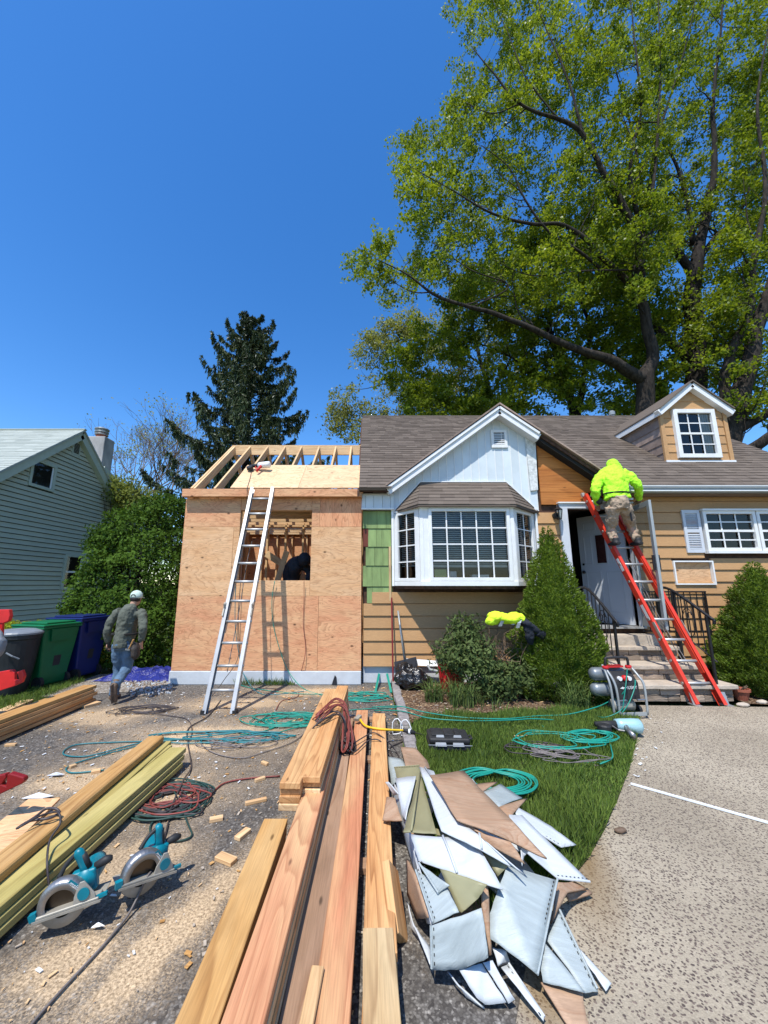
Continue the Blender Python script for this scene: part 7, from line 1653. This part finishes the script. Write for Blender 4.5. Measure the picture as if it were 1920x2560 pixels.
# ------------------------------------------------------------------ tools
def saw(label,px,py,rot,tilt,cord=True):
    p=G(px,py,.0); M=Matrix.Translation(p)@Matrix.Rotation(R(rot),4,'Z')@Matrix.Rotation(R(tilt),4,'Y'); root=thing('circular_saw',label,'saw',M=M,group='corded circular saws on the driveway')
    L=dict(parent=root,local=True); k=.115   # shoe height
    o=MB().box((-.14,-.035,k),(.14,.10,k+.004)).build('shoe_plate',MT['cast'],**L); bevel(o,.002)
    MB().box((-.14,-.040,k),(.14,-.036,k+.010)).build('shoe_lip',MT['cast'],**L)
    c=(-.03,0,k+.035); r=.098
    b=MB(); n=22; A=[R(-18)+i/n*R(216) for i in range(n+1)]
    for i in range(n):
        a0,a1=A[i],A[i+1]
        def q(a,rr_,y): return (c[0]+rr_*math.cos(a),y,c[2]+rr_*math.sin(a))
        b.add([q(a0,.064,-.022),q(a1,.064,-.022),q(a1,r,-.022),q(a0,r,-.022),q(a0,.064,-.026),q(a1,.064,-.026),q(a1,r-.008,-.028),q(a0,r-.008,-.028),q(a0,r+.006,0),q(a1,r+.006,0),q(a0,r,.022),q(a1,r,.022)],[(4,5,6,7),(7,6,2,3),(3,2,9,8),(8,9,11,10),(0,1,5,4)])
    b.build('blade_guard',MT['steel'],smooth=True,**L)
    b=MB(); pts=[]; n=60
    for i in range(n): a=2*math.pi*i/n; rr_=.092 if i%3 else .086; pts.append((c[0]+rr_*math.cos(a),.002,c[2]+rr_*math.sin(a)))
    b.hexa(pts,(0,.002,0)); b.build('blade',plain('dark blade steel',(.09,.07,.05),.35,.8,var=.3,rnd=0),**L)
    b=MB(); A=[R(190)+i/16*R(165) for i in range(17)]
    for i in range(16):
        def q2(a,rr_,y): return (c[0]+rr_*math.cos(a),y,c[2]+rr_*math.sin(a))
        a0,a1=A[i],A[i+1]; b.add([q2(a0,.058,-.014),q2(a1,.058,-.014),q2(a1,.1,-.014),q2(a0,.1,-.014),q2(a0,.104,0),q2(a1,.104,0),q2(a0,.1,.016),q2(a1,.1,.016)],[(0,1,2,3),(3,2,5,4),(4,5,7,6)])
    b.build('lower_guard',MT['cast'],smooth=True,**L)
    b=MB().hexa([(.02,-.03,k+.008),(.12,-.03,k+.008),(.115,-.03,k+.04),(.075,-.03,k+.105),(.055,-.03,k+.105),(.028,-.03,k+.05)],(0,.008,0)); o=b.build('bevel_quadrant',MT['cast'],**L); bevel(o,.002)
    MB().lathe((.07,-.036,k+.055),[(.026,0),(.026,.004),(.012,.006)],16,'Y').build('quadrant_hub',MT['teal'],**L)
    MB().tube([(.05,.02,k+.075),(.05,.075,k+.075),(.055,.15,k+.075),(.055,.19,k+.075)],[.046,.052,.050,.035],16).build('motor_housing',MT['teal'],smooth=True,**L)
    MB().lathe((.055,.19,k+.075),[(.03,0),(.032,.01),(.02,.014)],14,'Y').build('motor_cap',MT['rubber'],**L)
    b=MB().tube([(.055,.05,k+.09),(.045,.05,k+.14),(.034,.048,k+.175),(.025,.046,k+.205),(.02,.046,k+.218)],[(.027,.021),(.022,.018),(.022,.018),(.023,.019),(.012,.012)],12); b.build('handle',MT['teal'],smooth=True,**L)
    b=MB().tube([(.063,.05,k+.12),(.052,.05,k+.155),(.043,.048,k+.19)],[.015,.017,.015],10); b.build('grip',MT['rubber'],smooth=True,**L)
    b=MB().tube(crom([(.022,.046,k+.205),(-.025,.04,k+.17),(-.055,.03,k+.125)],4),[.012,.011,.010,.010,.010,.010,.010,.011,.012],8); b.build('strut',MT['rubber'],smooth=True,**L)
    bevel(MB().box((-.01,.028,k+.02),(.10,.075,k+.12)).build('gear_case',MT['teal'],**L),.012,3); bevel(MB().box((-.13,-.033,k+.0065),(.13,.025,k+.02)).build('shoe_rib',MT['cast'],**L),.003,1)
    b=MB().tube([(.09,.055,k+.115),(.14,.058,k+.125),(.165,.06,k+.125)],[.016,.021,.012],10); b.build('front_knob',MT['rubber'],smooth=True,**L)
    MB().beam((-.155,-.02,k+.02),(-.125,-.02,k+.025),.025,.03).build('guard_lever',MT['teal'],**L); MB().beam((.12,-.02,k+.015),(.165,-.02,k+.02),.014,.014).build('clamp_lever',MT['teal'],**L)
    t=bpy.data.curves.new('lettering','FONT'); t.body='makita'; t.size=.026; t.extrude=.0003; t.align_x='CENTER'; t.shear=.2; t.materials.append(MT['white'])
    o=bpy.data.objects.new('lettering',t); link_text(o,root,M@Matrix.Translation((c[0]+.062,-.0275,c[2]+.052))@Matrix.Rotation(R(90),4,'X')@Matrix.Rotation(R(-48),4,'Z'))
    MB().hexa([(c[0]+.062+math.cos(R(-48))*i*.042-math.sin(R(-48))*(j*.014+.006),-.0262,c[2]+.052+math.sin(R(-48))*i*.042+math.cos(R(-48))*(j*.014+.006)) for i,j in ((-1,-1),(1,-1),(1,1),(-1,1))],(0,-.0006,0)).build('badge',MT['teal'],**L)
    return root
saw('left teal circular saw with a tilted tan shoe plate beside the treated boards',180,2335,14,-10); saw('right teal circular saw nearest the tangled cord coil',352,2262,44,8)
# nail gun on the roof
def nailgun(label,p,rot,cols,grp,s=1.0,up=(0,0,1)):
    M=Matrix.Translation(p)@Matrix.Rotation(R(rot[2]),4,'Z')@Matrix.Rotation(R(rot[0]),4,'X')@Matrix.Rotation(R(rot[1]),4,'Y')@Matrix.Scale(s,4); root=thing('nail_gun',label,'nail gun',M=M,group=grp); L=dict(parent=root,local=True); a,b_,c=cols
    MB().tube([(.02,0,.06),(.06,0,.06),(.15,0,.06),(.20,0,.06),(.215,0,.06)],[.045,.05,.055,.055,.035],16).build('cylinder',MT[a],smooth=True,**L)
    MB().tube([(-.14,0,.06),(-.05,0,.06),(.02,0,.06)],[.02,.03,.035],10).build('nose',MT[b_],smooth=True,**L)
    MB().tube([(.08,-.03,.06),(.07,-.10,.05),(.065,-.18,.04)],[(.025,.02),(.02,.018),(.024,.02)],10).build('grip',MT[c],smooth=True,**L)
    MB().lathe((-.10,-.075,.045),[(.045,-.02),(.05,-.015),(.05,.03),(.04,.04)],16).build('magazine',MT[b_],**L)
    MB().tube([(-.02,-.02,.06),(.0,-.09,.05),(.04,-.10,.05)],.007,6).build('trigger_guard',MT[c],**L); return root
p=P(655,1160,7.60); nailgun('red and white nail gun resting on the roof sheathing edge',Vector((p.x,7.38,rz(7.38)+.045)),(38,0,-12),('white','rubber','red'),'nail guns',1.25)
nailgun('pale teal nail gun lying on the lawn by the walkway edge',G(1535,1832,.03),(0,0,-8),('lighthose','rubber','steel'),'nail guns',1.35)
# compressor
cg=G(1537,1793); cg=Vector((Xat(1545,5.35,.1),5.30,.02)); M=Matrix.Translation(cg)@Matrix.Rotation(R(6),4,'Z'); cpz=thing('air_compressor','grey twin tank air compressor with red caps standing at the foot of the steps','compressor',M=M); L=dict(parent=cpz,local=True)
for z_ in (.47,.28):
    MB().tube([(-.31,.09,z_),(-.295,.09,z_),(-.26,.09,z_),(.12,.09,z_),(.16,.09,z_),(.18,.09,z_)],[.02,.06,.082,.082,.06,.02],22).build('tank',MT['tank'],smooth=True,**L)
o=MB().hexa([(-.10,-.10,.40),(.20,-.10,.40),(.20,.0,.52),(-.10,.0,.52)],(0,.12,-.02)).hexa([(-.10,-.115,.20),(.20,-.115,.20),(.20,-.105,.40),(-.10,-.105,.40)],(0,.14,0)).build('control_panel',MT['rubber'],**L); bevel(o,.008)
for x in (-.035,.095): MB().lathe((x,-.075,.445),[(.001,.026),(.026,.025),(.03,.015),(.028,-.0)][::-1],16,'Y').build('rim',MT['steel'],**L); 
for x in (-.035,.095):
    b=MB(); b.lathe((x,-.085,.445),[(.026,-.02),(.026,0.02)],16,'Y'); b.build('gauge',MT['white'],**L)
MB().lathe((.03,-.095,.45),[(.02,-.03),(.034,-.02),(.036,.02)],12,'Y').build('regulator_knob',MT['red'],smooth=True,**L)
fp=[[(-.19,-.13,.03),(-.20,-.13,.35),(-.19,-.06,.50),(-.19,.0,.60)],[(-.13,-.15,.03),(-.14,-.15,.32),(-.15,-.11,.45),(-.17,-.02,.57)],[(.24,-.15,.03),(.24,-.15,.36),(.22,-.10,.47),(.21,-.0,.56)]]
for q in fp: MB().tube(crom(q,5),.014,8).build('frame_tube',MT['gutter'],smooth=True,**L)
MB().tube(crom([(-.17,-.03,.56),(-.17,-.04,.66),(-.14,-.04,.69),(.10,-.04,.69),(.14,-.04,.67),(.15,-.03,.57)],5),.016,8).build('carry_handle',MT['rubber'],smooth=True,**L)
for x in (-.17,.15): MB().lathe((x,-.03,.575),[(.035,-.018),(.04,0),(.035,.018)],12).build('red_collar',MT['red'],**L)
MB().box((-.12,-.02,.565),(.09,.06,.585)).build('red_plate',MT['red'],**L)
MB().box((-.13,-.155,.02),(.24,-.135,.06)).build('base_rail',MT['gutter'],**L)
MB().tube([(-.13,-.15,.20),(-.02,-.15,.205)],.012,8).tube([(.12,-.15,.205),(.24,-.15,.205)],.012,8).build('cross_bar',MT['steel'],**L)
MB().tube([(-.11,.0,.11),(.16,.0,.11)],[.07,.07],16).build('motor',MT['cast'],smooth=True,**L); MB().lathe((.26,.02,.04),[(.05,-.02),(.055,0),(.05,.02)],14,'X').build('wheel',MT['rubber'],**L)
t=bpy.data.curves.new('lettering','FONT'); t.body='HUSKY'; t.size=.052; t.extrude=.0004; t.align_x='CENTER'; t.materials.append(MT['white']); o=bpy.data.objects.new('lettering',t); link_text(o,cpz,M@Matrix.Translation((.085,-.1165,.325))@Matrix.Rotation(R(88),4,'X'))
MB().hexa([(-.065,-.1163,.335),(-.03,-.1163,.355),(.0,-.1163,.345),(-.02,-.1163,.325),(-.04,-.1163,.33)],(0,-.0006,0)).build('emblem',MT['white'],**L)
MB().box((-.02,-.152,.13),(.05,-.148,.165)).build('nameplate',MT['cast'],**L)
# black tool case
cc=G(1122,1878); M=Matrix.Translation((cc.x,cc.y+.02,.045))@Matrix.Rotation(R(-3),4,'Z'); cs=thing('tool_case','black moulded plastic tool case lying on the lawn','case',M=M); L=dict(parent=cs,local=True)
o=MB().hexa([(-.20,-.15,0),(.20,-.15,0),(.21,.15,0),(-.21,.15,0)],(0,0,.055)).build('lower_shell',MT['rubber'],**L); bevel(o,.02,3)
o=MB().hexa([(-.20,-.14,.057),(.20,-.14,.057),(.205,.14,.057),(-.205,.14,.057)],(0,0,.055)).build('lid',MT['rubber'],**L); bevel(o,.022,3)
for x0,x1 in ((-.17,-.055),(-.04,.05),(.065,.12)): bevel(MB().box((x0,-.07,.112),(x1,.12,.124)).build('lid_rib',MT['rubber'],**L),.006,2)
for x in (-.09,.08): bevel(MB().hexa([(x-.055,-.165,.05),(x+.055,-.165,.05),(x+.035,-.10,.12),(x-.035,-.10,.12)],(0,.01,.01)).build('latch',MT['aggrey'],**L),.004)
MB().tube([(.21,-.02,.07),(.235,-.02,.075),(.235,.06,.075),(.21,.06,.07)],.010,6).build('handle',MT['rubber'],**L)
MB().tube([(-.212,-.155,.058),(.212,-.155,.058)],.004,6).build('seam_line',MT['aggrey'],**L)
# ------------------------------------------------------------------ bins
def bin_(name,label,x,y,w_,d_,h,mat,lidm,rot,handle=True,round_=False):
    M=Matrix.Translation((x,y,0))@Matrix.Rotation(R(rot),4,'Z'); r=thing(name,label,'bin',M=M,group='wheeled bins at the left'); L=dict(parent=r,local=True)
    if round_: b=MB().lathe((0,0,0),[(.20,.03),(.24,.3),(.285,h-.12),(.30,h-.1),(.30,h-.03)],28); o=b.build('body',MT[mat],smooth=False,**L); b=MB().lathe((0,0,0),[(.31,h-.045),(.315,h-.02),(.30,h),(.2,h+.03),(.02,h+.045)],28).build('lid',MT[lidm],smooth=False,**L); MB().tube([(.1,-.28,h-.28),(.18,-.26,h-.33),(.24,-.2,h-.38)],.012,6).build('handle',MT[lidm],**L); return r
    a,c=w_*.38,w_*.5; e,f=d_*.36,d_*.5
    q=[(-a,-e,.05),(a,-e,.05),(a,e,.05),(-a,e,.05)]; t=[(-c,-f,h-.08),(c,-f,h-.08),(c,f,h-.08),(-c,f,h-.08)]
    o=MB().add(q+t,[(3,2,1,0),(4,5,6,7),(0,1,5,4),(1,2,6,5),(2,3,7,6),(3,0,4,7)]).build('body',MT[mat],**L); bevel(o,.03,3)
    o=MB().box((-c-.02,-f-.03,h-.085),(c+.02,f+.02,h-.045)).build('rim',MT[mat],**L); bevel(o,.012,2)
    o=MB().hexa([(-c-.03,-f-.04,h-.044),(c+.03,-f-.04,h-.044),(c+.03,f+.02,h-.044),(-c-.03,f+.02,h-.044)],(0,0,.03)).hexa([(-c+.05,-f+.06,h-.013),(c-.05,-f+.06,h-.013),(c-.05,f-.05,h-.013),(-c+.05,f-.05,h-.013)],(0,0,.03)).build('lid',MT[lidm],**L); bevel(o,.012,2)
    MB().hexa([(c+.0,-f*.6,h-.28),(c+.0,f*.6,h-.28),(c+.02,f*.7,h-.09),(c+.02,-f*.7,h-.09)],(.02,0,0)).build('grip_panel',MT[mat],**L)
    MB().hexa([(a+.012,-.06,.28),(a+.012,.06,.28),(a+.035,.06,.50),(a+.035,-.06,.50)],(.006,0,0)).build('recess',MT['bin'],**L)
    for yy in (-e-.02,e-.03): MB().lathe((a-.02,yy,.10),[(.10,0),(.10,.05)],16,'Y').build('wheel',MT['rubber'],**L)
    return r
bin_('trash_can','round black trash can with grey lid in front of the hedge',-5.45,6.25,0,0,.93,'bin','aggrey',0,round_=True)
bin_('wheeled_bin','bright green wheeled bin between the black and the blue one',Xat(128,6.75,.9)-.05,6.75,.62,.62,1.02,'bingreen','bingreen',-12)
bin_('wheeled_bin','dark blue wheeled bin behind the walking man',Xat(200,7.35,.9),7.35,.66,.66,1.08,'binblue','binblue',-6)
# red metal stand and grey sleeve-like bundle at the left edge, both guessed
rs=thing('red_metal_stand','red painted steel stand cut off by the left edge before the black can','stand',(-4.5,5.0,0)); L=dict(parent=rs)
D=4.7
def PB(pts,D,th): return MB().hexa([P(x,y,D) for x,y in pts],(0,th,0))
bevel(PB([(-40,1524),(22,1524),(24,1540),(20,1553),(8,1558),(-40,1560)],D,.05).build('top_bracket',MT['red'],**L),.006,2)
PB([(-10,1558),(6,1557),(4,1590),(-20,1600)],D+.01,.03).build('neck',MT['red'],**L)
bevel(PB([(-60,1690),(30,1674),(36,1682),(36,1700),(48,1700),(42,1680),(55,1675),(60,1690),(54,1706),(34,1716),(-60,1745)],D+.3,.04).build('arm_bracket',MT['red'],**L),.006,2)
bevel(PB([(-40,1950),(12,1935),(14,1945),(2,1962),(14,1966),(18,1936),(24,1934),(58,1944),(60,1952),(54,1960),(-40,2005)],2.9,.04).build('lower_bracket',plain('dark red steel',(.22,.008,.008),.45),**L),.006,2)
MB().beam(P(-55,1540,D+.05),P(-330,1700,D+.05),.05,.05).build('strut',MT['red'],**L); MB().beam(P(-55,1710,D+.32),P(-330,1740,D+.32),.05,.05).build('strut',MT['red'],**L)
ps=thing('grey_bundle','grey fabric bundle hanging at the left edge in front of the black can','bag',P(-10,1640,4.65)); b=MB(); b.tube(crom([P(-30,1560,4.65),P(-12,1590,4.65),P(-8,1615,4.62),P(-22,1645,4.62)],4),[.04,.05,.06,.065,.07,.075,.08,.085,.085,.085,.08,.07,.05],14); remesh(b.build('cloth',MT['aggrey'],ps),.012,3,.02,.07)
# blue tarp
b=MB(); n=26; m=12; vs=[]; fs=[]; rr=random.Random(4)
for j in range(m+1):
    for i in range(n+1):
        u,v=i/n,j/m; x=-4.75+1.35*u; y=7.0+.75*v; e=min(u,1-u,v,1-v)*4; h=min(1,e)*(.06+.13*abs(mnoise.noise(Vector((x*5,y*5,1))))+.10*abs(mnoise.noise(Vector((x*11,y*9,3)))))
        vs.append((x+.06*mnoise.noise(Vector((x*4,y*4,5))),y+.10*mnoise.noise(Vector((x*4,y*4,9))),.015+h))
for j in range(m):
    for i in range(n): fs.append((j*(n+1)+i,j*(n+1)+i+1,(j+1)*(n+1)+i+1,(j+1)*(n+1)+i))
tag(MB().add(vs,fs).build('blue_tarp',MT['tarp'],None),'crumpled dark blue tarp on the ground before the large bush','tarp')
# ------------------------------------------------------------------ things by the bay window
tb=G(1030,1715); b=MB(); b.ell((Xat(1027,6.55,.2),6.55,.17),(.27,.2,.17),16,10); b.ell((Xat(1012,6.55,.3),6.6,.28),(.15,.12,.13),12,8); b.ell((Xat(1050,6.5,.2),6.55,.14),(.19,.16,.12),12,8)
o=b.build('trash_bag',MT['bag'],None); remesh(o,.014,1,.09,.09); tag(o,'black plastic trash bag in the bed below the bay window','bag')
p0,p1=Vector((Xat(983,6.7,0),6.7,0)),P(979,1494,6.86); tag(MB().tube([p0,p1],.014,8).build('red_pole',plain('dull red metal pole',(.20,.02,.02),.5),None),'thin red metal pole leaning upright against the tan siding','pole')
sv=thing('shovel','grey handled shovel with black blade leaning on the foundation','shovel',(Xat(1010,6.6,0),6.6,0)); a,c=P(1012,1655,6.72),P(995,1527,6.87); MB().tube([a,c],.016,8).build('handle',MT['gutter'],sv,smooth=True); MB().tube([a.lerp(c,.5),a.lerp(c,.72)],.018,8).build('handle_sleeve',MT['steel'],sv)
q=[P(985,1655,6.7),P(1040,1642,6.75),P(1045,1662,6.66),P(1030,1700,6.6),P(990,1700,6.6)]; MB().hexa(q,(0,.006,0)).build('blade',MT['iron'],sv)
gp_=thing('gutter_piece','short white gutter length leaning behind the trash bag','gutter piece',(Xat(1060,6.8,.2),6.8,.2)); MB().hexa([P(1016,1646,6.8),P(1104,1653,6.8),P(1104,1663,6.78),P(1016,1658,6.78)],(0,.01,0)).hexa([P(1016,1658,6.78),P(1104,1663,6.78),P(1104,1666,6.70),P(1016,1662,6.70)],(0,0,-.006)).build('channel',MT['white'],gp_)
tag(MB().tube([P(1070,1664,6.7),P(1075,1674,6.6),P(1115,1682,6.5)],.02,8).build('downspout_elbow',MT['gutter'],None),'grey pipe lying right of the trash bag','pipe')
rb=(Xat(1128,6.45,.3),6.45,0); rbn=thing('trash_can','red trash can with a black bag rim half hidden by the shrub','bin',rb); MB().lathe(rb,[(.17,.02),(.215,.40),(.22,.48)],24).build('body',MT['red'],rbn,smooth=False); MB().lathe(rb,[(.235,.44),(.245,.50),(.235,.53),(.2,.52)],20).build('bag_rim',MT['bag'],rbn)
gs_=thing('green_stand','small green metal frame standing before the white foundation','frame',G(958,1725))
for x0,y0_,x1,y1_ in ((938,1733,948,1700),(978,1733,966,1700)): MB().beam(G(x0,y0_,.0)+Vector((0,0,.01)),G(x1,y1_,.0)+Vector((0,-.15,.16)),.035,.012,up=(0,-1,.3)).build('leg',MT['hosegreen'],gs_)
MB().beam(G(946,1700,.0)+Vector((0,-.15,.165)),G(968,1700,.0)+Vector((0,-.15,.165)),.03,.012).build('crossbar',MT['hosegreen'],gs_)
tag(MB().hexa([P(829,1712,6.8),P(842,1712,6.8),P(841,1693,6.83),P(837,1688,6.83)],(0,.012,0)).build('slate_shard',MT['iron'],None),'dark pointed shard leaning on the white foundation','shard')
# vest / jacket
vj=thing('safety_jacket','bright yellow and black hi-vis jacket draped over the bare shrub','jacket',P(1290,1580,5.9)); D=5.85
b=MB(); b.tube(crom([P(1222,1547,D),P(1245,1542,D),P(1270,1548,D),P(1294,1542,D),P(1306,1550,D)],3),[(.06,.08),(.08,.13),(.085,.15),(.08,.15),(.075,.14),(.07,.14),(.07,.15),(.075,.15),(.075,.15),(.07,.14),(.065,.12),(.06,.11),(.05,.09)],14); b.ell(P(1233,1552,D-.05),(.12,.07,.06),10,8); o=remesh(b.build('yellow_part',MT['limey'],vj),.01,3,.05,.09)
b=MB(); b.tube(crom([P(1300,1552,D),P(1320,1562,D),P(1345,1578,D),P(1362,1590,D)],3),[(.05,.10),(.06,.11),(.06,.12),(.06,.12),(.055,.11),(.055,.10),(.05,.10),(.05,.09),(.045,.08),(.04,.06)],14); b.tube([P(1318,1565,D-.04),P(1325,1595,D-.02),P(1328,1612,D)],[.07,.06,.03],10); b.tube([P(1345,1580,D-.04),P(1365,1598,D-.02)],[.06,.03],10); remesh(b.build('black_part',MT['navy'],vj),.01,3,.05,.09)
for q0,q1 in (((1262,1541),(1250,1566)),((1302,1545),(1294,1570)),((1290,1540),(1282,1562))):
    pts=[P(q0[0]+(q1[0]-q0[0])*t,q0[1]+(q1[1]-q0[1])*t,D-.12+.05*abs(t-.5)) for t in (0,.25,.5,.75,1)]; m=MB(); 
    for a,c in zip(pts,pts[1:]): m.add([a-Vector((.025,0,0)),a+Vector((.025,0,.005)),c+Vector((.025,0,0)),c-Vector((.025,0,0))],[(0,1,2,3)])
    m.build('reflective_stripe',MT['stripe'],vj)
# pot, leaves, sacks, rocks
pp=G(1855,1752); pt=thing('plant_pot','terracotta pot with dry growth at the right end of the steps','pot',(pp.x,pp.y,0)); MB().lathe((pp.x,pp.y,0),[(.07,.016),(.10,.13),(.115,.135),(.115,.17),(.10,.17),(.09,.14)],20).build('pot',MT['brick'],pt); b=MB(); rr=random.Random(2)
for _ in range(26): a=rr.random()*6.28; b.tube([(pp.x,pp.y,.14),(pp.x+.09*math.cos(a),pp.y+.09*math.sin(a),.17+rr.random()*.05)],[.008,.003],4)
b.build('dry_growth',MT['twig'],pt)
for x,y,s,l in ((1858,1762,.09,'flat pale rock in front of the terracotta pot'),(1905,1755,.08,'flat white rock at the right frame edge')):
    p=G(x,y,.03); o=MB().ell(p,(s,s*.6,.03),10,6).build('rock',MT['slab'],None,smooth=False); remesh(o,.012,1,.02,.05); tag(o,l,'rock','pale rocks by the steps')
bb_=G(1412,1762); o=MB().ell((bb_.x,bb_.y+.1,.16),(.15,.14,.19),14,10).ell((bb_.x+.02,bb_.y+.12,.33),(.07,.07,.09),10,6).build('tied_sack',MT['bag'],None); remesh(o,.014,1,.06,.09); tag(o,'black plastic sack between the left conifer and the compressor','bag')
a,c=G(1577,1959,.014),G(1990,2076,.014); tag(MB().beam(a,c,.018,.012).build('trim_strip',MT['white'],None),'long thin white trim strip lying across the walkway','strip')
tag(remesh(MB().ell(G(1551,2076,.02),(.045,.022,.018),10,6).build('dark_scrap',MT['leather'],None),.006,1,.02,.04),'small dark brown scrap lying on the walkway','scrap')
for x,y,s,l in ((95,1993,.11,'white torn scrap beside the pale plywood offcut'),(245,2318,.03,'small white scrap in front of the left saw'),(140,1938,.07,'bluish plastic scrap beside the teal hose loop')):
    p=G(x,y,.012); o=MB().hexa([p+Vector((-s,-s*.2,0)),p+Vector((s*.6,-s*.35,.01)),p+Vector((s,.15*s,.0)),p+Vector((-s*.3,s*.4,.01))],(0,0,.003)).build('paper_scrap',MT['white' if x!=140 else 'shutter'],None); tag(o,l,'scrap','scraps of paper and plastic')
